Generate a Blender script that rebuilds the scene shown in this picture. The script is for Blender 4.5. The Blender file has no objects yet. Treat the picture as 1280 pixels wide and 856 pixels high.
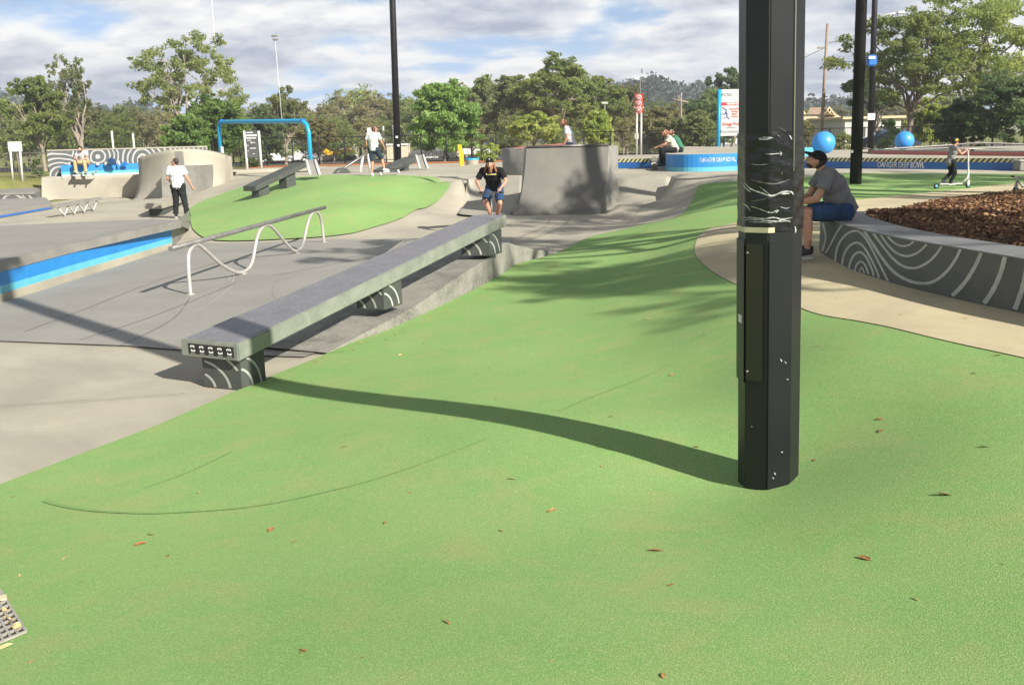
import bpy, bmesh, math, random
import numpy as np
from mathutils import Vector, Matrix
from mathutils.geometry import delaunay_2d_cdt
random.seed(7); RNG = np.random.default_rng(7)
R = math.radians
scene = bpy.context.scene
COL = scene.collection

# ------------------------------------------------------------------ camera
F = 1200.0; PITCH = math.atan(260.0/F); ROLL = 0.024
CZ = 2.4
fw = np.array([0, math.cos(PITCH), -math.sin(PITCH)])
r0 = np.array([1.0, 0, 0]); u0 = np.array([0, math.sin(PITCH), math.cos(PITCH)])
rt = r0*math.cos(ROLL) - u0*math.sin(ROLL); up = u0*math.cos(ROLL) + r0*math.sin(ROLL)
CAMP = np.array([0, 0, CZ])
def ray(px, py):
    return fw + rt*(px-640)/F + up*(428-py)/F
def P(px, py, z):                       # point where the line of sight meets height z
    d = ray(px, py); t = (z-CZ)/d[2]
    return CAMP + d*t
def D(px, py, Y):                       # point at ground distance Y
    d = ray(px, py); return CAMP + d*(Y/d[1])
def proj(p):
    v = np.asarray(p, float)-CAMP; w = v@fw
    return 640+F*(v@rt)/w, 428-F*(v@up)/w
cam = bpy.data.cameras.new('camera'); camo = bpy.data.objects.new('camera', cam); COL.objects.link(camo)
cam.sensor_width = 36; cam.lens = 36*F/1280; cam.clip_end = 4000; cam.clip_start = .05
camo.matrix_world = Matrix(((rt[0], up[0], -fw[0], 0), (rt[1], up[1], -fw[1], 0), (rt[2], up[2], -fw[2], CZ), (0, 0, 0, 1)))
scene.camera = camo

# ------------------------------------------------------------------ sun direction
AZ = np.array([-0.68, 0.733]); AZ /= np.linalg.norm(AZ)      # the way shadows fall
ELEV = R(32)

# ------------------------------------------------------------------ terrain
PB = P(960, 603, .40)                    # foot of the near pole
def shadow_pt(px, py):                   # where the pole's shadow plane meets the line of sight
    n = np.array([AZ[1], -AZ[0], 0]); d = ray(px, py)
    t = n@(PB-CAMP)/(n@d); return CAMP+d*t
ctrl = []
def c3(*a):
    for px, py, z in a: ctrl.append(P(px, py, z))
c3((0, 606, 0), (100, 568, 0), (200, 530, 0), (300, 487, 0), (345, 468, 0), (0, 425, 0), (-200, 500, 0), (150, 470, 0), (240, 368, 0), (405, 303, 0),
   (0, 374, 0), (216, 307, 0), (-150, 420, 0), (320, 330, 0), (500, 300, .02),
   (409, 442, .03), (450, 425, .06), (484, 413, .08), (550, 383, .13), (612, 352, .2), (644, 331, .25), (697, 316, .27), (765, 290, .36), (853, 268, .5), (873, 234, 1.0),
   (700, 300, .3), (640, 272, .3), (745, 270, .33), (600, 285, .25), (560, 268, .25), (540, 285, .12),
   (800, 226, 1.07), (835, 226, 1.08), (840, 258, .55), (600, 224, 1.05), (635, 224, 1.05), (590, 262, .3),
   (560, 232, .85), (530, 250, .55),
   (640, 856, .60), (0, 856, .40), (1280, 856, .70), (640, 1050, .66), (300, 650, .16), (100, 700, .2), (300, 750, .34),
   (1280, 500, .86), (1150, 480, .80), (1100, 600, .60), (1050, 430, .82), (1200, 700, .63), (880, 480, .45), (800, 430, .38), (700, 400, .27), (760, 350, .4),
   (880, 350, .66), (900, 310, .8), (868, 300, .76), (900, 260, .95), (930, 235, 1.06), (820, 320, .52), (620, 430, .2), (1100, 800, .62),
   (1025, 318, .9), (1069, 340, .9), (1121, 357, .9), (1189, 374, .9), (1280, 394, .92), (1000, 325, .88), (960, 375, .8), (1069, 402, .85), (1280, 449, .93),
   (1280, 229, 1.1), (1196, 238, 1.08), (1069, 251, 1.03), (1069, 230, 1.08), (1280, 214, 1.1), (1000, 212, 1.1), (1280, 300, 1.0), (1150, 300, 1.0), (1400, 350, 1.0), (1150, 265, 1.05),
   (870, 214, 1.1), (770, 214, 1.1), (640, 212, 1.1), (540, 214, 1.1), (420, 216, 1.1), (460, 208, 1.1), (700, 206, 1.1),
   (340, 222, 1.05), (400, 222, 1.1), (460, 222, 1.1), (520, 223, 1.1), (575, 224, 1.1), (290, 240, .62), (250, 262, .25), (245, 283, .1), (330, 262, .45), (430, 262, .5), (440, 290, .04), (330, 292, .02), (520, 262, .42), (380, 242, .8),
   (226, 272, .2), (100, 263, .18), (0, 285, .2), (180, 262, .2), (0, 262, .2), (75, 250, .2), (150, 248, .2), (200, 246, .2), (-200, 290, .2), (-200, 340, .05),
   (30, 244, .35), (30, 226, .9), (-60, 235, .6))
for x, y in ((-22, 42), (-12, 42), (-30, 48), (-8, 41.5), (-18, 50), (0, 50), (12, 50), (24, 48), (-45, 40), (30, 30), (20, 14), (14, 4), (-40, 25), (-25, 8), (-12, -2), (0, -6), (10, -5), (45, 20), (45, 45)):
    z = 1.1
    if x < -20 and y < 30: z = .2
    if x == -12 and y < 0: z = .35
    if y < 0 and x > -5: z = .8
    if (x, y) == (14, 4): z = .95
    ctrl.append(np.array([x, y, z]))
for px, py in ((860, 575), (750, 543), (650, 521), (540, 506), (440, 494)):
    q = shadow_pt(px, py); ctrl.append(q); print('shadow h', px, [round(float(v), 3) for v in q])
print('shadow end', shadow_pt(340, 479), shadow_pt(30, 362))
ctrl.append(np.array([PB[0], PB[1], .40]))
ctrl = np.array(ctrl)
CS = .6
def _phi(a, b):
    return -np.sqrt(((a[:, None, :]-b[None, :, :])**2).sum(-1)+CS*CS)
_n = len(ctrl)
_A = np.zeros((_n+1, _n+1)); _A[:_n, :_n] = _phi(ctrl[:, :2], ctrl[:, :2])-np.eye(_n)*.15*-1*-1*0
_A[:_n, :_n] += np.eye(_n)*0.25*1.0*-1*-1*0 + np.eye(_n)*0.02
_A[:_n, _n] = 1; _A[_n, :_n] = 1
_w = np.linalg.solve(_A, np.concatenate([ctrl[:, 2], [0]]))
def inside(poly, pts):
    x, y = pts[:, 0], pts[:, 1]; c = np.zeros(len(pts), bool); n = len(poly)
    for i in range(n):
        x1, y1 = poly[i]; x2, y2 = poly[(i+1) % n]
        if y1 == y2: continue
        k = ((y1 > y) != (y2 > y)) & (x < (x2-x1)*(y-y1)/(y2-y1)+x1); c ^= k
    return c
bl = [P(52, 251, .2), P(71, 249, .2), P(150, 246.5, .2), P(230, 244.5, .2), P(300, 241, .2), P(372, 238.5, .2)]
tl = [P(52, 221.5, 1.12), P(66, 221, 1.12), P(150, 219, 1.12), P(230, 217, 1.12), P(300, 214.8, 1.12), P(392, 213, 1.12)]
hipL_b = [P(572, 265, .3), P(580, 267, .3), P(610, 269, .3), P(636, 270, .3)]; hipL_t = [P(584, 226, 1.04), P(592, 222.5, 1.08), P(620, 221.5, 1.1), P(656, 222, 1.1)]
hipR_b = [P(744, 268, .3), P(765, 268, .33), P(800, 266, .38), P(836, 262, .45)]; hipR_t = [P(768, 221.5, 1.1), P(780, 222, 1.1), P(800, 222, 1.1), P(838, 222, 1.1)]
FOOT = [([(p[0], p[1]+.55) for p in b_]+[tuple(p[:2]) for p in reversed(t_)], zc) for b_, t_, zc in ((bl, tl, .1), (hipL_b, hipL_t, .25), (hipR_b, hipR_t, .3))]
QPF = [(.15, 25.6), (2.1, 25.5), (2.5, 27.2), (.5, 27.2)]
FOOT.append((QPF, .28)); FOOT.append(([(-.2, 23.6), (2.75, 23.6), (2.75, 26.2), (-.2, 26.2)], .30))
def H(xy):
    xy = np.atleast_2d(np.asarray(xy, float))
    out = np.empty(len(xy))
    for i in range(0, len(xy), 20000):
        s = xy[i:i+20000]; out[i:i+20000] = _phi(s, ctrl[:, :2])@_w[:_n]+_w[_n]
    far = 1.1 - 1.2*np.clip((xy[:, 1]-52)/45, 0, 1)
    k = np.clip((xy[:, 1]-43)/7, 0, 1); k = k*k*(3-2*k)
    k2 = np.clip((np.abs(xy[:, 0])-42)/15, 0, 1); k = np.maximum(k, k2)
    k3 = np.clip((-xy[:, 1]-5)/6, 0, 1); far = np.where(xy[:, 1] < 0, .8, far); k = np.maximum(k, k3)
    out = out*(1-k)+far*k
    for poly, zc in FOOT:               # the floor is dug away under the built banks
        m = inside(poly, xy); out = np.where(m, np.minimum(out, zc), out)
    return out
def h(x, y): return float(H([[x, y]])[0])
def G(px, py, tmax=200):                # line of sight to the terrain
    d = ray(px, py); ts = np.concatenate([np.arange(1.0, 60, .1), np.arange(60, tmax, 1)])
    pts = CAMP+d*ts[:, None]; g = pts[:, 2]-H(pts[:, :2])
    idx = np.where(g < 0)[0]
    if len(idx) == 0: return CAMP+d*tmax
    a, b = ts[max(idx[0]-1, 0)], ts[idx[0]]
    for _ in range(14):
        m = (a+b)/2; p = CAMP+d*m
        if p[2] > h(p[0], p[1]): a = m
        else: b = m
    return CAMP+d*b

# ------------------------------------------------------------------ object helpers
def tag(o, label=None, cat=None, group=None, kind=None):
    if label: o['label'] = label
    if cat: o['category'] = cat
    if group: o['group'] = group
    if kind: o['kind'] = kind
    return o
def empty(name, loc, rz=0):
    o = bpy.data.objects.new(name, None); COL.objects.link(o); o.location = Vector([float(v) for v in loc]); o.rotation_euler.z = rz
    o.empty_display_size = .1
    return o
def copy_tree(o, parent=None):
    c = o.copy(); COL.objects.link(c); c.parent = parent
    for ch in list(o.children): copy_tree(ch, c)
    return c
class MB:
    def __init__(s): s.v = []; s.f = []; s.m = []; s.sm = []
    def add(s, vs, fs, mi=0, smooth=False):
        o = len(s.v); s.v += [tuple(float(c) for c in v) for v in vs]
        s.f += [tuple(i+o for i in f) for f in fs]; s.m += [mi]*len(fs); s.sm += [smooth]*len(fs)
        return s
    def box(s, c, d, rz=0, mi=0, M=None):
        x, y, z = d[0]/2, d[1]/2, d[2]/2
        vs = [(a*x, b*y, e*z) for a in (-1, 1) for b in (-1, 1) for e in (-1, 1)]
        if M is None:
            cs, sn = math.cos(rz), math.sin(rz); vs = [(v[0]*cs-v[1]*sn+c[0], v[0]*sn+v[1]*cs+c[1], v[2]+c[2]) for v in vs]
        else: vs = [tuple(M@Vector(v)+Vector(c)) for v in vs]
        return s.add(vs, [(0, 1, 3, 2), (4, 6, 7, 5), (0, 4, 5, 1), (2, 3, 7, 6), (0, 2, 6, 4), (1, 5, 7, 3)], mi)
    def hexa(s, b, t, mi=0):            # bottom ring, top ring (same count)
        n = len(b)
        return s.add(list(b)+list(t), [tuple(range(n-1, -1, -1)), tuple(range(n, 2*n))]+[(i, (i+1) % n, n+(i+1) % n, n+i) for i in range(n)], mi)
    def tube(s, pts, r, n=10, mi=0, smooth=True, cap=True):
        pts = [Vector([float(c) for c in p]) for p in pts]; k = len(pts)
        rs = r if isinstance(r, (list, tuple)) else [r]*k
        vs = []; fs = []; ref = None
        for i, p in enumerate(pts):
            t = (pts[min(i+1, k-1)]-pts[max(i-1, 0)]).normalized()
            if ref is None:
                ref = t.orthogonal().normalized()
            else:
                ref = (ref-t*ref.dot(t)).normalized()
            b = t.cross(ref)
            for j in range(n):
                a = 2*math.pi*j/n; vs.append(p+(ref*math.cos(a)+b*math.sin(a))*rs[i])
        for i in range(k-1):
            for j in range(n): fs.append((i*n+j, i*n+(j+1) % n, (i+1)*n+(j+1) % n, (i+1)*n+j))
        s.add(vs, fs, mi, smooth)
        if cap:
            o = len(s.v)-len(vs)
            s.f += [tuple(o+j for j in range(n-1, -1, -1)), tuple(o+(k-1)*n+j for j in range(n))]; s.m += [mi]*2; s.sm += [False]*2
        return s
    def lathe(s, c, prof, n=20, mi=0, axis='z', smooth=True):
        vs = []; fs = []
        for r, z in prof:
            for j in range(n):
                a = 2*math.pi*j/n; p = (r*math.cos(a), r*math.sin(a), z)
                if axis == 'x': p = (p[2], p[0], p[1])
                if axis == 'y': p = (p[0], p[2], p[1])
                vs.append((p[0]+c[0], p[1]+c[1], p[2]+c[2]))
        for i in range(len(prof)-1):
            for j in range(n): fs.append((i*n+j, i*n+(j+1) % n, (i+1)*n+(j+1) % n, (i+1)*n+j))
        return s.add(vs, fs, mi, smooth)
    def ell(s, c, r, n=16, m=10, mi=0):
        prof = [(math.sin(math.pi*i/m), -math.cos(math.pi*i/m)) for i in range(m+1)]
        vs = []; fs = []
        for a, z in prof:
            for j in range(n):
                t = 2*math.pi*j/n; vs.append((c[0]+r[0]*a*math.cos(t), c[1]+r[1]*a*math.sin(t), c[2]+r[2]*z))
        for i in range(m):
            for j in range(n): fs.append((i*n+j, i*n+(j+1) % n, (i+1)*n+(j+1) % n, (i+1)*n+j))
        return s.add(vs, fs, mi, True)
    def build(s, name, mats, parent=None, bevel=0, fix=True):
        me = bpy.data.meshes.new(name); me.from_pydata(s.v, [], s.f)
        if not isinstance(mats, (list, tuple)): mats = [mats]
        for m in mats: me.materials.append(m)
        me.polygons.foreach_set('material_index', s.m); me.polygons.foreach_set('use_smooth', s.sm)
        if fix:
            bm = bmesh.new(); bm.from_mesh(me)
            bmesh.ops.remove_doubles(bm, verts=bm.verts, dist=1e-5)
            bmesh.ops.dissolve_degenerate(bm, dist=1e-6, edges=bm.edges)
            bmesh.ops.recalc_face_normals(bm, faces=bm.faces)
            if bevel:
                es = [e for e in bm.edges if len(e.link_faces) == 2 and e.calc_face_angle(0) > .5]
                bmesh.ops.bevel(bm, geom=es, offset=bevel, segments=2, affect='EDGES', clamp_overlap=True)
            bm.to_mesh(me); bm.free()
        me.update()
        o = bpy.data.objects.new(name, me); COL.objects.link(o)
        if parent is not None: o.parent = parent
        return o
def rel(pts, org): return [tuple(float(a)-float(b) for a, b in zip(p, org)) for p in pts]

# ------------------------------------------------------------------ materials
def newmat(name):
    m = bpy.data.materials.new(name); m.use_nodes = True; nt = m.node_tree
    return m, nt, nt.nodes, nt.links, nt.nodes['Principled BSDF']
def mat(name, col, col2=None, scale=3, rough=.7, bump=0, bscale=60, metal=0, spec=.5, speck=None, speck_scale=300, speck_amt=.3, stain=None, stain_scale=.5, stain_amt=.5, coat=0, detail=6):
    m, nt, N, L, b = newmat(name)
    tc = N.new('ShaderNodeTexCoord'); geo = N.new('ShaderNodeNewGeometry'); src = geo.outputs['Position']
    b.inputs['Roughness'].default_value = rough; b.inputs['Metallic'].default_value = metal
    b.inputs['Specular IOR Level'].default_value = spec; b.inputs['Coat Weight'].default_value = coat
    cur = None
    def noise(sc, det=detail, r=.6, dist=0):
        n = N.new('ShaderNodeTexNoise'); n.inputs['Scale'].default_value = sc; n.inputs['Detail'].default_value = det; n.inputs['Roughness'].default_value = r
        n.inputs['Distortion'].default_value = dist; L.new(src, n.inputs['Vector']); return n
    def mix(a, bcol, facsock, lo, hi, amt):
        mr = N.new('ShaderNodeMapRange'); mr.inputs['From Min'].default_value = lo; mr.inputs['From Max'].default_value = hi; mr.inputs['To Max'].default_value = amt
        L.new(facsock, mr.inputs['Value'])
        x = N.new('ShaderNodeMix'); x.data_type = 'RGBA'; L.new(mr.outputs[0], x.inputs[0])
        if isinstance(a, tuple): x.inputs[6].default_value = (*a, 1)
        else: L.new(a, x.inputs[6])
        x.inputs[7].default_value = (*bcol, 1); return x.outputs[2]
    cur = col
    if col2: cur = mix(cur, col2, noise(scale).outputs['Fac'], .35, .65, 1)
    if stain: cur = mix(cur, stain, noise(stain_scale, 8, .65, .6).outputs['Fac'], .48, .66, stain_amt)
    if speck: cur = mix(cur, speck, noise(speck_scale, 2).outputs['Fac'], .5, .62, speck_amt)
    if isinstance(cur, tuple): b.inputs['Base Color'].default_value = (*cur, 1)
    else: L.new(cur, b.inputs['Base Color'])
    if bump:
        bp = N.new('ShaderNodeBump'); bp.inputs['Strength'].default_value = bump; bp.inputs['Distance'].default_value = .01
        L.new(noise(bscale, 4).outputs['Fac'], bp.inputs['Height']); L.new(bp.outputs[0], b.inputs['Normal'])
    return m
def leafmat(name, c1, c2, trans=.58):
    m, nt, N, L, b = newmat(name)
    geo = N.new('ShaderNodeNewGeometry'); oi = N.new('ShaderNodeObjectInfo')
    x = N.new('ShaderNodeMix'); x.data_type = 'RGBA'; x.inputs[6].default_value = (*c1, 1); x.inputs[7].default_value = (*c2, 1)
    n = N.new('ShaderNodeTexNoise'); n.inputs['Scale'].default_value = .55; n.inputs['Detail'].default_value = 3; L.new(geo.outputs['Position'], n.inputs['Vector'])
    mr = N.new('ShaderNodeMapRange'); mr.inputs['From Min'].default_value = .35; mr.inputs['From Max'].default_value = .65; L.new(n.outputs['Fac'], mr.inputs[0])
    ad = N.new('ShaderNodeMath'); ad.operation = 'MULTIPLY_ADD'; ad.inputs[1].default_value = .5; L.new(geo.outputs['Random Per Island'], ad.inputs[0])
    ml = N.new('ShaderNodeMath'); ml.operation = 'MULTIPLY'; ml.inputs[1].default_value = .6; L.new(mr.outputs[0], ml.inputs[0]); L.new(ml.outputs[0], ad.inputs[2])
    L.new(ad.outputs[0], x.inputs[0])
    hs = N.new('ShaderNodeHueSaturation'); vr = N.new('ShaderNodeMath'); vr.operation = 'MULTIPLY_ADD'; vr.inputs[1].default_value = .5; vr.inputs[2].default_value = .75
    L.new(oi.outputs['Random'], vr.inputs[0]); L.new(vr.outputs[0], hs.inputs['Value']); L.new(x.outputs[2], hs.inputs['Color'])
    L.new(hs.outputs[0], b.inputs['Base Color']); b.inputs['Roughness'].default_value = .55; b.inputs['Specular IOR Level'].default_value = .3
    tr = N.new('ShaderNodeBsdfTranslucent'); L.new(hs.outputs[0], tr.inputs[0]); ms = N.new('ShaderNodeMixShader'); ms.inputs[0].default_value = trans
    L.new(b.outputs[0], ms.inputs[1]); L.new(tr.outputs[0], ms.inputs[2]); L.new(ms.outputs[0], N['Material Output'].inputs[0])
    return m

M = {}
M['rubber'] = mat('green_rubber', (.168, .322, .094), (.20, .345, .108), 1.3, .95, .5, 160, speck=(.36, .46, .20), speck_scale=110, speck_amt=.6, stain=(.275, .32, .12), stain_scale=2.2, stain_amt=.6, spec=.2)
M['conc'] = mat('pale_concrete', (.415, .385, .305), (.35, .325, .26), .7, .85, .15, 90, speck=(.27, .25, .21), speck_scale=60, speck_amt=.3, stain=(.24, .23, .20), stain_scale=.35, stain_amt=.6, spec=.3)
M['conc_dark'] = mat('worn_grey_concrete', (.275, .265, .235), (.235, .226, .202), .8, .6, .08, 90, speck=(.16, .152, .14), speck_scale=50, speck_amt=.3, stain=(.29, .28, .25), stain_scale=.5, stain_amt=.5)
M['conc_mid'] = mat('trowelled_concrete', (.25, .24, .215), (.19, .185, .165), 2.2, .65, .1, 60, stain=(.13, .13, .115), stain_scale=1.2, stain_amt=.6, speck=(.32, .31, .28), speck_scale=30, speck_amt=.25)
M['conc_smooth'] = mat('ramp_concrete', (.165, .16, .14), (.135, .13, .115), 1.6, .6, .06, 60, stain=(.12, .12, .105), stain_scale=.9, stain_amt=.5)
M['conc_mid2'] = mat('bank_concrete', (.36, .34, .28), (.30, .285, .235), 1.2, .75, .1, 60, stain=(.21, .20, .17), stain_scale=.6, stain_amt=.55)
M['block'] = mat('stained_block_concrete', (.26, .25, .22), (.19, .185, .165), 2.6, .7, .15, 50, stain=(.085, .085, .075), stain_scale=1.6, stain_amt=.75, speck=(.36, .35, .31), speck_scale=22, speck_amt=.3)
M['path'] = mat('beige_path_concrete', (.52, .46, .29), (.45, .395, .25), 1.1, .9, .2, 130, speck=(.33, .28, .20), speck_scale=90, speck_amt=.35, stain=(.34, .30, .23), stain_scale=.8, stain_amt=.5, spec=.25)
M['ledge_top'] = mat('grey_ledge_top', (.165, .163, .178), (.14, .138, .152), 5, .38, .05, 80, stain=(.11, .11, .115), stain_scale=3, stain_amt=.5, speck=(.3, .3, .3), speck_scale=25, speck_amt=.25)
M['ledge_steel'] = mat('grey_green_steel', (.225, .245, .205), (.175, .195, .165), 3, .5, .05, 40, stain=(.31, .32, .27), stain_scale=4, stain_amt=.5)
M['ledge_dark'] = mat('dark_painted_concrete', (.052, .06, .053), (.07, .078, .07), 5, .7, .1, 70)
M['mural_white'] = mat('mural_pale_paint', (.46, .47, .43), (.33, .345, .31), 5, .7)
M['mural_grey'] = mat('mural_dark_paint', (.085, .092, .082), (.105, .11, .10), 3, .75, .15, 60, stain=(.13, .13, .11), stain_scale=2, stain_amt=.5)
M['wall_top'] = mat('seat_wall_top', (.13, .135, .14), (.165, .165, .165), 3, .55, .08, 60)
M['blue'] = mat('blue_paint', (.012, .13, .47), (.015, .15, .52), 3, .45)
M['blue_mid'] = mat('mid_blue_paint', (.014, .19, .52), (.018, .22, .56), 3, .5)
M['cyan'] = mat('pale_cyan_paint', (.09, .40, .52), (.11, .44, .56), 3, .5)
M['navy'] = mat('deep_blue_paint', (.014, .10, .33), (.018, .115, .36), 3, .5)
M['pipe_blue'] = mat('blue_pipe_paint', (.01, .30, .55), None, 3, .35)
M['ball_blue'] = mat('ball_blue_paint', (.045, .27, .70), (.05, .31, .74), 2, .4)
M['red'] = mat('faded_red_paint', (.52, .15, .12), (.46, .14, .12), 2, .7)
M['yellow'] = mat('yellow_paint', (.70, .42, .02), None, 2, .45)
M['hazard_y'] = mat('pale_yellow_stripe', (.62, .55, .26), None, 2, .6)
M['hazard_k'] = mat('dark_green_stripe', (.03, .06, .045), None, 2, .6)
M['steel'] = mat('brushed_pipe_steel', (.56, .54, .50), (.46, .44, .42), 6, .42, .03, 60, metal=.35)
M['rail_dark'] = mat('worn_rail_steel', (.13, .125, .12), (.2, .19, .18), 9, .38, metal=.6)
M['rail_silver'] = mat('scuffed_grey_rail', (.24, .235, .225), (.15, .145, .14), 5, .42, metal=.35)
M['black'] = mat('black_pole_paint', (.010, .011, .013), (.013, .014, .016), 4, .36, .03, 50, spec=.35)
M['black_far'] = mat('black_matt_paint', (.008, .008, .009), (.014, .013, .013), 2, .55, spec=.2)
M['panel'] = mat('dark_brown_black_panel', (.020, .014, .012), (.013, .012, .012), 3, .35, coat=.2)
M['wrap'] = mat('black_plastic_wrap', (.006, .006, .007), None, 3, .24, .5, 22, spec=.5)
M['wrap_hi'] = mat('pale_highlight_and_chip', (.55, .56, .55), (.25, .26, .26), 40, .15, spec=.8)  # pale colour for painted highlights on the shiny wrap, also for paint chips
M['tape_cream'] = mat('cream_tape', (.55, .50, .34), (.48, .43, .29), 20, .6)
M['white'] = mat('white_paint', (.62, .62, .59), (.55, .55, .52), 4, .5)
M['white_print'] = mat('white_print', (.8, .8, .78), None, 4, .5)
M['black_print'] = mat('black_print', (.012, .012, .012), None, 4, .5)
M['red_print'] = mat('red_print', (.55, .03, .03), None, 4, .5)
M['blue_print'] = mat('blue_print', (.10, .12, .40), None, 4, .5)
M['grey_print'] = mat('grey_print', (.35, .35, .37), None, 4, .5)
M['dirt'] = mat('orange_dirt', (.34, .20, .10), (.28, .18, .095), .25, .95, .3, 8, stain=(.24, .22, .11), stain_scale=.12, stain_amt=.9, spec=.1)
M['grass'] = mat('dry_grass', (.16, .18, .05), (.22, .21, .08), .4, .95, .5, 12, stain=(.09, .13, .035), stain_scale=.25, stain_amt=.8, spec=.1)
M['orange_mulch'] = mat('orange_bark', (.42, .17, .065), (.30, .13, .06), 1.2, .95, .5, 14, spec=.1)
M['asphalt'] = mat('asphalt', (.055, .055, .058), (.07, .07, .072), .5, .9, .2, 30)
M['bark'] = mat('pale_gum_bark', (.34, .28, .22), (.20, .165, .135), 1.2, .85, .3, 12)
M['bark_dark'] = mat('dark_bark', (.12, .10, .085), (.19, .155, .125), 1.5, .9, .4, 12)
M['leaf_olive'] = leafmat('olive_gum_leaf', (0.183, 0.239, 0.086), (0.363, 0.402, 0.153))
M['leaf_brown'] = leafmat('brownish_gum_leaf', (0.230, 0.239, 0.105), (0.412, 0.383, 0.172))
M['leaf_dark'] = leafmat('dark_leaf', (0.095, 0.158, 0.069), (0.210, 0.278, 0.115))
M['leaf_bright'] = leafmat('bright_green_leaf', (0.138, 0.247, 0.063), (0.299, 0.425, 0.127))
M['leaf_yellow'] = leafmat('yellow_green_leaf', (0.251, 0.338, 0.074), (0.471, 0.500, 0.147))
M['leaf_mid'] = leafmat('mid_green_leaf', (0.162, 0.228, 0.067), (0.324, 0.368, 0.110))
M['hill'] = leafmat('hill_forest', (.030, .05, .045), (.05, .075, .06), .1)
M['mulch_base'] = mat('mulch_soil', (.11, .06, .035), (.07, .04, .025), 14, .95, .8, 40, spec=.1)
M['skin'] = mat('skin', (.50, .27, .19), (.44, .23, .16), 20, .55, spec=.35)
M['hair_brown'] = mat('brown_hair', (.07, .035, .02), (.11, .055, .03), 60, .5)
M['hair_red'] = mat('auburn_hair', (.17, .065, .03), (.22, .09, .04), 60, .5)
M['hair_dark'] = mat('dark_hair', (.02, .014, .012), (.035, .025, .02), 60, .5)
M['shoe'] = mat('dark_shoe', (.03, .03, .035), None, 6, .6)
M['sole'] = mat('pale_sole', (.55, .55, .53), None, 6, .6)
def cloth(name, c, k=.8): return mat(name, c, tuple(v*k for v in c), 14, .9, .25, 50, spec=.15)
M['c_grey'] = cloth('grey_marl_cotton', (.19, .185, .20))
M['c_navy'] = cloth('navy_denim', (.03, .065, .145), .7)
M['c_black'] = cloth('black_cotton', (.014, .014, .015))
M['c_blackp'] = cloth('black_trousers', (.02, .024, .025))
M['c_white'] = cloth('white_cotton', (.60, .60, .61), .93)
M['c_pale'] = cloth('pale_grey_cotton', (.52, .56, .54), .9)
M['c_cream'] = cloth('cream_cotton', (.55, .52, .42), .9)
M['c_green'] = cloth('green_cotton', (.05, .19, .12), .8)
M['c_khaki'] = cloth('khaki_cotton', (.48, .36, .20), .9)
M['c_kid'] = cloth('grey_kid_top', (.26, .245, .24), .9)
M['c_darkshort'] = cloth('dark_blue_shorts', (.03, .045, .07), .8)
M['glass'] = mat('dark_car_glass', (.02, .025, .03), None, 2, .08, spec=.8)
M['car_white'] = mat('white_car_paint', (.60, .60, .59), None, 2, .25, coat=.6)
M['car_silver'] = mat('silver_car_paint', (.42, .44, .46), None, 2, .25, coat=.6, metal=.3)
M['car_dark'] = mat('dark_blue_car_paint', (.04, .07, .13), None, 2, .25, coat=.6)
M['tyre'] = mat('tyre_rubber', (.02, .02, .02), None, 2, .8)
M['tan_roof'] = mat('tan_metal_roof', (.60, .48, .30), (.55, .44, .27), .8, .6)
M['tan_wall'] = mat('cream_wall', (.58, .50, .36), (.54, .46, .33), .8, .8)
M['brown_roof'] = mat('brown_roof_tile', (.22, .16, .12), (.28, .2, .15), 2, .8)
M['grey_wall'] = mat('pale_grey_wall', (.50, .50, .48), None, .8, .8)
M['wood'] = mat('weathered_pole_wood', (.24, .18, .14), (.30, .24, .19), 3, .85, .3, 20)
M['dleaf'] = mat('dry_leaf', (.22, .09, .03), (.34, .19, .06), 40, .7)
M['dleaf_pale'] = mat('pale_dry_leaf', (.55, .42, .20), (.42, .30, .12), 40, .7)
M['scuff'] = mat('chalk_scuff', (.45, .44, .42), (.33, .32, .31), 10, .8)
M['tar'] = mat('dark_gap_filler', (.06, .055, .05), None, 3, .9)
M['chipped'] = mat('dark_charcoal_board', (.06, .065, .065), (.09, .095, .09), 3, .6)
M['tin'] = mat('galvanised_grate', (.50, .48, .42), (.38, .36, .32), 30, .45, metal=.4)
M['pit'] = mat('drain_pit', (.035, .03, .022), (.07, .06, .045), 30, .95)
def wood_chip():
    m, nt, N, L, b = newmat('bark_chip'); g = N.new('ShaderNodeNewGeometry'); r = N.new('ShaderNodeValToRGB'); L.new(g.outputs['Random Per Island'], r.inputs[0])
    e = r.color_ramp.elements; e[0].color = (.05, .022, .012, 1); e[1].color = (.40, .26, .14, 1); k = r.color_ramp.elements.new(.45); k.color = (.15, .08, .045, 1); k = r.color_ramp.elements.new(.8); k.color = (.25, .145, .075, 1)
    L.new(r.outputs[0], b.inputs['Base Color']); b.inputs['Roughness'].default_value = .9; b.inputs['Specular IOR Level'].default_value = .15; return m
M['chip'] = wood_chip()
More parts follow.
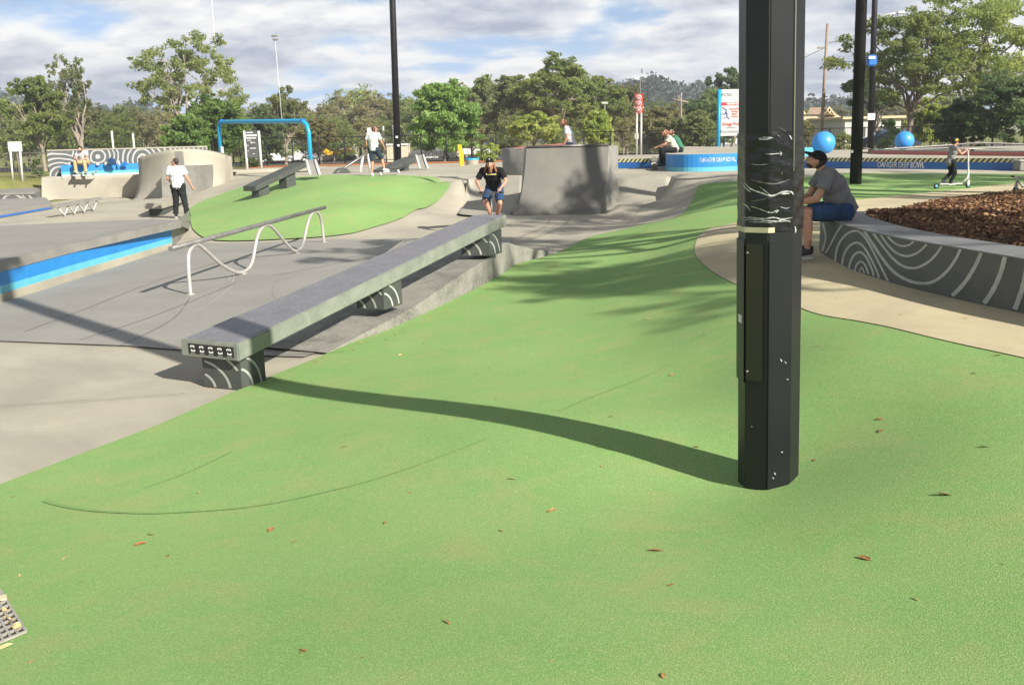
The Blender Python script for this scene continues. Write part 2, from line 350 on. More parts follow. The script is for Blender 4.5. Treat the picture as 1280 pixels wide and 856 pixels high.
# the curved stripe mural as a material on objects that show it small: rings around a few centres
def ringmat(name, scale, centres, dark, light, width=.3):
    m, nt, N, L, b = newmat(name); g = N.new('ShaderNodeNewGeometry')
    prev = None
    for c in centres:
        d = N.new('ShaderNodeVectorMath'); d.operation = 'DISTANCE'; L.new(g.outputs['Position'], d.inputs[0]); d.inputs[1].default_value = [float(v) for v in c]
        if prev is None: prev = d.outputs['Value']
        else:
            mn = N.new('ShaderNodeMath'); mn.operation = 'MINIMUM'; L.new(prev, mn.inputs[0]); L.new(d.outputs['Value'], mn.inputs[1]); prev = mn.outputs[0]
    n = N.new('ShaderNodeTexNoise'); n.inputs['Scale'].default_value = .9; L.new(g.outputs['Position'], n.inputs['Vector'])
    a = N.new('ShaderNodeMath'); a.operation = 'MULTIPLY_ADD'; a.inputs[1].default_value = .35; L.new(n.outputs['Fac'], a.inputs[0]); L.new(prev, a.inputs[2])
    ms = N.new('ShaderNodeMath'); ms.operation = 'MULTIPLY'; ms.inputs[1].default_value = scale; L.new(a.outputs[0], ms.inputs[0])
    fr = N.new('ShaderNodeMath'); fr.operation = 'FRACT'; L.new(ms.outputs[0], fr.inputs[0])
    lt = N.new('ShaderNodeMath'); lt.operation = 'LESS_THAN'; lt.inputs[1].default_value = width; L.new(fr.outputs[0], lt.inputs[0])
    x = N.new('ShaderNodeMix'); x.data_type = 'RGBA'; x.inputs[6].default_value = (*dark, 1); x.inputs[7].default_value = (*light, 1); L.new(lt.outputs[0], x.inputs[0])
    L.new(x.outputs[2], b.inputs['Base Color']); b.inputs['Roughness'].default_value = .7; return m

def text_mesh(txt, size, mats, name='lettering', bold=0.0, squeeze=1.0, ext=.004):
    c = bpy.data.curves.new('t', 'FONT'); c.body = txt; c.size = size; c.align_x = 'CENTER'; c.align_y = 'CENTER'; c.extrude = ext; c.offset = bold
    o = bpy.data.objects.new('t', c); COL.objects.link(o)
    dg = bpy.context.evaluated_depsgraph_get(); me = bpy.data.meshes.new_from_object(o.evaluated_get(dg)); bpy.data.objects.remove(o); bpy.data.curves.remove(c)
    me.materials.clear(); me.materials.append(mats)
    me.transform(Matrix.Diagonal((squeeze, 1, 1, 1))); me.name = name
    n = bpy.data.objects.new(name, me); COL.objects.link(n); return n
def orient(o, org, xdir, updir=(0, 0, 1), parent=None, parent_loc=(0, 0, 0)):
    x = Vector([float(v) for v in xdir]).normalized(); u = Vector([float(v) for v in updir]); z = x.cross(u).normalized(); y = z.cross(x)
    mw = Matrix(((x.x, y.x, z.x, 0), (x.y, y.y, z.y, 0), (x.z, y.z, z.z, 0), (0, 0, 0, 1)))
    o.data.transform(mw); o.data.transform(Matrix.Translation(Vector([float(a)-float(b) for a, b in zip(org, parent_loc)])))
    if parent is not None: o.parent = parent
    return o

# ------------------------------------------------------------------ draped surfaces
def resample(poly, step):
    out = []
    for i in range(len(poly)):
        a, b = np.array(poly[i]), np.array(poly[(i+1) % len(poly)]); n = max(1, int(np.linalg.norm(b-a)/step))
        for k in range(n): out.append(a+(b-a)*k/n)
    return out
def inside(poly, pts):
    x, y = pts[:, 0], pts[:, 1]; c = np.zeros(len(pts), bool); n = len(poly)
    for i in range(n):
        x1, y1 = poly[i]; x2, y2 = poly[(i+1) % n]
        if y1 == y2: continue
        k = ((y1 > y) != (y2 > y)) & (x < (x2-x1)*(y-y1)/(y2-y1)+x1); c ^= k
    return c
def smooth_poly(pts, closed=False, n=6):
    pts = [np.array(p, float) for p in pts]; out = []
    k = len(pts)
    for i in range(k-1):
        p0 = pts[max(i-1, 0)]; p1 = pts[i]; p2 = pts[i+1]; p3 = pts[min(i+2, k-1)]
        for j in range(n):
            t = j/n; out.append(.5*((2*p1)+(-p0+p2)*t+(2*p0-5*p1+4*p2-p3)*t*t+(-p0+3*p1-3*p2+p3)*t**3))
    out.append(pts[-1]); return out
def sheet(name, poly, off, m, step=.3, zf=None, kind='structure', parent=None, skirt=0):
    poly = [(float(p[0]), float(p[1])) for p in poly]
    bd = resample(poly, step); bd = [(float(a), float(b)) for a, b in bd]
    A = np.array(bd); lo = A.min(0); hi = A.max(0)
    gx, gy = np.meshgrid(np.arange(lo[0], hi[0], step), np.arange(lo[1], hi[1], step)); pts = np.stack([gx.ravel()+.013, gy.ravel()+.017], 1)
    pts = pts[inside(bd, pts)]
    # keep grid points away from the boundary
    keep = np.ones(len(pts), bool)
    for i in range(0, len(pts), 4000):
        d = ((pts[i:i+4000, None, :]-A[None])**2).sum(-1).min(1); keep[i:i+4000] = d > (step*.4)**2
    pts = pts[keep]
    allp = [Vector(p) for p in bd]+[Vector((float(p[0]), float(p[1]))) for p in pts]
    n = len(bd)
    vs, es, fs, *_ = delaunay_2d_cdt(allp, [(i, (i+1) % n) for i in range(n)], [list(range(n))], 1, 1e-6)
    V = np.array([(v.x, v.y) for v in vs])
    Z = (H(V) if zf is None else zf(V))+off
    me = bpy.data.meshes.new(name); me.from_pydata([(float(a), float(b), float(c)) for (a, b), c in zip(V, Z)], [], [tuple(f) for f in fs])
    me.materials.append(m); me.polygons.foreach_set('use_smooth', [True]*len(me.polygons)); me.update()
    if len(me.polygons) and sum(p.normal.z for p in me.polygons) < 0: me.flip_normals()
    o = bpy.data.objects.new(name, me); COL.objects.link(o)
    if kind: o['kind'] = kind
    if parent: o.parent = parent
    return o
def gxy(pts): return [G(*p)[:2] for p in pts]

# ground: one sheet to the horizon
xs = np.concatenate([[-3000, -1200, -500, -250, -140, -90, -70], np.arange(-56, 57, .7), [70, 90, 140, 250, 500, 1200, 3000]])
ys = np.concatenate([[-400, -120, -40, -20], np.arange(-12, 60, .7), np.arange(60, 130, 5), [140, 200, 300, 600, 1200, 3400]])
gx, gy = np.meshgrid(xs, ys); V = np.stack([gx.ravel(), gy.ravel()], 1); Z = H(V)-.05
PAVED = [(-43.5, 0), (-8, 0), (-8, -8), (8, -8), (15.5, 5), (26.5, 13), (26.5, 42.5), (10, 46), (-6, 46), (-15.5, 45.5), (-16.6, 43.5), (-16.8, 38), (-17.6, 34.6), (-43.5, 32.6)]
Z = np.where(inside(PAVED, V), Z-.6, Z)
nx = len(xs); fs = [(j*nx+i, j*nx+i+1, (j+1)*nx+i+1, (j+1)*nx+i) for j in range(len(ys)-1) for i in range(nx-1)]
me = bpy.data.meshes.new('ground'); me.from_pydata([(float(a), float(b), float(c)) for (a, b), c in zip(V, Z)], [], fs); me.materials.append(M['grass'])
me.polygons.foreach_set('use_smooth', [True]*len(fs)); o = bpy.data.objects.new('ground', me); COL.objects.link(o); o['kind'] = 'structure'

RUB_L = [(-120, 655), (0, 606), (100, 568), (200, 530), (300, 487), (345, 468), (409, 442), (450, 425), (484, 413), (550, 383), (612, 352), (644, 331), (697, 316), (765, 290), (853, 268)]
RUB_T = [(873, 232), (925, 226), (1000, 222), (1060, 216.5), (1280, 217.5), (1420, 219)]
ARC = [(1420, 224), (1280, 229), (1196, 238), (1069, 251), (990, 262), (922, 279), (882, 289), (868, 312), (882, 334), (922, 357), (998, 385), (1069, 402), (1151, 420), (1280, 449), (1420, 482), (1700, 560)]
lpt = smooth_poly(gxy(RUB_L), n=4); tpt = smooth_poly(gxy(RUB_T), n=3); arc = smooth_poly(gxy(ARC), n=5)
rub = lpt+tpt+arc+[np.array((9, -2)), np.array((6, -9)), np.array((-9, -9)), np.array((-9, 2))]
sheet('rubber_surface', rub, .006, M['rubber'], .22)
path = [np.array(a) for a in arc]+[np.array((16, 6)), np.array((22, 14)), np.array((24, 24))]
sheet('path', path, .012, M['path'], .3)
# green mound on the left
MND = [(236, 262), (252, 252), (285, 240), (320, 229), (360, 222.5), (400, 220), (450, 219.5), (520, 220.5), (545, 222.5), (560, 227), (561, 234), (552, 247), (535, 259), (505, 272), (455, 288), (440, 292), (395, 297), (340, 300), (270, 301), (244, 290), (238, 275)]
sheet('rubber_mound', smooth_poly(gxy(MND)+gxy(MND[:1]), n=3)[:-1], .016, M['rubber'], .25)
# concrete plaza
pl = [np.array(p) for p in ((-45, 3), (-9, 2))]
plz = [(-45, -2), (-9.5, -2), (-9.5, -9.5), (9, -9.5), (17, 4), (28, 12), (28, 26), (28, 44), (10, 47.5), (-6, 47.5), (-16.5, 47.0), (-17.9, 44), (-18.2, 39), (-18.8, 36), (-45, 34)]
sheet('plaza_floor', plz, -.016, M['conc'], .33)
# darker worn slab round the rail
SLB = [(-140, 424), (0, 426), (160, 432), (300, 443), (400, 440), (452, 422), (520, 392), (610, 340), (650, 322), (600, 292), (560, 282), (500, 282), (440, 297), (240, 305), (200, 312), (0, 376), (-140, 420)]
SLB = [(-140, 424), (0, 426), (160, 432), (300, 443), (380, 446), (452, 420), (520, 392), (600, 345), (655, 320), (640, 300), (500, 298), (420, 300), (235, 304), (216, 310), (0, 380), (-60, 398)]
sheet('worn_floor', gxy(SLB), .002, M['conc_dark'], .3)
# orange bark strip and bare soil between plaza and car park
def flat(name, poly, off, m, step): return sheet(name, poly, off, m, step)
flat('bark_verge', [(-13, 47.6), (8.5, 47.6), (8.5, 53), (-13, 53)], -.03, M['orange_mulch'], 1.2)
flat('bare_soil', [(-20, 60), (8, 60), (12, 95), (-24, 95)], -.0, M['dirt'], 3)
flat('car_park', [(-60, 97), (60, 97), (60, 116), (-60, 116)], .02, M['asphalt'], 5)
flat('soil_verge', [(8, 47.6), (42, 47.6), (42, 54), (8, 54)], -.02, M['dirt'], 1.5)

# ------------------------------------------------------------------ leaf litter, marks on the rubber
def leaf_mesh(m):
    b = MB(); b.add([(-.045, 0, .004), (-.02, .016, .009), (.02, .014, .012), (.05, 0, .004), (.02, -.013, .006), (-.02, -.015, .004)], [(0, 1, 2, 3, 4, 5)][:1]); return b.build('fallen_leaf', m)
lf = None
spots = [(545/2.89, 560+317/2.89, 0), (72/2.89, 560+465/2.89, 0), (1095/2.89, 560+740/2.89, 0), (1065/2.89, 560+342/2.89, 0), (505/2.89, 560+352/2.89, 0), (980/2.89, 560+300/2.89, 0), (235/2.89, 560+403/2.89, 1), (720/2.89, 560+163/2.89, 1), (47/2.89, 560+180/2.89, 0), (115/2.89, 560+778/2.89, 1), (18/2.89, 560+725/2.89, 1),
         (764, 522, 0), (752, 584, 1), (1020, 434, 0), (1100, 540, 0), (1205, 400, 0), (1126, 412, 0), (1246, 446, 0), (1005, 386, 0), (700, 420, 0), (612, 460, 1), (530, 430, 0), (500, 445, 1), (620, 500, 1), (840, 470, 0), (720, 470, 0), (690, 640, 0), (560, 780, 0), (820, 690, 0), (1080, 700, 0), (1180, 620, 0), (1230, 560, 0), (870, 560, 0), (640, 600, 1), (430, 560, 0), (380, 815, 0), (880, 420, 0), (810, 400, 1), (1045, 375, 0), (1125, 395, 0), (940, 365, 0)]
for px, py, dx, n_ in ((455, 424, 14, 7), (500, 410, 22, 7), (560, 382, 20, 5), (620, 350, 16, 4), (400, 445, 20, 4)):
    for _ in range(n_): t_ = random.uniform(-1, 1); spots.append((px+t_*dx, py-t_*dx*.55+random.uniform(2, 9), random.choice((0, 0, 1))))
for _ in range(26): spots.append((random.uniform(20, 1270), random.uniform(400, 850), random.choice((0, 0, 1))))
protos = []
for k, (px, py, w) in enumerate(spots):
    p = G(px, py)
    if len(protos) < 2:
        o = leaf_mesh(M['dleaf'] if len(protos) == 0 else M['dleaf_pale']); protos.append(o); use = o
        if len(protos) == 2: pass
    else:
        use = protos[w].copy(); COL.objects.link(use)
    if k == 1: w = 1
    use.location = (p[0], p[1], p[2]+.007); s = random.uniform(.35, .85) if k < 46 else random.uniform(.2, .5); use.scale = (s, s*random.uniform(.6, 1.3), s*1.4); use.rotation_euler = (random.uniform(-.08, .08), random.uniform(-.08, .08), random.uniform(0, 6))
    tag(use, 'dry brown leaf lying on the green rubber or path' if w == 0 else 'pale straw-coloured dry leaf lying on the green rubber', 'leaf', 'brown leaves fallen on the ground' if w == 0 else 'pale leaves fallen on the ground')
# skid mark across the near rubber
def strip(name, px, w, m, off, n=6, kind='structure'):
    pts = smooth_poly([G(*p) for p in px], n=n); b = MB(); vs = []
    for i, p in enumerate(pts):
        a = pts[max(i-1, 0)]; c = pts[min(i+1, len(pts)-1)]; t = (c-a)[:2]; t /= np.linalg.norm(t)+1e-9; nrm = np.array([-t[1], t[0]])
        ww = w(i/(len(pts)-1)) if callable(w) else w
        for s in (-1, 1):
            q = p[:2]+nrm*ww/2*s; vs.append((q[0], q[1], h(q[0], q[1])+off))
    b.add(vs, [(2*i, 2*i+1, 2*i+3, 2*i+2) for i in range(len(pts)-1)], 0, True); o = b.build(name, m); o['kind'] = kind; return o
M['skid'] = mat('tyre_mark_rubber', (.135, .25, .07), (.17, .31, .09), 6, .9)
strip('skid_mark', [(56, 627), (80, 634), (120, 640), (180, 643), (240, 641), (320, 634), (400, 618), (470, 600), (540, 576), (610, 549)], lambda t: .034*(1-t)**1.3+.006, M['skid'], .011)
strip('skid_mark', [(180, 612), (240, 590), (290, 566)], .006, M['skid'], .014)
strip('skid_mark', [(700, 515), (760, 490), (840, 455)], .008, M['skid'], .014)
for a in ([(60, 360), (110, 362), (150, 358), (205, 361), (250, 362), (268, 358)], [(222, 400), (262, 380), (300, 352), (330, 348)], [(110, 425), (160, 412), (225, 388), (265, 378)]):
    strip('scuff_line', a, .012, M['scuff'], .006)
strip('scuff_mark', [(281, 345), (287, 349), (284, 352), (292, 346), (290, 353), (281, 355), (296, 356)], .016, M['scuff'], .008, 3)
M['crack'] = mat('floor_crack_dirt', (.16, .15, .13), None, 3, .9)
for a in ([(20, 400), (60, 396), (90, 402), (130, 398)], [(330, 400), (345, 380), (340, 362), (352, 345)], [(690, 290), (720, 283), (735, 272)]):
    strip('floor_crack', a, .006, M['crack'], .004, 4)
M['wheel_mark'] = mat('dark_wheel_mark', (.17, .163, .145), (.21, .2, .18), 12, .6)
for a in ([(30, 415), (110, 385), (200, 350), (280, 326)], [(100, 425), (190, 396), (300, 352)], [(340, 345), (420, 330), (500, 312)], [(660, 300), (700, 285), (715, 270)], [(650, 296), (680, 284), (690, 271)]):
    strip('wheel_mark', a, .02, M['wheel_mark'], .007)
# expansion joints
for a in ([(430, 440), (300, 444), (160, 433), (0, 427)], [(640, 293), (540, 299), (420, 301)], [(0, 508), (120, 500), (232, 492)], [(150, 433), (215, 400), (238, 372)], [(640, 300), (760, 287), (800, 262), (833, 250)]):
    strip('floor_joint', a, .008, M['tar'], .008)

# ------------------------------------------------------------------ main ledge
zt0 = .47; n0 = P(225, 424, zt0); n1 = P(297, 431, zt0)
f0 = D(592, 267.5, 15.1); f1 = D(633, 270, 15.0); zt1 = float((f0[2]+f1[2])/2); f0[2] = zt1; f1[2] = zt1
print('ledge', n0, n1, f0, f1)
TH = .17
org = np.array([*((n0+n1)/2)[:2], 0]); lg = empty('grind_ledge', org)
tag(lg, 'long grey ledge with steel edges and five black stickers on its near end', 'ledge')
def q(a, dz): return (a[0], a[1], a[2]+dz)
b = MB(); b.hexa(rel([q(n0, -TH), q(n1, -TH), q(f1, -TH), q(f0, -TH)], org), rel([n0, n1, f1, f0], org)); b.build('steel_edge', M['ledge_steel'], lg, .012)
ins = .045
def lerp(a, b, t): return np.asarray(a)*(1-t)+np.asarray(b)*t
w0 = np.linalg.norm(n1-n0); t_in = ins/w0
a0, a1, b1, b0 = lerp(n0, n1, t_in), lerp(n0, n1, 1-t_in), lerp(f0, f1, 1-t_in), lerp(f0, f1, t_in)
a0, a1, b1, b0 = lerp(a0, b0, .006), lerp(a1, b1, .006), lerp(b1, a1, .006), lerp(b0, a0, .006)
b = MB(); b.hexa(rel([q(k, -.02) for k in (a0, a1, b1, b0)], org), rel([q(k, .004) for k in (a0, a1, b1, b0)], org)); b.build('top_slab', M['ledge_top'], lg)
RIB = {}
def support(t, wfrac, length, name='support', target_px=None, zb=None):
    L0 = lerp(n0, f0, t); R0 = lerp(n1, f1, t); d = (f0-n0)[:2]; d /= np.linalg.norm(d)
    c0 = lerp(L0, R0, .5-wfrac/2+.09); c1 = lerp(L0, R0, .5+wfrac/2+.09)
    bb = [np.array([*c0[:2], zb]), np.array([*c1[:2], zb]), np.array([c1[0]+d[0]*length, c1[1]+d[1]*length, zb]), np.array([c0[0]+d[0]*length, c0[1]+d[1]*length, zb])]
    top = [np.array([*p[:2], lerp(n0, f0, t+(0 if i < 2 else length/np.linalg.norm(f0-n0)))[2]-TH-.002]) for i, p in enumerate(bb)]
    sb = MB(); sb.hexa(rel(bb, org), rel(top, org))
    # curved pale stripes painted on the faces
    for A, B, C2, D2, arcs in ((bb[0], bb[1], top[1], top[0], [(-.15, .0, .45), (-.15, .0, .85), (-.15, 0, 1.25)]), (bb[1], bb[2], top[2], top[1], [(-.3, .0, .75), (-.3, .0, 1.1)])):
        nrm = np.cross(B-A, D2-A); nrm /= np.linalg.norm(nrm); cen = np.mean(bb, 0)
        if nrm@(A-cen) < 0: nrm = -nrm
        for cx, cy, rr in arcs:
            vs = []; 
            for i in range(25):
                a = math.pi/2*i/24
                for w in (-.035, .035):
                    u = cx+(rr+w)*math.cos(a); v = cy+(rr+w)*math.sin(a)
                    vs.append((u, v))
            fs = []
            pts = [lerp(lerp(A, B, u), lerp(D2, C2, u), v)+nrm*.003 for u, v in vs]
            for i in range(24):
                qd = (2*i, 2*i+1, 2*i+3, 2*i+2)
                if all(0.01 <= vs[k][0] <= .99 and .01 <= vs[k][1] <= .99 for k in qd): fs.append(qd)
            if fs: sb.add(rel(pts, org), fs, 1)
    sb.build(name, [M['ledge_dark'], M['mural_white']], lg)
support(.012, .66, .36, zb=-.02)
# stickers
xd = (n1-n0); xd /= np.linalg.norm(xd); ux = np.array([0, 0, 1.]); nn = np.cross(xd, ux)
fc = lerp(n0, n1, .5)
W = w0
for i in range(5):
    c = n0+xd*W*(.20+.158*i+.02)+ux*(-.083)+nn*.004-np.array([0, 0, 0])
    s = MB(); sx, sz = W*.146, .105
    pts = [c+xd*a*sx/2+ux*e*sz/2+nn*o_ for o_ in (0, .0015) for a, e in ((-1, -1), (1, -1), (1, 1), (-1, 1))]
    s.hexa(rel(pts[:4], org), rel(pts[4:], org)); so = s.build('sticker', M['black_print'], lg)
    for dz, ang in ((.024, 90), (-.018, -90)):
        tx = text_mesh('3', .075, M['white_print'], 'symbol', bold=.0022, squeeze=.75, ext=.0006)
        tx.data.transform(Matrix.Rotation(R(ang), 4, 'Z')); orient(tx, c+ux*dz+nn*.0028, xd, ux, so, org)
    ln = MB(); cc = c-ux*.046+nn*.002; pts = [cc+xd*a*sx*.3+ux*e*.003+nn*o_ for o_ in (0, .001) for a, e in ((-1, -1), (1, -1), (1, 1), (-1, 1))]; ln.hexa(rel(pts[:4], org), rel(pts[4:], org)); ln.build('caption_line', M['grey_print'], so)

# ------------------------------------------------------------------ concrete block (bank) beside the rubber, under the ledge's far half
side = [(409, 442, .0), (450, 425, .035), (484, 413, .09), (515, 399, .17), (550, 383, .30), (580, 368, .38), (612, 352, .42), (632, 340, .43), (644, 331, .37), (665, 324, .2), (697, 316, .02)]
pxtop = [(409, 441), (450, 419), (484, 402), (515, 385), (550, 362), (560, 342), (600, 322), (632, 304), (650, 306), (670, 311), (697, 315)]
outer = [G(a, b_) for a, b_, _ in side]
top_e = []
for g_, (px, py) in zip(outer, pxtop):
    # height of the top edge where the line of sight passes above the foot
    d = ray(px, py); t = (g_[1])/d[1]; top_e.append(max((CAMP+d*t)[2], g_[2]+.01))
print('block top', [round(float(v), 2) for v in top_e])
outs = smooth_poly([np.array([*p[:2], t]) for p, t in zip(outer, top_e)], n=4)
ld = (f0-n0)[:2]; ld /= np.linalg.norm(ld); ln_ = np.array([-ld[1], ld[0]])   # to the left of the ledge
b = MB(); rows = []
wid = 1.9
for p in outs:
    g0 = h(*p[:2]); row = [np.array([*p[:2], g0-.1]), p]
    for k in (.25, .5, .75, 1.0):
        qv = p[:2]+ln_*wid*k; row.append(np.array([*qv, p[2]]))
    qv = p[:2]+ln_*(wid+.0); row.append(np.array([*(qv+ln_*max(p[2]-.02, .02)*.9), h(*qv)-.06])); rows.append(row)
o_ = outs[len(outs)//2]; org = (o_[0], o_[1], 0)
vs = rel([p for r_ in rows for p in r_], org); k = len(rows[0])
fs = [(i*k+j, i*k+j+1, (i+1)*k+j+1, (i+1)*k+j) for i in range(len(rows)-1) for j in range(k-1)]
b.add(vs, fs); o = b.build('concrete_block', M['block']); o.location = org
tag(o, 'humped concrete block with stained side wall between the long ledge and the green rubber', 'ramp block')
def block_z(px, py):       # height of the block's top near a point
    pass
# mid and far supports stand on the block
def top_at(xy):
    best = min(outs, key=lambda p: abs((p[:2]-np.asarray(xy))@ld)); return best[2]
org = np.array([*((n0+n1)/2)[:2], 0])
for t in (.44, .90):
    c = lerp(lerp(n0, f0, t), lerp(n1, f1, t), .5); 
    zz = lerp(n0, f0, t)[2]-TH-(.30 if t < .5 else .32); support(t, .6 if t < .5 else .8, .42, zb=zz)

# ------------------------------------------------------------------ wavy rail
rg = P(238, 368, 0); rf = G(405, 303); rd = (rf-rg)[:2]; RL = np.linalg.norm(rd); rd /= RL
rail = empty('grind_rail', (rg[0], rg[1], 0), math.atan2(rd[1], rd[0]))
tag(rail, 'grey tubular grind rail carried on one bent wavy steel pipe on the worn slab', 'grind rail')
HR = .80
pts = []
for i in range(97):
    t = i/96; ph = t*3*math.pi*1.0
    x = t*RL; z = .03+(HR-.10)*(.5-.5*math.cos(2*math.pi*2.5*t+0)) if False else None
prof = [(0, 0), (.02, .45), (.10, .68), (.35, .76), (.62, .66), (1.25, .30), (1.9, .06), (2.35, .05), (2.62, .18), (2.9, .55), (3.15, .72), (3.45, .765), (3.8, .66), (4.35, .34), (4.85, .08), (5.2, .05), (5.5, .16), (5.85, .52), (6.1, .70), (6.4, .765), (6.7, .70), (6.88, .45), (6.95, 0)]
kx = RL/6.95
pp = smooth_poly([np.array([a*kx, 0, c]) for a, c in prof], n=6)
MB().tube(pp, .032, 12).build('bent_pipe', M['steel'], rail)
MB().tube([(-.55, 0, .80), (RL+.25, 0, .80)], .042, 14).build('top_rail', M['rail_silver'], rail)
for x in (0, 2.15*kx, 5.05*kx, 6.95*kx):
    MB().lathe((x, 0, .003), [(0, 0), (.075, 0), (.075, .008), (0, .008)], 14).build('foot_plate', M['steel'], rail)
for x in (.35*kx, 3.45*kx, 6.4*kx):
    MB().box((x, 0, .78), (.10, .03, .05)).build('weld', M['white'], rail)

# ------------------------------------------------------------------ generic walls
def banded(b, pts, zs, mis, org):       # vertical face rows along plan points (x,y), zs(list per point) -> heights
    n = len(pts)
    for r_ in range(len(mis)):
        vs = []
        for i, p in enumerate(pts):
            vs += [(p[0], p[1], zs[i][r_]), (p[0], p[1], zs[i][r_+1])]
        b.add(rel(vs, org), [(2*i, 2*i+2, 2*i+3, 2*i+1) for i in range(n-1)], mis[r_])

# left raised pad with blue stripes
A = [np.array(P(-150, 423, 0)), np.array(P(0, 376, 0)), np.array(P(100, 344, 0)), np.array(P(216, 309, 0))]
toptr = [D(-150, 365, A[0][1]), D(0, 329, A[1][1]), D(100, 304.5, A[2][1]), D(222, 275, A[3][1])]
zt = [float(t[2]) for t in toptr]; print('pad top', zt)
ztp = float(np.mean(zt[1:]))
back = [np.array([A[0][0]-6, A[0][1]+3, 0]), np.array([*P(-60, 284, .22)[:2], .22]), np.array([*P(0, 281, .22)[:2], .22]), np.array([*P(190, 271, .22)[:2], .22]), np.array([*P(238, 280, .1)[:2], .15])]
org = (A[2][0], A[2][1], 0)
pad = empty('raised_pad', org); tag(pad, 'wide raised concrete pad with bright blue striped side left of the wavy rail', 'skate pad')
b = MB(); n_ = [np.array([.03, -.12])]*4
zz = [[-.05, .055, .12, .25, ztp-.13] for _ in A]
def shiftp(p, s): return np.array([p[0]+.25*s, p[1]-1.0*s])
# concrete toe (slightly proud), cyan, blue
banded(b, [shiftp(p, .06) for p in A], [[-.05, .10] for _ in A], [0], org)
tv = []
for p in A: tv += [(*shiftp(p, .06), .10), (*shiftp(p, 0), .105)]
b.add(rel(tv, org), [(2*i, 2*i+2, 2*i+3, 2*i+1) for i in range(3)], 0)
b.build('concrete_toe', M['conc'], pad)
b = MB(); banded(b, [shiftp(p, 0) for p in A], [[.08, .225, .23, ztp-.16] for _ in A], [1, 2, 0], org); 
e0 = shiftp(A[3], 0); e1 = back[4][:2]; banded(b, [e0, e1], [[-.05, ztp-.12]]*2, [3], org)
b.build('striped_side', [M['blue_mid'], M['cyan'], M['blue_mid'], M['conc_mid']], pad)
b = MB(); A2 = [shiftp(p, .05) for p in A]; A2[3] = A2[3]+np.array([.22, .1])
banded(b, A2, [[ztp-.16, ztp] for _ in A2], [0], org)
banded(b, [A2[3], back[4][:2]], [[ztp-.12, ztp], [-.1, .15]], [0], org)
tv = []
for p in A2: tv += [(*p, ztp-.16), (*(p+np.array([0, .3])), ztp-.16)]
b.add(rel(tv, org), [(2*i, 2*i+1, 2*i+3, 2*i+2) for i in range(3)], 0)
tv = []
inn = [shiftp(p, -.30) for p in A]; inn[3] = inn[3]+np.array([.12, -.1])
for p, i_ in zip(A2, inn): tv += [(*p, ztp), (*i_, ztp+.002)]
b.add(rel(tv, org), [(2*i, 2*i+2, 2*i+3, 2*i+1) for i in range(3)], 0)
b.build('coping_edge', M['conc_mid'], pad)
b = MB(); tv = []
bk = [np.array([*back[0][:2], .2]), np.array([*back[1][:2], .21]), np.array([*back[2][:2], .21]), back[3]]
for i_, k_ in zip(inn, bk): tv += [(*i_, ztp), (k_[0], k_[1], float(h(k_[0], k_[1]))+.0)]
tv += [(*A2[3], ztp), (back[4][0], back[4][1], h(*back[4][:2]))]
b.add(rel(tv, org), [(2*i, 2*i+2, 2*i+3, 2*i+1) for i in range(4)], 0); b.build('pad_top', M['conc_dark'], pad)

# second pad further left, mural block, far objects on the left
def prism(name, m, foot, ztop, parent=None, org=None, bevel=.01, zb=None):
    org = org if org is not None else (*np.mean([f[:2] for f in foot], 0), 0)
    zb_ = zb if zb is not None else -.05
    b = MB(); b.hexa(rel([(f[0], f[1], zb_) for f in foot], org), rel([(f[0], f[1], ztop) for f in foot], org)); o = b.build(name, m, parent, bevel)
    if parent is None: o.location = org
    return o
g1 = P(-80, 287, .2); g2 = P(0, 272, .2); g3 = P(66, 260.5, .2)
foot = [g1, g2, g3, P(58, 252.5, .2), P(-80, 257, .2)]; org = (*g3[:2], 0); pd = empty('low_pad', org); tag(pd, 'low grey pad with thin blue line along its side at the far left', 'skate pad')
zt2 = float(D(66, 254, g3[1])[2]); prism('pad_top', M['conc_dark'], foot, zt2, pd, org)
b = MB(); banded(b, [p[:2]+np.array([.02, -.03]) for p in (g1, g2, g3)], [[.2, .26]]*3, [0], org); b.build('blue_stripe', M['blue'], pd)
# mural block
cs = [P(10, 262, .2), P(30, 300, .2)]
foot = [P(-120, 257, .2), P(-20, 255, .2), P(46, 253.5, .2), P(53, 250, .2), P(52, 247.5, .2), P(30, 246, .2), P(-120, 248, .2)]
mb_c = D(20, 262, foot[1][1]); M['ring_small'] = ringmat('striped_block_paint', 4.2, [mb_c, D(45, 240, foot[2][1])], (.10, .105, .10), (.36, .37, .35))
org = (*foot[2][:2], 0); mo = empty('striped_block', org); tag(mo, 'low block with curved white stripes on charcoal sides near the far-left grass', 'skate block')
ztm = float(D(20, 240.5, foot[1][1])[2]); prism('block_body', M['ring_small'], foot, ztm-.1, mo, org); 
foot2 = [np.array(p)+np.array([0, -.03, 0]) if i < 3 else p for i, p in enumerate(foot)]; prism('block_cap', M['conc_mid'], foot2, ztm, mo, org, zb=ztm-.1)
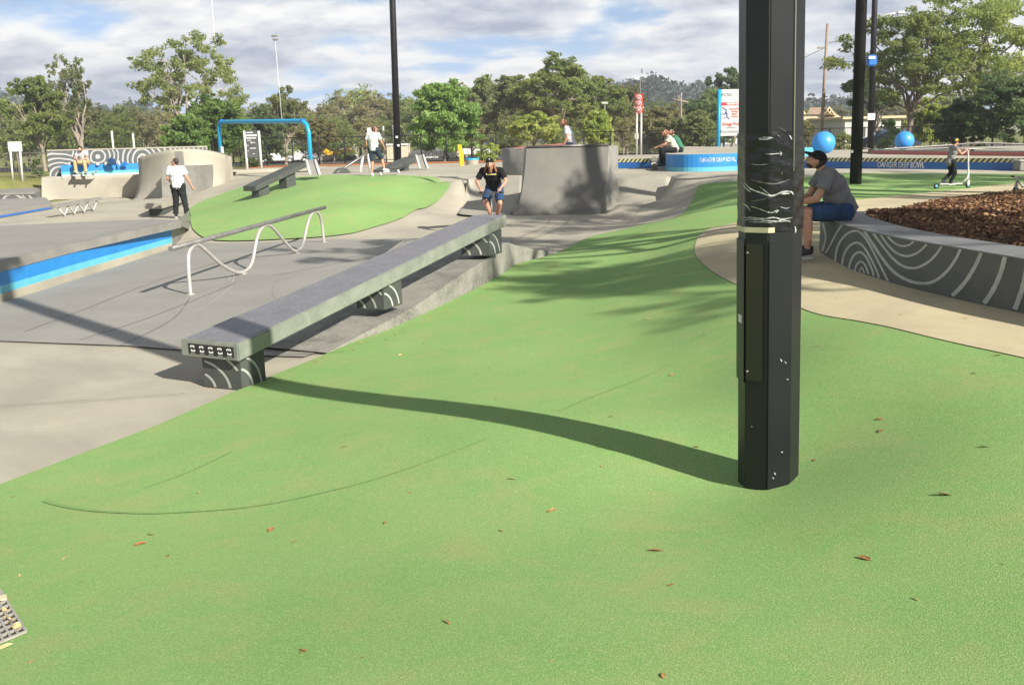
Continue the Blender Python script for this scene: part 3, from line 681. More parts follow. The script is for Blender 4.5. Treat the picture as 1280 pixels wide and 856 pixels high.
# little zigzag rail
ra = D(66, 258.5, P(75, 270, .2)[1]); rb = D(124, 248.5, P(118, 262, .2)[1]); org = (ra[0], ra[1], .2)
zr = empty('low_rail', org); tag(zr, 'low flat rail on white zigzag legs beyond the blue striped pad', 'grind rail')
ra_z = float(ra[2]); rb_z = float(rb[2])
dv = (rb-ra); dl = np.linalg.norm(dv[:2]); an = math.atan2(dv[1], dv[0])
b = MB(); M3 = Matrix.Rotation(an, 3, 'Z')@Matrix.Rotation(-math.atan2(dv[2], dl), 3, 'Y'); b.box(rel([(ra+rb)/2], org)[0], (dl*1.02, .16, .10), M=M3); b.build('flat_rail', M['conc_mid'], zr)
zz = MB(); pts = []
for i in range(9):
    t = .10+i*.105; p = lerp(ra, rb, t); pts.append((p[0], p[1], (h(*p[:2])+.03) if i % 2 else p[2]-.06))
zz.tube(rel(pts, org), .032, 8, smooth=True); zz.build('zigzag_legs', M['white'], zr)
# short ledge behind the walker
a_ = P(181, 268, .2); b_ = P(203, 268, .2); c_ = P(236, 257, .2); d_ = P(214, 256, .2)
org = (*a_[:2], 0); sl = empty('short_ledge', org); tag(sl, 'short pale-edged concrete ledge with dark base behind the standing person in white', 'ledge')
zc = float(D(190, 254, a_[1])[2]); 
prism('ledge_top', M['conc'], [a_, b_, c_, d_], zc, sl, org, zb=zc-.18)
prism('ledge_base', M['ledge_dark'], [lerp(a_, c_, .06)+np.array([.05, 0, 0]), lerp(b_, d_, .08), lerp(c_, a_, .1), lerp(d_, b_, .1)], zc-.18, sl, org)

# ------------------------------------------------------------------ bank at the back left with deck
b = MB(); org = (*tl[2][:2], 0); vs = []
for p, t in zip(bl, tl):
    d = t-p
    for k in range(7):
        s = k/6; vs.append(p+np.array([d[0]*s, d[1]*s, 0])+np.array([0, 0, d[2]*s]) - np.array([0, 0, .02 if k == 0 else 0]))
    vs.append(t+np.array([0, 4.5, .0]))
b.add(rel(vs, org), [(i*8+j, (i+1)*8+j, (i+1)*8+j+1, i*8+j+1) for i in range(5) for j in range(7)], 0, True)
b.add(rel([bl[0]-np.array([0, 0, .1]), tl[0]-np.array([0, 0, 1.2]), tl[0]], org), [(0, 1, 2)])
o = b.build('bank', M['conc']); o.location = org; o['kind'] = 'structure'
def stain_px(a): pass
# mural wall
mw0 = D(62, 219, 41.0); mw1 = D(262, 214, 43.2); zmt = float(D(62, 187.5, 41.0)[2]); zmt2 = float(D(220, 186.5, 42.6)[2]); zm = (zmt+zmt2)/2
mcs = [D(122, 196, 41.6), D(90, 206, 41.2), D(62, 216, 41.0)]
M['ring_wall'] = ringmat('mural_wall_paint', 5.2, [mcs[0], D(178, 200, 42.2), D(78, 222, 41.1)], (.085, .09, .09), (.36, .37, .35), .34)
org = (*mw0[:2], 1.1); b = MB(); dd = (mw1-mw0)[:2]; dd /= np.linalg.norm(dd); nb = np.array([-dd[1], dd[0]])*.25
ft = [mw0[:2], mw1[:2], mw1[:2]+nb, mw0[:2]+nb]; b.hexa(rel([(*p, 1.0) for p in ft], org), rel([(*p, zm) for p in ft], org))
mwo = empty('mural_wall', org); tag(mwo, 'low wall painted with white swirls on charcoal behind the blue bench', 'wall'); b.build('painted_panel', M['ring_wall'], mwo)
b = MB(); b.hexa(rel([(p[0], p[1]-.02*(i < 2), zm) for i, p in enumerate(ft)], org), rel([(p[0], p[1]-.02*(i < 2), zm+.05) for i, p in enumerate(ft)], org)); b.build('capping', M['conc'], mwo)
bp = [D(77, 219, 40.6)[:2], D(174, 217.5, 41.6)[:2]]; dd2 = (bp[1]-bp[0])/np.linalg.norm(bp[1]-bp[0]); nb = np.array([-dd2[1], dd2[0]])*.42
org = (*bp[0], 1.1); be = empty('blue_bench', org); tag(be, 'long blue painted concrete bench against the swirl mural wall', 'bench')
zb1 = float(D(77, 207, 40.6)[2]); ft = [bp[0], bp[1], bp[1]+nb, bp[0]+nb]
for nm, z0, z1, mm in (('pale_plinth', 1.05, 1.18, M['white']), ('cyan_band', 1.18, 1.30, M['cyan']), ('blue_seat', 1.30, zb1, M['blue_mid'])):
    b = MB(); b.hexa(rel([(*p, z0) for p in ft], org), rel([(*p, z1) for p in ft], org)); b.build(nm, mm, be)
# bits on the bench
def block_item(name, label, cat, px, Y, py0, py1, wpx, dep, m, group=None):
    p = D(px, py1, Y); p2 = D(px, py0, Y); ww = wpx*Y/F; b = MB(); hh = p2[2]-p[2]; b.lathe((0, 0, 0), [(0, 0), (ww*.5, 0), (ww*.5, hh*.7), (ww*.32, hh*.85), (ww*.25, hh), (0, hh)], 10)
    o = b.build(name, m); o.location = p; tag(o, label, cat, group); return o
def bag(name, label, px, Y, py0, py1, wpx, m):
    p = D(px, py1, Y); p2 = D(px, py0, Y); ww = wpx*Y/F; hh = p2[2]-p[2]; root = empty(name, p); tag(root, label, 'bag')
    b = MB(); b.hexa([(-ww/2, -.1, 0), (ww/2, -.1, 0), (ww/2, .1, 0), (-ww/2, .1, 0)], [(-ww*.32, -.06, hh), (ww*.32, -.06, hh), (ww*.32, .06, hh), (-ww*.32, .06, hh)]); b.build('bag_body', m, root, .03)
    MB().tube([(-.05, -.02, hh*.95), (-.03, -.02, hh*1.12), (.03, -.02, hh*1.12), (.05, -.02, hh*.95)], .012, 6).build('strap', m, root)
bag('backpack', 'dark navy backpack sitting on the blue bench right of the seated person', 140, 40.9, 198, 206.5, 11, M['c_navy'])
bag('shopping_bag', 'small blue bag near the right end of the blue bench', 156, 41.2, 203, 206.5, 8, M['blue'])
block_item('drink_cup', 'white paper cup on the blue bench left of the seated person', 'cup', 87, 40.8, 203, 206.8, 2.2, 1, M['white'])
block_item('drink_cup', 'white cup on the blue bench between seated person and navy backpack', 'cup', 122, 41.0, 203, 206.8, 4, 1, M['white'])
block_item('drink_bottle', 'pale tan bottle on the blue bench just left of the navy backpack', 'bottle', 132, 41.0, 202, 206.8, 2, 1, M['tape_cream'])
block_item('drink_bottle', 'white bottle on the blue bench just right of the navy backpack', 'bottle', 149, 41.1, 201, 206.8, 2.2, 1, M['white'])
# big curved concrete wall
cw = empty('curved_ramp_wall', (*D(230, 240, 38.2)[:2], .2)); org = cw.location[:]
tag(cw, 'tall curved pale concrete ramp wall with a dark square panel behind the person in white', 'ramp')
vs = []; NX = 25; NZ = 13
for i in range(NX):
    u = i/(NX-1)*2-1; pxb = 217+u*56; pyb = 240.5+abs(u)*.5*(-1)+(-2*u)
    Yb = 36.6+1.5*u*u+.0; base = D(pxb, 240, Yb); base[2] = .15
    topz = float(D(228, 186.5, 38.2)[2])-.34*(abs(u)**2.2) 
    for j in range(NZ):
        s = j/(NZ-1); vs.append((base[0], base[1]+1.3*(1-math.sqrt(max(0, 1-(1-s)**2)))*(-1)+1.3, base[2]+(topz-base[2])*s))
    vs.append((base[0]*1.0, base[1]+1.3+.9, topz)); vs.append((base[0], base[1]+1.3+.95, 1.0))
k = NZ+2; b = MB(); b.add(rel(vs, org), [(i*k+j, (i+1)*k+j, (i+1)*k+j+1, i*k+j+1) for i in range(NX-1) for j in range(k-1)], 0, True)
for side_i in (0, NX-1):
    b.add(rel([vs[side_i*k+j] for j in range(k)]+[(vs[side_i*k][0], vs[side_i*k+k-1][1], .1)], org), [tuple(range(k+1))])
b.build('concrete_face', M['conc'], cw)
pn = [D(203, 240, 36.3), D(246, 239, 36.3)]; zt_ = float(D(230, 208.5, 36.3)[2]); b = MB()
b.hexa(rel([(pn[0][0], 36.15, .1), (pn[1][0], 36.15, .1), (pn[1][0], 38.6, .1), (pn[0][0], 38.6, .1)], org), rel([(pn[0][0], 36.35, zt_), (pn[1][0], 36.35, zt_), (pn[1][0], 38.6, zt_), (pn[0][0], 38.6, zt_)], org)); b.build('dark_panel', M['conc_mid'], cw, .02)
pq = D(234, 208, 36.9); b = MB(); b.box(rel([(pq[0]-.3, 37.0, zt_+.28)], org)[0], (.10, .7, .56)); b.build('fin', M['conc_mid'], cw)

# ------------------------------------------------------------------ sloped ledges behind the mound
def sloped(px0, py0, px1, py1, Y0, Y1, w, th, label, legs, dx=.35, m=None):
    a = D(px0, py0, Y0); c = D(px1, py1, Y1); org = (a[0], a[1], float(a[2])-.5); e = empty('sloped_ledge', org); tag(e, label, 'ledge')
    d = (c-a); d2 = d[:2]/np.linalg.norm(d[:2]); nrm = np.array([-d2[1], d2[0], 0])*w
    if nrm[1] < 0: nrm = -nrm
    t = [a, c, c+nrm, a+nrm]; bt = [p-np.array([0, 0, th]) for p in t]; MB().hexa(rel(bt, org), rel(t, org)).build('ledge_beam', m or M['ledge_dark'], e, .01)
    for s in legs:
        p = lerp(a, c, s)+nrm*.2; pz = h(*p[:2])-.05; lw = .22; dd3 = np.array([*d2, 0])
        ft = [p-dd3*lw, p+dd3*lw, p+dd3*lw+nrm*.6, p-dd3*lw+nrm*.6]; MB().hexa(rel([(f[0], f[1], min(pz, h(f[0], f[1])-.05)) for f in ft], org), rel([(f[0], f[1], lerp(a, c, s)[2]-th+.01+(f-p)@dd3*d[2]/np.linalg.norm(d[:2])) for f in ft], org)).build('leg', M['ledge_dark'], e)
    return e
sloped(319, 233, 383, 203, 30.5, 32.5, .55, .16, 'dark sloping ledge on two block legs running up the green mound', (.2, .72))
sloped(482, 212.5, 520, 196, 36, 39, .5, .22, 'dark sloping ledge leaning up beside the tall black light pole', (.75,))
def flap(px0, px1, y0, y1, Y, label):
    a = D(px0+5, y1, Y); b2 = D(px1, y1, Y); t0 = D(px0, y0, Y-.1+.6); t1 = D(px1-6, y0, Y+.5); org = (a[0], a[1], float(a[2])); e = empty('steel_wedge', org); tag(e, label, 'ramp wedge')
    bk = np.array([0, .25, 0]); MB().hexa(rel([a, b2, b2+bk, a+bk], org), rel([t0, t1, t1+bk, t0+bk], org)).build('grey_panel', M['conc_mid'], e)
    for p, t in ((a, t0), (b2, t1)): MB().tube(rel([p-np.array([0, .04, 0]), t-np.array([0, .04, 0])], org), .045, 8).build('white_edge', M['white'], e)
flap(383, 400, 200, 219, 33.0, 'leaning grey wedge panel with white edges at the top of the mound ledge')
flap(520, 535, 194, 211, 39.2, 'leaning grey wedge panel with white edges right of the tall black light pole')
# rail on the crest, white leg
a = D(420, 217, 36); c = D(460, 190.5, 38); org = tuple(D(440, 217, 37)); e = empty('sloped_rail', org); tag(e, 'dark sloping handrail with a single white leg behind the skateboarder', 'grind rail')
MB().tube(rel([a, c, c+np.array([.3, .1, -.1])], org), .05, 8).build('rail_bar', M['rail_dark'], e)
lt = D(454, 194, 37.7); lb = D(450, 216, 37.3); MB().tube(rel([lt, lb], org), .05, 8).build('leg', M['white'], e)
MB().tube(rel([c, D(463, 217, 38)], org), .045, 8).build('leg', M['white'], e)
p = D(427, 217.5, 36.4); q_ = D(432, 210.5, 36.4)
b = MB(); b.hexa([(-.35, -.3, 0), (.35, -.3, 0), (.35, .3, 0), (-.35, .3, 0)], [(-.12, -.2, .22), (.15, -.2, .22), (.15, .2, .22), (-.12, .2, .22)]); o = b.build('rail_kicker', M['ledge_dark'], None, .02); o.location = p; tag(o, 'small dark wedge at the foot of the sloping handrail', 'ramp wedge')

# ------------------------------------------------------------------ quarter pipe
zb = .3; ql = P(637, 269, zb); qr = P(742, 268, zb); zt = 2.4-(183-166.5)*26.2/F
tl_ = D(658, 183.5, 26.0); tr_ = D(761, 182, 26.2); zt = float((tl_[2]+tr_[2])/2); print('qp', ql, qr, zt)
org = (*((ql+qr)/2)[:2], zb); qp = empty('quarter_pipe', org); tag(qp, 'tall grey concrete quarter pipe with a narrow steel lip in the centre of the park', 'ramp')
vs = []; NS = 16
for k_, (s0, s1) in enumerate(((ql, tl_), (qr, tr_))):
    for j in range(NS+1):
        th = (j/NS)*R(76); hx = math.sin(th)/math.sin(R(76)); hz = (1-math.cos(th))/(1-math.cos(R(76)))
        vs.append((s0[0]+(s1[0]-s0[0])*hx, s0[1]+(s1[1]-s0[1])*hx, zb-.03+(zt-zb+.03)*hz))
b = MB(); b.add(rel(vs, org), [(j, NS+1+j, NS+2+j, j+1) for j in range(NS)], 0, True); b.build('riding_face', M['conc_smooth'], qp)
n_ = NS+1
def sideplate(vsl, dx):
    bk = (vsl[-1][0]+dx, vsl[-1][1]+1.3); L_ = [tuple(p) for p in vsl]+[(bk[0]+.25*dx, bk[1], zt-.001), (bk[0]+1.2*dx, bk[1]+.6, .6)]
    L_ += [(vsl[0][0], vsl[0][1]+.2, 0.0)]
    return L_
for vsl, dx, nm in ((vs[:n_], -.1, 'side_wall'), (vs[n_:], .25, 'side_wall')):
    b = MB(); 
    top_ = [tuple(p) for p in vsl]; low = [(p[0]+(.1 if dx > 0 else -.05)*(1+(zt-p[2])*.35), p[1]+.02+.1*(zt-p[2]), .0) for p in vsl]
    for j in range(n_-1): b.add(rel([top_[j], top_[j+1], low[j+1], low[j]], org), [(0, 1, 2, 3)])
    # deck side
    t1 = top_[-1]; bk = (t1[0]+dx*.3, t1[1]+1.1, zt); b.add(rel([t1, bk, (bk[0]+dx*1.6, bk[1], .5), low[-1]], org), [(0, 1, 2, 3)]); b.build(nm, M['conc_mid'], qp)
t0_, t1_ = vs[n_-1], vs[-1]; bk0 = (t0_[0]-.03, t0_[1]+1.1, zt); bk1 = (t1_[0]+.075, t1_[1]+1.1, zt)
MB().add(rel([t0_, t1_, bk1, bk0, (bk0[0]-.1, bk0[1]+.2, .5), (bk1[0]+.3, bk1[1]+.2, .5)], org), [(0, 1, 2, 3), (3, 2, 5, 4)]).build('deck', M['conc_mid'], qp)
MB().tube(rel([(t0_[0], t0_[1]-.01, zt+.005), (t1_[0], t1_[1]-.01, zt+.005)], org), .03, 8).build('coping', M['rail_dark'], qp)

for hb, ht, gap in ((hipL_b, hipL_t, .18), (hipR_b, hipR_t, .12)):
    hb = smooth_poly([q(p, -.03) for p in hb], n=4); ht = smooth_poly(ht, n=4); k = 14; org = tuple(ht[4]); b = MB(); vs = []
    for p, t in zip(hb, ht):
        for j in range(k):
            th = j/(k-1)*R(62); hx = math.sin(th)/math.sin(R(62)); hz = (1-math.cos(th))/(1-math.cos(R(62))); vs.append((p[0]+(t[0]-p[0])*hx, p[1]+(t[1]-p[1])*hx, p[2]+(t[2]+.01-p[2])*hz))
        vs.append((t[0], t[1]+.35, t[2]+.01)); vs.append((t[0], t[1]+.5, t[2]-.1))
    kk = k+2; b.add(rel(vs, org), [(i*kk+j, (i+1)*kk+j, (i+1)*kk+j+1, i*kk+j+1) for i in range(len(hb)-1) for j in range(kk-1)], 0, True)
    for e_i in (0, len(hb)-1): L_ = [vs[e_i*kk+j] for j in range(kk)]; b.add(rel(L_+[(L_[-1][0], L_[-1][1], -.1), (L_[0][0], L_[0][1], -.1)], org), [tuple(range(kk+2))])
    o = b.build('curved_bank', M['conc_mid2']); o.location = org; o['kind'] = 'structure'
# low curved hips left and right of the quarter pipe are part of the floor; lip strips
# round concrete bowl rim with red floor behind it
bc = D(700, 196, 34.5); org = (bc[0], bc[1], 1.1); br = empty('round_bowl', org); tag(br, 'round raised concrete bowl with faded red floor behind the quarter pipe', 'bowl')
rr = (700-629)*34.5/F; zr_ = float(D(640, 186, 33.5)[2])-1.1; print('bowl', rr, zr_)
b = MB(); b.lathe((0, 0, 0), [(rr, -.1), (rr, zr_), (rr-.28, zr_+.01)], 48); b.build('concrete_rim', M['conc_mid'], br)
b = MB(); b.lathe((0, 0, 0), [(rr-.28, zr_+.004), (rr*.6, zr_+.05), (0, zr_+.12)], 48); b.build('red_floor', M['red'], br)

def wrap_text(o, line, org):            # lay the painted letters onto the curved face
    X = [float(p[0]) for p in line]; Y_ = [float(p[1]) for p in line]; ym = [v.co.y for v in o.data.vertices]; mid = None
    for v in o.data.vertices: v.co.y = float(np.interp(v.co.x+org[0], X, Y_))-org[1]-.006
    o.data.update()
# ------------------------------------------------------------------ pool edge walls
wl = [(757, 210.5), (800, 210), (860, 209.8), (930, 209.5), (1000, 209.5), (1060, 210.3), (1130, 211.3), (1200, 212), (1280, 213), (1440, 216)]
wp = [P(a, b_, 1.1) for a, b_ in wl]; ztw = [float(D(a, 198.0+(0.2 if a > 900 else 0), p[1])[2]) for (a, b_), p in zip(wl, wp)]; ztw_m = float(np.mean(ztw)); print('pool wall', [round(float(p[1]), 1) for p in wp], ztw)
ZW = ztw_m
org = (*wp[6][:2], 1.1); pw = empty('pool_edge_wall', org); tag(pw, 'low dark blue bowl edge wall with hazard stripes and warning lettering', 'wall')
pts = smooth_poly([p[:2] for p in wp], n=8)
b = MB(); hz = ZW-.115
banded(b, pts, [[1.0, hz] for _ in pts], [0], org); b.build('blue_face', M['navy'], pw)
# hazard band: many slanted quads
acc = [0]
for i in range(1, len(pts)): acc.append(acc[-1]+float(np.linalg.norm(pts[i]-pts[i-1])))
def at_s(s):
    s = min(max(s, 0), acc[-1]-1e-4); i = next(k_ for k_ in range(len(acc)-1) if acc[k_+1] > s); t = (s-acc[i])/(acc[i+1]-acc[i]); return lerp(pts[i], pts[i+1], t)
b = MB(); pit = .155; s = 0; k_ = 0
banded(b, [p-np.array([0, .0]) for p in pts], [[hz, ZW] for _ in pts], [0], org)
while s < acc[-1]-.4:
    c0, c1, c2, c3_ = at_s(s), at_s(s+.075), at_s(s+.075+.1), at_s(s+.1); f_ = np.array([0, -.004])
    b.add(rel([(*(c0+f_), hz), (*(c1+f_), hz), (*(c2+f_), ZW), (*(c3_+f_), ZW)], org), [(0, 1, 2, 3)], 1); s += pit
b.build('hazard_stripe', [M['hazard_k'], M['hazard_y']], pw)
def place_text(txt, px, py, Y, size, m, parent, xdir, bold, sq=1, name='lettering', zoff=0):
    o = text_mesh(txt, size, m, name, bold, sq); p = D(px, py, Y); orient(o, p, xdir, (0, 0, 1), parent, parent.location); return o
def Yat(px):
    best = min(pts, key=lambda p: abs(proj([p[0], p[1], 1.2])[0]-px)); return best
c0 = Yat(1128); c_a = Yat(1105); c_b = Yat(1150); xd_ = np.array([*(c_b-c_a), 0])
p = D(1128, 206.8, c0[1]-.03); tx = text_mesh('DANGER DEEP BOWL', .24, M['white_print'], 'lettering', .001, .64); orient(tx, (p[0], c0[1]-.03-.0, p[2]), xd_, (0, 0, 1), pw, org); wrap_text(tx, pts, org)
# pale deck behind the wall
deck = [tuple(p) for p in pts]+[(28, 41), (17, 41.5), (8, 41.5), (pts[0][0]-1.5, 41.5)]
sheet('bowl_deck', deck, 0, M['conc'], .8, zf=lambda V: np.full(len(V), ZW)+np.clip((V[:, 1]-34)/7, 0, 1)*.0)
# skirt of the deck at the back and left end so it is solid
b = MB(); dk = deck[len(pts)-1:]+[deck[0]]; banded(b, [np.array(p) for p in dk], [[.9, ZW] for _ in dk], [0], (0, 0, 0)); o = b.build('bowl_deck_side', M['conc']); o['kind'] = 'structure'
# bright blue rounded wall platform
bw = [(838, 197), (833, 203), (831.5, 209), (834, 213), (850, 214.3), (885, 214), (925, 212.5), (960, 210), (990, 206), (1006, 202)]
bpz = [P(a, b_, 1.1) for a, b_ in bw]; zbt = float(D(860, 193, bpz[4][1])[2]); print('blue wall', zbt, bpz[4])
cp = smooth_poly([p[:2] for p in bpz], n=6); org = (*bpz[5][:2], 1.1); bb_ = empty('blue_seat_wall', org); tag(bb_, 'rounded bright blue seating wall with pale turquoise foot and white warning lettering', 'wall')
nb_ = len(cp); cen = np.mean(cp, 0)+np.array([0, 1.2])
b = MB(); banded(b, cp, [[1.0, 1.22] for _ in cp], [0], org); b.build('turquoise_foot', M['cyan'], bb_)
b = MB(); banded(b, cp, [[1.22, zbt] for _ in cp], [0], org); b.build('blue_face', M['blue_mid'], bb_)
top_poly = [tuple(p) for p in cp]
b = MB(); b.add(rel([(*p, zbt) for p in top_poly], org), [tuple(range(nb_))]); b.build('wall_top', M['conc'], bb_)
b = MB(); banded(b, [cp[-1], cp[0]], [[1.0, zbt]]*2, [0], org); b.build('back_face', M['conc'], bb_)
def Ycp(px): return min(cp[12:], key=lambda p: abs(proj([p[0], p[1], 1.3])[0]-px))
c_a = Ycp(880); c_b = Ycp(916); c0 = Ycp(898); xd_ = np.array([*(c_b-c_a), 0])
p = D(898, 200, c0[1]-.04); tx = text_mesh('DANGER DEEP BOWL.', .19, M['white_print'], 'lettering', .001, .66); orient(tx, (c0[0], c0[1]-.015, p[2]), xd_, (0, 0, 1), bb_, org); wrap_text(tx, cp[12:], org)
# small cyan step by the pole's right side
e = D(1004, 190, 33.5); b = MB(); b.box((0, 0, -.12), (.5, .6, .3)); o = b.build('cyan_block', M['cyan'], None, .02); o.location = (e[0], e[1], float(e[2])); 
o.location.z = ZW+.27; tag(o, 'small turquoise block showing behind the cap of the seated man', 'block')
# red band and rails at the right back
rw = [(1085, 190), (1094, 192.6), (1130, 193.5), (1200, 194.5), (1280, 195.5), (1440, 198)]
rp = [P(a, b_, ZW) for a, b_ in rw]; zrd = float(D(1150, 187.3, rp[2][1])[2]); cpr = smooth_poly([p[:2] for p in rp], n=5); org = (*rp[2][:2], ZW); rk = empty('red_kerb', org); tag(rk, 'long low red painted kerb with grey top behind the bowl edge', 'kerb')
b = MB(); banded(b, cpr, [[ZW-.02, zrd-.04] for _ in cpr], [0], org); b.build('red_face', M['red'], rk)
bk = [p+np.array([.1, .9]) for p in cpr]; b = MB(); banded(b, cpr, [[zrd-.04, zrd] for _ in cpr], [0], org)
b.add(rel([(*p, zrd) for p in cpr]+[(*p, zrd) for p in bk], org), [(i, i+1, len(cpr)+i+1, len(cpr)+i) for i in range(len(cpr)-1)]); b.build('grey_top', M['conc_mid'], rk)
# pipe rail along its top
e0 = D(1098, 187, 36.0); e1 = D(1180, 182, 36.2); e2 = D(1235, 179, 36.2); e3 = D(1350, 184, 36); org = (e1[0], e1[1], ZW); rl = empty('curved_pipe_rail', org); tag(rl, 'grey pipe grind rail running along the red kerb at the far right', 'grind rail')
MB().tube(rel(smooth_poly([e0, e1, e2, e3], n=6), org), .03, 8).build('top_pipe', M['rail_dark'], rl)
g0 = D(1098, 189.5, 36.5); g1_ = D(1200, 186, 36.4); g2_ = D(1300, 188, 36.4); MB().tube(rel([g0, g1_, g2_], org), .028, 8).build('lower_pipe', M['rail_dark'], rl)
for px in (1180, 1256, 1278):
    a_ = D(px, 181, 36.2); MB().tube(rel([a_, (a_[0], a_[1], zrd)], org), .03, 8).build('leg', M['rail_dark'], rl)
# steel bench at the right edge
p = P(1278, 213, 1.1); b = MB(); b.box((0, 0, .27), (.9, .4, .06)); o1 = empty('steel_box', p); tag(o1, 'small grey metal box on the plaza at the right edge', 'box')
b = MB(); b.box((.1, 0, .13), (.55, .4, .26)); b.build('box_body', M['conc_mid'], o1, .01); b = MB(); b.box((.1, 0, .275), (.62, .46, .03)); b.build('box_lid', M['steel'], o1)

# blue balls
def ball(px, py, rpx, Y, label):
    c = D(px, py, Y); r_ = rpx*Y/F; zc = float(c[2]); e = empty('blue_ball', (c[0], c[1], ZW)); tag(e, label, 'ball', 'blue concrete balls on the bowl deck')
    b = MB(); b.ell((0, 0, zc-ZW), (r_, r_, r_), 32, 20); b.build('sphere', M['ball_blue'], e); b = MB(); b.lathe((0, 0, 0), [(r_*.5, -.02), (r_*.45, max(zc-ZW-r_*.8, .03))], 16); b.build('ball_foot', M['conc_mid'], e)
ball(1029.5, 179, 14, 33.5, 'larger sky blue concrete ball just right of the near black pole')
ball(1130.5, 176, 11.3, 36.8, 'smaller sky blue concrete ball on the deck in front of the big gum tree')

# ------------------------------------------------------------------ planter seat wall
ob = [(1027, 306), (1024, 311), (1026, 317), (1039, 325), (1069, 340), (1121, 357), (1189, 374), (1280, 394), (1420, 424)]
op = [G(a, b_) for a, b_ in ob]
outl = smooth_poly([p[:2] for p in op], n=8)
ZS = 1.36
inl = []
for i, p in enumerate(outl):
    a = outl[max(i-1, 0)]; c = outl[min(i+1, len(outl)-1)]; t = (c-a)/np.linalg.norm(c-a); nrm = np.array([-t[1], t[0]])
    inl.append(p+nrm*.5)
org = (*outl[20], .9); sw = empty('seat_wall', org); tag(sw, 'curved charcoal seating wall painted with pale concentric arcs round the bark bed', 'wall')
NW = len(outl)
gz = [h(*p) for p in outl]
b = MB(); banded(b, outl, [[g_-.06, ZS-.01] for g_ in gz], [0], org)
# painted arcs traced on the face
def on_wall(px, py):
    d = ray(px, py)[:]; best = None
    for i in range(NW-1):
        a = outl[i]; c = outl[i+1]; e_ = c-a
        det = d[0]*(-e_[1])-d[1]*(-e_[0])
        if abs(det) < 1e-9: continue
        t = (a[0]*(-e_[1])-a[1]*(-e_[0]))/det; s_ = (d[0]*a[1]-d[1]*a[0])/det
        if -.001 <= s_ <= 1.001 and t > 0:
            if best is None or t < best[0]: best = (t, i+s_)
    if best is None: return None
    z_ = CZ+d[2]*best[0]; return best[1], z_
def face_pt(s_, z_, off=.004):
    i = int(min(max(s_, 0), NW-1.0001)); t = s_-i; p = lerp(outl[i], outl[i+1], t); e_ = outl[i+1]-outl[i]; e_ = e_/np.linalg.norm(e_); nrm = np.array([e_[1], -e_[0]])
    return (*(p+nrm*off), z_)
def arcp(x, y): return (860+x*.3737, 140+y*.3737)
arcs = [([(452, 372), (462, 420), (450, 465)], 7), ([(462, 472), (480, 440), (498, 405), (516, 378)], 7), ([(493, 500), (500, 455), (520, 420), (548, 400), (575, 402), (600, 430), (625, 475), (650, 525), (670, 565)], 8),
        ([(516, 515), (522, 480), (540, 450), (565, 437), (588, 450), (610, 485), (632, 530), (640, 555)], 8), ([(538, 528), (545, 500), (560, 475), (580, 470), (600, 490), (618, 530), (622, 548)], 8),
        ([(558, 536), (565, 512), (580, 500), (595, 515), (605, 542)], 7), ([(573, 540), (582, 520), (592, 541)], 5),
        ([(590, 398), (615, 435), (645, 480), (680, 525), (720, 555), (770, 572), (820, 568), (865, 535), (895, 495), (913, 458)], 11), ([(620, 405), (650, 445), (685, 488), (720, 515), (760, 522), (800, 505), (830, 478), (850, 448)], 9),
        ([(645, 410), (670, 445), (700, 472), (735, 482), (770, 470), (800, 443)], 8), ([(668, 415), (690, 437), (715, 448), (740, 445), (757, 432)], 7),
        ([(984, 466), (965, 510), (935, 560), (905, 595), (885, 614)], 15), ([(1063, 478), (1050, 530), (1030, 580), (1005, 622), (992, 640)], 18), ([(1140, 488), (1128, 560), (1110, 620), (1095, 660)], 19), ([(1210, 495), (1200, 560), (1180, 630), (1165, 690)], 20)]
for ptsx, wpx in arcs:
    sp = smooth_poly([np.array(p, float) for p in ptsx], n=8); vs = []; ok = []
    for i, p in enumerate(sp):
        a = sp[max(i-1, 0)]; c = sp[min(i+1, len(sp)-1)]; t = (c-a)/np.linalg.norm(c-a); nrm = np.array([-t[1], t[0]])*wpx*.45*random.uniform(.9, 1.1)
        good = True
        for s_ in (-1, 1):
            w_ = on_wall(*arcp(*(p+nrm*s_)))
            if w_ is None: good = False; vs.append((0, 0, 0)); continue
            s__, z_ = w_; gh = h(*lerp(outl[int(min(s__, NW-2))], outl[int(min(s__, NW-2))+1], .5)); z_ = min(max(z_, gh+.005), ZS-.012)
            vs.append(face_pt(s__, z_))
        ok.append(good)
    b.add(rel(vs, org), [(2*i, 2*i+1, 2*i+3, 2*i+2) for i in range(len(sp)-1) if ok[i] and ok[i+1]], 1)
b.build('painted_face', [M['mural_grey'], M['mural_white']], sw, fix=False)
b = MB(); vs = []
for i in range(NW): vs += [(*outl[i], ZS-.012), (*outl[i], ZS), (*inl[i], ZS), (*inl[i], .9)]
fs = [(4*i+j, 4*i+4+j, 4*i+5+j, 4*i+1+j) for i in range(NW-1) for j in range(3)]; b.add(rel(vs, org), fs); b.build('wall_top', M['wall_top'], sw)
b = MB(); b.add(rel([(*outl[0], .8), (*inl[0], .8), (*inl[0], ZS-.001), (*outl[0], ZS-.001)], org), [(0, 1, 2, 3)]); b.build('end_face', M['mural_grey'], sw)

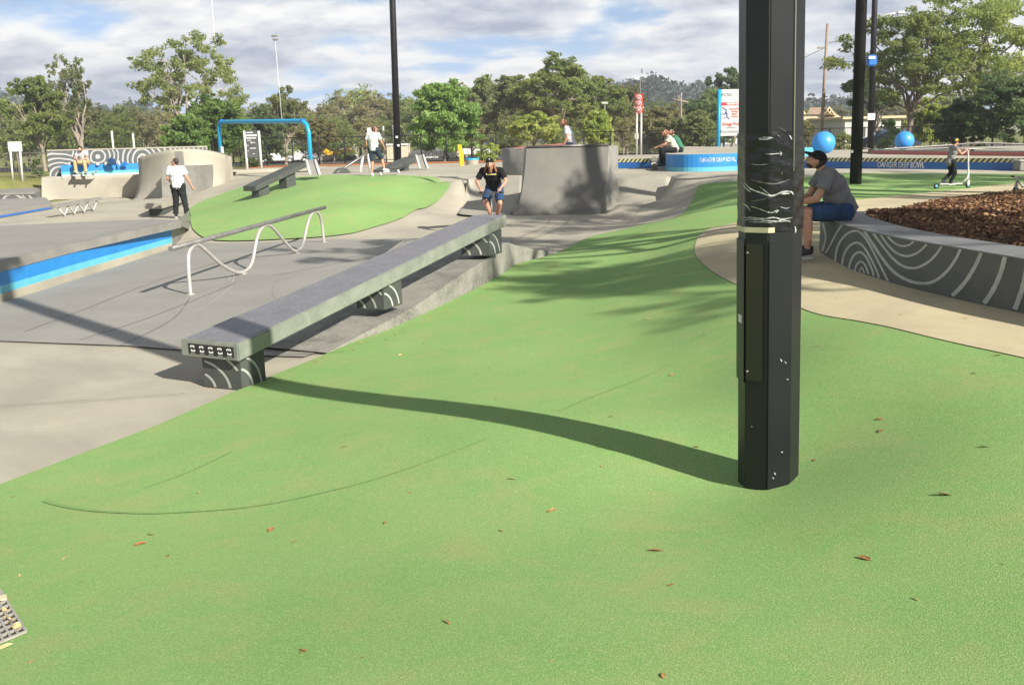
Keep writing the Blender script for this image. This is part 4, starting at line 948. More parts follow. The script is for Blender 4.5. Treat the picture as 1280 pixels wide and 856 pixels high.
# bark bed
bb2 = [(1088, 272), (1130, 262), (1178, 252), (1230, 246.5), (1280, 242.5), (1420, 236)]
bbp = [P(a, b_, 1.06)[:2] for a, b_ in bb2]
bed = [tuple(p) for p in inl[2:]]+[(9, 8.8), (17, 14)]+[tuple(p) for p in reversed(bbp)]
bedA = np.array(inl[2:]); bedB = np.array(smooth_poly(bbp, n=6))
def bedz(V):
    dA = np.sqrt(((V[:, None]-bedA[None])**2).sum(-1)).min(1); dB = np.sqrt(((V[:, None]-bedB[None])**2).sum(-1)).min(1)
    t = dA/(dA+dB+1e-6); return (1-t)*(ZS-.07)+t*(H(V)+.03)+.10*np.sin(np.pi*t)+.012*np.sin(V[:, 0]*9)*np.sin(V[:, 1]*7)
mb_ = sheet('bark_bed', bed, 0, M['mulch_base'], .2, zf=bedz)
lo = np.min(bed, 0); hi = np.max(bed, 0); pts_ = np.stack([RNG.uniform(lo[0], hi[0], 120000), RNG.uniform(lo[1], hi[1], 120000)], 1); pts_ = pts_[inside([tuple(map(float, p)) for p in bed], pts_)][:52000]
def leafcloud(pos, size, flat=1.0, aspect=.4, jit=.5, tilt=None):
    n = len(pos); d = RNG.normal(size=(n, 3)); d[:, 2] *= flat; d /= np.linalg.norm(d, axis=1)[:, None]+1e-9
    e = RNG.normal(size=(n, 3)); 
    if tilt is not None: e = e*tilt+np.array([0, 0, 0]); d[:, 2] *= tilt
    u = np.cross(d, e); u /= np.linalg.norm(u, axis=1)[:, None]+1e-9; s = size*(1+RNG.uniform(-jit, jit, n))[:, None]
    V = np.stack([pos-d*s/2, pos+u*s*aspect/2, pos+d*s/2, pos-u*s*aspect/2], 1).reshape(-1, 3)
    return V
def quadmesh(name, V, m, parent=None, loc=None):
    n = len(V)//4; me = bpy.data.meshes.new(name); me.vertices.add(n*4); me.vertices.foreach_set('co', V.astype(np.float32).ravel()); me.loops.add(n*4); me.loops.foreach_set('vertex_index', np.arange(n*4, dtype=np.int32))
    me.polygons.add(n); me.polygons.foreach_set('loop_start', np.arange(0, n*4, 4, dtype=np.int32)); me.update(calc_edges=True); me.materials.append(m)
    o = bpy.data.objects.new(name, me); COL.objects.link(o)
    if parent is not None: o.parent = parent
    if loc is not None: o.location = loc
    return o
pz = bedz(pts_); V = leafcloud(np.column_stack([pts_, pz+RNG.uniform(0, .03, len(pts_))]), .055, .35, .34, .7)
o = quadmesh('bark_chips', V, M['chip']); tag(o, 'brown bark chip mulch filling the bed behind the seat wall', 'mulch', kind='stuff'); mb_.parent = None

# ------------------------------------------------------------------ near pole
dep = float((PB-CAMP)@fw); RP = 37.0*dep/F; print('pole r', RP, PB)
pole = empty('light_pole', (PB[0], PB[1], .38)); tag(pole, 'thick black octagonal light pole wrapped in torn tape, rising from the green rubber', 'light pole')
# slight lean so that it stands as in the photograph
tp = D(965, 0, PB[1]); lean = math.atan2(float(tp[0]-PB[0]), float(tp[2]-PB[2])); print('lean', math.degrees(lean)); pole.rotation_euler.y = lean
va = math.atan2(-PB[1], -PB[0])-R(2)+0     # a corner faces the camera
def octo(r_, z_, n=8): return [(r_*math.cos(va+2*math.pi*j/n), r_*math.sin(va+2*math.pi*j/n), z_) for j in range(n)]
b = MB(); b.hexa(octo(RP, -.1), octo(RP*.97, 9.0)); b.build('octagonal_shaft', M['black'], pole, .006)
def octpt(k, t, z_, off=0): # point on face k (0..7) at fraction t
    rr_ = RP*(1-.03*z_/9)+off; a = np.array([rr_*math.cos(va+2*math.pi*k/8), rr_*math.sin(va+2*math.pi*k/8)]); c = np.array([rr_*math.cos(va+2*math.pi*(k+1)/8), rr_*math.sin(va+2*math.pi*(k+1)/8)]); p = lerp(a, c, t); return (p[0], p[1], z_)
def pz(py):                               # height on the pole of a picture row
    return float(D(960, py, PB[1]-RP)[2])-.38
z_a, z_b = pz(305), pz(478)
# faces left of the front corner: index 7 (towards -x) ; choose by sign
kL = 7 if octpt(7, .5, 0)[0] < octpt(0, .5, 0)[0] else 0; kR = 0 if kL == 7 else 7
kLL = 6 if kL == 7 else 1; kRR = 1 if kR == 0 else 6
print('faces', kL, kR)
def facequad(b, k, t0, t1, z0, z1, off, mi=0, th=.0):
    a = [octpt(k, t0, z0, off), octpt(k, t1, z0, off), octpt(k, t1, z1, off), octpt(k, t0, z1, off)]; c = [octpt(k, t0, z0, -.004), octpt(k, t1, z0, -.004), octpt(k, t1, z1, -.004), octpt(k, t0, z1, -.004)]
    b.hexa(c, a, mi)
b = MB(); facequad(b, kL, .06, .80, z_b, z_a, .011); pn_ = b.build('access_panel', M['panel'], pole, .004)
b = MB(); facequad(b, kLL, .02, .98, z_b-.02, z_a+.02, .010); b.build('side_panel', M['black'], pole, .004)
b = MB(); facequad(b, kR, .02, .97, -.05, z_a+.02, .006); b.build('cover_plate', M['black'], pole, .004)
for z_ in (z_a-.05, z_b+.05):
    b = MB(); p = octpt(kL, .15, z_, .014); b.ell(p, (.008, .008, .008), 8, 6); b.build('bolt', M['rail_dark'], pn_)
# plastic wrap: wrinkled sleeve round the shaft
z0w, z1w = pz(290), pz(165); NZW = 34; NA = 96
vs = []
for i in range(NZW+1):
    z_ = z0w+(z1w-z0w)*i/NZW
    for j in range(NA):
        f_ = j/NA*8; k_ = int(f_); p = octpt(k_, f_-k_, z_, .003); wv = .0012*math.sin(z_*55+math.sin(f_*2.1)*2.5)+.0008*math.sin(z_*130+f_*4)+.001*random.random()
        l = math.hypot(p[0], p[1]); s_ = (l+wv+.001)/l; vs.append((p[0]*s_, p[1]*s_, z_))
b = MB(); b.add(vs, [(i*NA+j, i*NA+(j+1) % NA, (i+1)*NA+(j+1) % NA, (i+1)*NA+j) for i in range(NZW) for j in range(NA)], 0, True); wr = b.build('plastic_wrap', M['wrap'], pole)
# wrap highlights painted as pale streaks, traced on the faces (px,py in the photograph)
def on_pole(px, py):
    z_ = pz(py); mr_ = Matrix.Rotation(lean, 3, 'Y')
    best = None
    for k_ in (kLL, kL, kR, kRR):
        for i in range(41):
            t = i/40; p = octpt(k_, t, z_, .010); w_ = mr_@Vector(p); X = proj((w_.x+PB[0], w_.y+PB[1], w_.z+.38))[0]
            e_ = abs(X-px)
            if best is None or e_ < best[0]: best = (e_, p)
    return best[1]
def pc(x, y): return (915+x*.21, 140+y*.21)
streaks = [([(158, 158), (200, 160), (245, 152)], 3, 0), ([(160, 150), (205, 148), (240, 152)], 1.5, 0), ([(340, 142), (350, 155), (356, 170)], 2.5, 0), ([(200, 248), (245, 250), (290, 248)], 2, 0), ([(285, 236), (294, 250), (285, 262)], 2, 0), ([(112, 305), (160, 312), (215, 308)], 1.2, 0),
           ([(112, 400), (170, 415), (245, 428), (300, 420), (350, 405)], 3, 1), ([(60, 425), (85, 455), (110, 475)], 2, 0), ([(70, 415), (110, 455), (170, 478), (235, 498), (290, 485), (345, 478)], 3.2, 0), ([(165, 445), (205, 475), (240, 503)], 2, 0), ([(250, 500), (300, 478), (350, 480), (366, 500)], 3.5, 0), ([(290, 490), (345, 490)], 3, 0),
           ([(112, 530), (180, 520), (240, 502)], 1.5, 1), ([(60, 545), (90, 560), (110, 590)], 1.5, 0), ([(110, 560), (160, 575), (230, 598), (270, 588)], 1.6, 0), ([(250, 590), (275, 588), (260, 602)], 2.5, 0), ([(285, 565), (320, 578), (345, 572)], 1.4, 0),
           ([(55, 632), (110, 628), (180, 634), (245, 628), (300, 640), (360, 634)], 2.6, 0), ([(60, 650), (110, 640), (200, 645), (250, 650), (300, 655), (350, 650)], 2, 0), ([(100, 655), (180, 655), (245, 658)], 1.4, 0), ([(255, 660), (300, 645), (350, 662)], 2, 0), ([(375, 690), (380, 712), (376, 730)], 3, 0),
           ([(285, 95), (320, 118)], 1.4, 1), ([(295, 355), (300, 380)], 1.4, 1), ([(270, 135), (285, 150)], 2, 1)]
for pl_, w_, mi_ in streaks:
    b = MB()
    sp = smooth_poly([np.array(p, float) for p in pl_], n=6); vs = []
    for i, p in enumerate(sp):
        a = sp[max(i-1, 0)]; c = sp[min(i+1, len(sp)-1)]; t = (c-a)/np.linalg.norm(c-a); nrm = np.array([-t[1], t[0]])*w_*(1.3*math.sin(math.pi*(i+.5)/(len(sp)))+.25)*random.uniform(.5, 1.25)
        vs += [on_pole(*pc(*(p+nrm))), on_pole(*pc(*(p-nrm)))]
    b.add(vs, [(2*i, 2*i+1, 2*i+3, 2*i+2) for i in range(len(sp)-1)], 0)
    b.build('tape_highlight', M['rail_dark'] if mi_ else M['wrap_hi'], pole, fix=False)
b = MB()
zc0, zc1 = pz(291), pz(284.5)
for k_, t0, t1 in ((kLL, 0, 1), (kL, 0, 1), (kR, (0 if kR == 0 else .7), (.25 if kR == 0 else 1))):
    facequad(b, k_, t0, t1, zc0, zc1, .009)
b.build('cream_tape', M['tape_cream'], pole)
b = MB(); facequad(b, kLL, .35, .75, pz(408), pz(398), .013); b.build('torn_sticker', M['white'], pole)
for px, py, l in ((975, 448, 5), (980, 452, 4), (967, 590, 4), (965, 596, 3), (976, 565, 2), (938, 535, 1.5), (983, 475, 1.5), (926, 472, 2)):
    p = on_pole(px, py); p2 = on_pole(px+2, py+l); p3 = on_pole(px+3, py+l-1.5); b = MB(); b.add([p, p2, p3], [(0, 1, 2)]); b.build('paint_chip', M['wrap_hi'], pole, fix=False)
b = MB(); b.tube([octpt(kR, .985 if kR == 0 else .015, pz(215), .006), octpt(kR, .985 if kR == 0 else .015, 6, .006)], .003, 6); b.build('conduit_edge', M['steel'], pole)
b = MB(); b.box((0, 0, 9.1), (.9, .3, .16)); b.build('lamp_head', M['black_far'], pole, .02)

# other poles
def bpole(px0, py0, px1, py1, Y, wpx, label, m, height, name='light_pole', cat='light pole', taper=.8, n=12, lamp=True, zbase=None):
    a = D(px0, py0, Y); c = D(px1, py1, Y); dirv = (c-a)/(c-a)[2]; z0 = float(h(a[0], a[1])) if zbase is None else zbase; a = a+dirv*(z0-a[2]); r_ = wpx*.5*Y/F
    e = empty(name, (a[0], a[1], z0)); tag(e, label, cat); tt = dirv*height
    MB().tube([(0, 0, -.1), tuple(tt)], [r_, r_*taper], n).build('shaft', m, e)
    if lamp: b = MB(); b.box((tt[0], tt[1], height+.08), (.7, .3, .16)); b.build('lamp_head', M['black_far'], e, .02)
    return e
p2 = bpole(1069.5, 230, 1077, 0, 22.5, 15, 'tall plain black pole on the green rubber behind the seated man', M['black_far'], 9, n=8, taper=.82)
b = MB(); zz_ = .0
Yp2 = P(1069, 230, 1.08)[1]
p3 = bpole(497.5, 206, 490.5, 0, 43, 8.6, 'slim black light pole behind the skateboarder on the left half', M['black_far'], 11)
for py in (171.5, 182): 
    q_ = D(498 if py > 180 else 496, py, 42.8); s_ = MB(); s_.box((q_[0]-p3.location.x, q_[1]-p3.location.y, q_[2]-p3.location.z), (.1, .02, .09)); s_.build('small_sticker', M['white'], p3)
q_ = D(1065, 189.5, 22.1); s_ = MB(); s_.box((q_[0]-p2.location.x, q_[1]-p2.location.y, q_[2]-p2.location.z), (.05, .02, .06)); s_.build('small_sticker', M['white'], p2)
p4 = bpole(1088, 183, 1093.5, 0, 46, 7.5, 'black light pole with blue banner box in front of the big gum tree', M['black_far'], 11)
q_ = D(1089.5, 76, 45.7); s_ = MB(); s_.box((q_[0]-p4.location.x, q_[1]-p4.location.y, q_[2]-p4.location.z), (.42, .3, .5)); s_.build('blue_box', M['blue'], p4, .06)
s_ = MB(); s_.box((q_[0]-p4.location.x-.05, q_[1]-p4.location.y-.17, q_[2]-p4.location.z+.12), (.3, .02, .12)); s_.build('white_panel', M['white'], p4)
q_ = D(1089, 146, 45.7); s_ = MB(); s_.box((q_[0]-p4.location.x, q_[1]-p4.location.y, q_[2]-p4.location.z), (.34, .06, .3)); s_.build('white_notice', M['white'], p4)
q0 = D(1093, 25, 46); q1 = D(1126, 16, 46); s_ = MB(); s_.tube(rel([q0, lerp(q0, q1, .5)+np.array([0, 0, .08]), q1], p4.location), .03, 6); s_.build('lamp_arm', M['steel'], p4)
s_ = MB(); s_.box(rel([q1], p4.location)[0], (.35, .2, .12)); s_.build('lamp', M['white'], p4, .03)
# thin masts at the left
m1 = bpole(269, 60, 264.5, 0, 85, 1.2, 'thin pale mast rising out of the top of the picture behind the large sparse gum', M['white'], 24, 'mast', 'mast', lamp=False, n=6)
m2 = bpole(352.3, 150, 343.5, 46, 80, .8, 'thin pale floodlight mast between the sparse gum and the pale clouds', M['white'], float(D(343, 46, 80)[2]-h(*D(352, 150, 80)[:2])), 'flood_mast', 'light mast', lamp=False, n=6)
q_ = D(343, 45, 80); s_ = MB(); s_.box(rel([q_], m2.location)[0], (.5, .3, .14)); s_.box(rel([q_+np.array([.05, 0, -.28])], m2.location)[0], (.4, .3, .16)); s_.build('flood_head', M['conc_mid'], m2, .04)
# timber power pole on the right
tpole = bpole(1026.5, 175, 1034.5, 30, 75, 4.4, 'tall weathered timber power pole in front of the cream building', M['wood'], float(D(1034, 30, 75)[2]-h(*D(1027, 160, 75)[:2])), 'power_pole', 'power pole', lamp=False, taper=.75)
q_ = D(1031, 60, 75); s_ = MB(); s_.box(rel([q_+np.array([-.3, 0, 0])], tpole.location)[0], (.5, .12, .12)); s_.build('bracket', M['wood'], tpole)
q0 = D(1031, 60, 75); wire_a = D(940, 99, 90); s_ = MB(); s_.tube(rel([q0, lerp(q0, wire_a, .5)-np.array([0, 0, .2]), wire_a], tpole.location), .022, 5); s_.build('wire', M['rail_dark'], tpole)
q0 = D(1034, 55, 75); wire_a = D(1180, 12, 75); s_ = MB(); s_.tube(rel([q0, wire_a], tpole.location), .02, 5); s_.build('wire', M['rail_dark'], tpole)
q0 = D(1038, 124, 90); s_ = MB(); s_.tube(rel([D(960, 136, 90), D(1130, 112, 90)], tpole.location), .02, 5); s_.build('wire', M['rail_dark'], tpole)
# T pole in the middle
t2 = bpole(851.5, 178, 851.5, 117, 85, 2.2, 'grey timber pole with crossarm among the dark trees right of centre', M['wood'], float(D(851, 116, 85)[2]-h(*D(851, 170, 85)[:2])), 'power_pole', 'power pole', lamp=False)
q0 = D(839, 124, 85); q1 = D(860, 128, 85); s_ = MB(); s_.tube(rel([q0, q1], t2.location), .08, 6); s_.build('crossarm', M['wood'], t2)
q0 = D(852, 124, 85); q1 = D(842, 133, 85); s_ = MB(); s_.tube(rel([D(846, 120, 85), D(852, 126, 85)], t2.location), .06, 6); s_.build('brace', M['wood'], t2)
# small lamps on curved arms above the trees
def streetlamp(px, top, base, Y, dxpx, label):
    a = D(px, base, Y); c = D(px, top, Y); e = empty('street_lamp', (a[0], a[1], h(a[0], a[1]))); tag(e, label, 'street lamp'); hh = float(c[2]-e.location.z)
    MB().tube([(0, 0, 0), (0, 0, hh-.3), (dxpx*Y/F*.5, 0, hh), (dxpx*Y/F, 0, hh+.1)], [.09, .06, .04, .04], 6).build('lamp_post', M['conc_mid'], e)
    b = MB(); b.box((dxpx*Y/F, 0, hh+.1), (.45, .2, .14)); b.build('lamp', M['white'], e, .04)
streetlamp(800, 97, 170, 110, 4, 'grey street lamp above the dark far trees beside the round-symbol sign')
streetlamp(756, 131, 176, 70, -.1, 'short pale lamp post next to the small red and white sign')

# ------------------------------------------------------------------ signs
def board(px0, px1, py0, py1, Y, name, m, parent, th=.06, org=None):
    a = D((px0+px1)/2, (py0+py1)/2, Y); w_ = (px1-px0)*Y/F; hh = (py1-py0)*Y/F; b = MB(); b.box(rel([a], org)[0], (w_, th, hh)); return b.build(name, m, parent, .008)
def posts(pxs, py0, base, Y, r_, m, parent, org, lean_=0):
    for px in pxs:
        a = D(px, py0, Y); z0 = h(a[0], a[1]); MB().tube(rel([(a[0], a[1], z0-.05), a], org), r_, 8).build('post', m, parent)
# main club sign
Y = 47; a = D(912, 190, Y); org = (a[0], a[1], h(a[0], a[1])); cs = empty('club_sign', org); tag(cs, 'large white club sign on blue posts with red banner, partly behind the near pole', 'sign')
s_ = board(901.5, 932, 113.5, 168.5, Y, 'sign_board', M['white'], cs, org=org)
posts((899.3,), 112, 190, Y, .085, M['pipe_blue'], cs, org); posts((934,), 112, 190, Y, .085, M['pipe_blue'], cs, org)
for nm, x0, x1, y0, y1, mm in (('red_banner', 901.5, 932, 128, 131.8, M['red_print']), ):
    board(x0, x1, y0, y1, Y-.04, nm, mm, s_, .02, org)
def stext(t, px, py, size, m, bold=0.0, sq=1.0): o = text_mesh(t, size, m, 'lettering', bold, sq); orient(o, D(px, py, Y-.06), (1, 0, 0), (0, 0, 1), s_, org)
stext('PCYC', 909.5, 118.5, .20, M['grey_print'], .006); stext('YOUTH CLUB', 918, 130, .12, M['white_print'], .006)
stext('Gregg Pool', 914, 155, .19, M['red_print'], .002); stext('community', 914, 159.3, .11, M['grey_print'], .002); stext('Recreation Ce', 916, 164, .19, M['grey_print'], .004)
for i in range(4): stext(('Gymnastics', 'Boxing', 'Skate', 'Fitness')[i], 918.5, 136+i*3.2, .11, M['red_print'], .001)
b = MB()
for a0_, a1_ in (((903, 134), (909, 138)), ((909, 138), (906, 142)), ((902, 143), (911, 142)), ((908, 138), (909, 146)), ((904, 148), (909, 146)), ((909, 146), (912, 149))):
    b.tube(rel([D(*a0_, Y-.05), D(*a1_, Y-.05)], org), .018, 5)
b.build('figure_drawing', M['blue_print'], s_)
o = board(925, 931.5, 133, 137, Y-.05, 'purple_shape', M['blue_print'], s_, .02, org)
# round-symbol warning sign
Y = 45; a = D(798.5, 188, Y); org = (a[0], a[1], h(a[0], a[1])); ws = empty('warning_sign', org); tag(ws, 'tall narrow sign with three red ringed symbols on two grey posts', 'sign')
s_ = board(793.8, 803, 118.5, 141.5, Y, 'sign_board', M['red_print'], ws, org=org); posts((796, 801.5), 141, 190, Y, .05, M['steel'], ws, org)
for i, py in enumerate((122.7, 130, 137.3)):
    c = rel([D(798.4, py, Y-.05)], org)[0]; b = MB(); b.lathe(c, [(0, 0), (.135, 0), (.135, -.008), (0, -.008)], 20, axis='y'); b.build('white_disc', M['white'], s_)
    b = MB(); b.lathe((c[0], c[1]-.012, c[2]), [(.06, 0), (.105, 0), (.105, -.008), (.06, -.008)], 20, axis='y'); b.box((c[0], c[1]-.012, c[2]), (.16, .006, .02), M=Matrix.Rotation(R(45), 3, 'Y')); b.build('red_ring', M['red_print'], s_)
board(792.5, 794, 133.5, 135.5, Y, 'clamp', M['steel'], ws, .05, org); board(803, 804.5, 133.5, 135.5, Y, 'clamp', M['steel'], ws, .05, org)
s2 = board(793.5, 798, 167, 174, Y, 'notice', M['white'], ws, .03, org)
# red/white small sign
Y = 68; a = D(757, 180, Y); org = (a[0], a[1], h(a[0], a[1])); rs = empty('small_sign', org); tag(rs, 'small red and white roadside sign on a post left of the tall warning sign', 'sign'); board(750.5, 759.5, 155, 160, Y, 'white_part', M['white'], rs, org=org); board(751, 759, 160.2, 167, Y, 'red_part', M['red_print'], rs, org=org); board(750.5, 759, 167.2, 170, Y, 'white_part', M['white'], rs, org=org); posts((757.5,), 170, 0, Y, .07, M['steel'], rs, org)
# dark information board with two posts (left)
Y = 44; a = D(315, 212, Y); org = (a[0], a[1], h(a[0], a[1])); ib = empty('rules_board', org); tag(ib, 'dark rules board with pale print between two white posts under the blue arch', 'sign')
s_ = board(306.5, 322, 164, 197, Y, 'dark_board', M['chipped'], ib, org=org); posts((305.3, 323.2), 163.8, 212, Y, .06, M['white'], ib, org)
for i, (x0, x1, yy, hh) in enumerate(((308, 316, 166, 1.6), (307.5, 321, 169.5, 2.5), (307.5, 320, 172.8, 1.8), (309, 314, 175.8, 1.2), (313, 316, 178.5, 2.0), (317, 319, 178.5, 1.6), (308, 311, 182, 1), (312, 320, 185.5, 1.3), (309, 311, 189, 1), (316, 318.5, 192.5, 1.2))):
    board(x0, x1, yy-hh/2, yy+hh/2, Y-.045, 'printed_line', M['white'], s_, .01, org)
# white board far left
Y = 43; a = D(20, 222, Y); org = (a[0], a[1], h(a[0], a[1])); wb = empty('blank_sign', org); tag(wb, 'plain white sign board on two white legs at the far left', 'sign')
b_ = board(10.5, 27, 177.5, 189.5, Y, 'white_board', M['white'], wb, org=org)
for x0, x1 in ((13, 15.5), (25, 27.5)):
    a0_ = D(x0, 188, Y); a1_ = D(x1, 221, Y); MB().tube(rel([a0_, (a1_[0], a1_[1], h(a1_[0], a1_[1])-.1)], org), .045, 8).build('leg', M['white'], wb)
# white sign by the skater, thin white posts
Y = 60; a = D(464, 190, Y); org = (a[0], a[1], h(a[0], a[1])); w3 = empty('blank_sign', org); tag(w3, 'white square sign just left of the head of the skateboarder', 'sign'); board(459, 470, 160, 169, Y, 'white_board', M['white'], w3, org=org); posts((463,), 160, 0, Y, .05, M['steel'], w3, org)
for k_, (px, py) in enumerate(((139.5, 165), (166, 168), (479, 159), (491, 158), (825.5, 0))):
    if py == 0: continue
    Y = 62 if px > 200 else 55; a = D(px, py, Y); e = empty('bollard_post', (a[0], a[1], h(a[0], a[1]))); tag(e, ('white post rising behind the mural wall near its left half', 'short white post behind the mural wall near its middle', 'white post immediately right of the skateboarder', 'white post between the skateboarder and the slim black light pole')[k_], 'post')
    MB().tube([(0, 0, -.2), (0, 0, float(a[2]-e.location.z))], .055, 8).build('post_shaft', M['white'], e)
    MB().lathe((0, 0, float(a[2]-e.location.z)), [(.055, 0), (.06, .01), (.05, .05), (0, .06)], 8).build('post_cap', M['white'], e)

# ------------------------------------------------------------------ blue arch
Y0 = 41.5; Y1 = 37.0
a = D(275.8, 200, Y0); bt_ = D(273.5, 152.5, Y0); c = D(385, 151.5, Y1); d = D(388.5, 206, Y1); org = (a[0], a[1], 1.1)
arch = empty('pipe_arch', org); tag(arch, 'bright blue square pipe arch standing behind the curved ramp wall', 'arch')
a2 = np.array([a[0], a[1], 1.0]); d2_ = np.array([d[0], d[1], 1.0]); 
cr = .35
def rnd(p, q1, q2, r_):
    v1 = (q1-p)/np.linalg.norm(q1-p); v2 = (q2-p)/np.linalg.norm(q2-p); return [p+v1*r_, p+v1*r_*.3+v2*r_*.3, p+v2*r_]
ptsA = [a2, *rnd(bt_, a2, c, .18), *rnd(c, bt_, d2_, .4), d2_]
MB().tube(rel(ptsA, org), .082, 12).build('bent_pipe', M['pipe_blue'], arch)
for p in (lerp(bt_, c, .035), lerp(bt_, c, .95)): 
    dv_ = (c-bt_)/np.linalg.norm(c-bt_); MB().tube(rel([p-dv_*.05, p+dv_*.05], org), .105, 12).build('joint_collar', M['blue'], arch)
q_ = D(278, 188, Y0-.1); MB().box(rel([q_], org)[0], (.12, .04, .3)).build('white_label', M['white'], arch)

# yellow slide pillar + blue tub
a = D(577, 209, 43); e = empty('yellow_marker', (a[0], a[1], h(a[0], a[1]))); tag(e, 'bent yellow panel standing at the plaza edge left of the quarter pipe', 'marker')
tz = [D(x, y, 43) for x, y in ((571.5, 181), (574, 195), (575, 211))]; tz2 = [D(x, y, 43) for x, y in ((576.5, 181), (579.5, 194), (580, 211))]
b = MB(); vs = []
for p, q_ in zip(tz, tz2): vs += [p, q_, q_+np.array([0, .15, 0]), p+np.array([0, .15, 0])]
b.add(rel(vs, e.location), [(i*4+j, i*4+(j+1) % 4, i*4+4+(j+1) % 4, i*4+4+j) for i in range(2) for j in range(4)]+[(3, 2, 1, 0), (8, 9, 10, 11)]); b.build('yellow_panel', M['yellow'], e, .01)
c = D(590, 204, 44.5); e = empty('blue_tub', (c[0], c[1], h(c[0], c[1]))); tag(e, 'round pale blue tub planter right of the yellow panel', 'planter'); rr = 8.5*44.5/F; zt_ = float(D(590, 198, 44.5)[2]-e.location.z)
MB().lathe((0, 0, 0), [(rr*.85, -.05), (rr, max(zt_-.22, .2))], 20).build('pale_base', M['conc'], e); MB().lathe((0, 0, 0), [(rr, max(zt_-.22, .2)), (rr*1.06, zt_), (rr*.95, zt_), (rr*.9, zt_-.08), (0, zt_-.08)], 20).build('blue_rim', M['pipe_blue'], e)

# drain grate at the lower left
ga, gb_, gc, gd = [G(*p) for p in ((-75, 770), (0, 740), (33, 793), (-45, 826))]
org = gc; dr = empty('drain_grate', org); tag(dr, 'square galvanised drain grate set in the rubber at the lower left corner', 'grate')
up_ = np.array([0, 0, .02])
MB().hexa(rel([p-np.array([0, 0, .05]) for p in (ga, gb_, gc, gd)], org), rel([p+np.array([0, 0, .009]) for p in (ga, gb_, gc, gd)], org)).build('pit', M['pit'], dr)
b = MB()
for i in range(11):
    t = i/10; p0 = lerp(ga, gd, t)+up_*.5; p1 = lerp(gb_, gc, t)+up_*.5; w_ = .006; dd = (gc-gb_)/np.linalg.norm(gc-gb_)*w_; z_ = np.array([0, 0, .012]); b.hexa(rel([p0-dd, p1-dd, p1+dd, p0+dd], org), rel([p0-dd+z_, p1-dd+z_, p1+dd+z_, p0+dd+z_], org))
for i in range(9):
    t = i/8; p0 = lerp(ga, gb_, t)+up_*.5; p1 = lerp(gd, gc, t)+up_*.5; w_ = .006; dd = (gb_-ga)/np.linalg.norm(gb_-ga)*w_; z_ = np.array([0, 0, .0105]); b.hexa(rel([p0-dd, p1-dd, p1+dd, p0+dd], org), rel([p0-dd+z_, p1-dd+z_, p1+dd+z_, p0+dd+z_], org))
b.build('grating', M['tin'], dr)
for px, py in ((6, 752), (3, 756)):
    pass
pp_ = [(14, 781), (9, 776), (19, 789), (15, 785), (22, 791), (6, 769), (22, 788)]
for i, (px, py) in enumerate(pp_):
    p = G(px, py); o = protos[1].copy(); COL.objects.link(o); o.location = (p[0], p[1], p[2]+.025); o.rotation_euler = (random.random()*.4, random.random()*.4, random.random()*6); o.scale = (.35, .7, 1)
    tag(o, 'crumpled pale leaf scrap caught in the drain grate', 'leaf scrap', 'leaf scraps in the drain grate')
p = G(2, 754); b = MB(); b.box((0, 0, 0), (.05, .055, .008)); o = b.build('paper_scrap', M['tape_cream'], None, .002); o.location = (p[0], p[1], p[2]+.03); o.rotation_euler = (0, .1, .5); tag(o, 'square cream scrap lying on the drain grate', 'paper scrap')

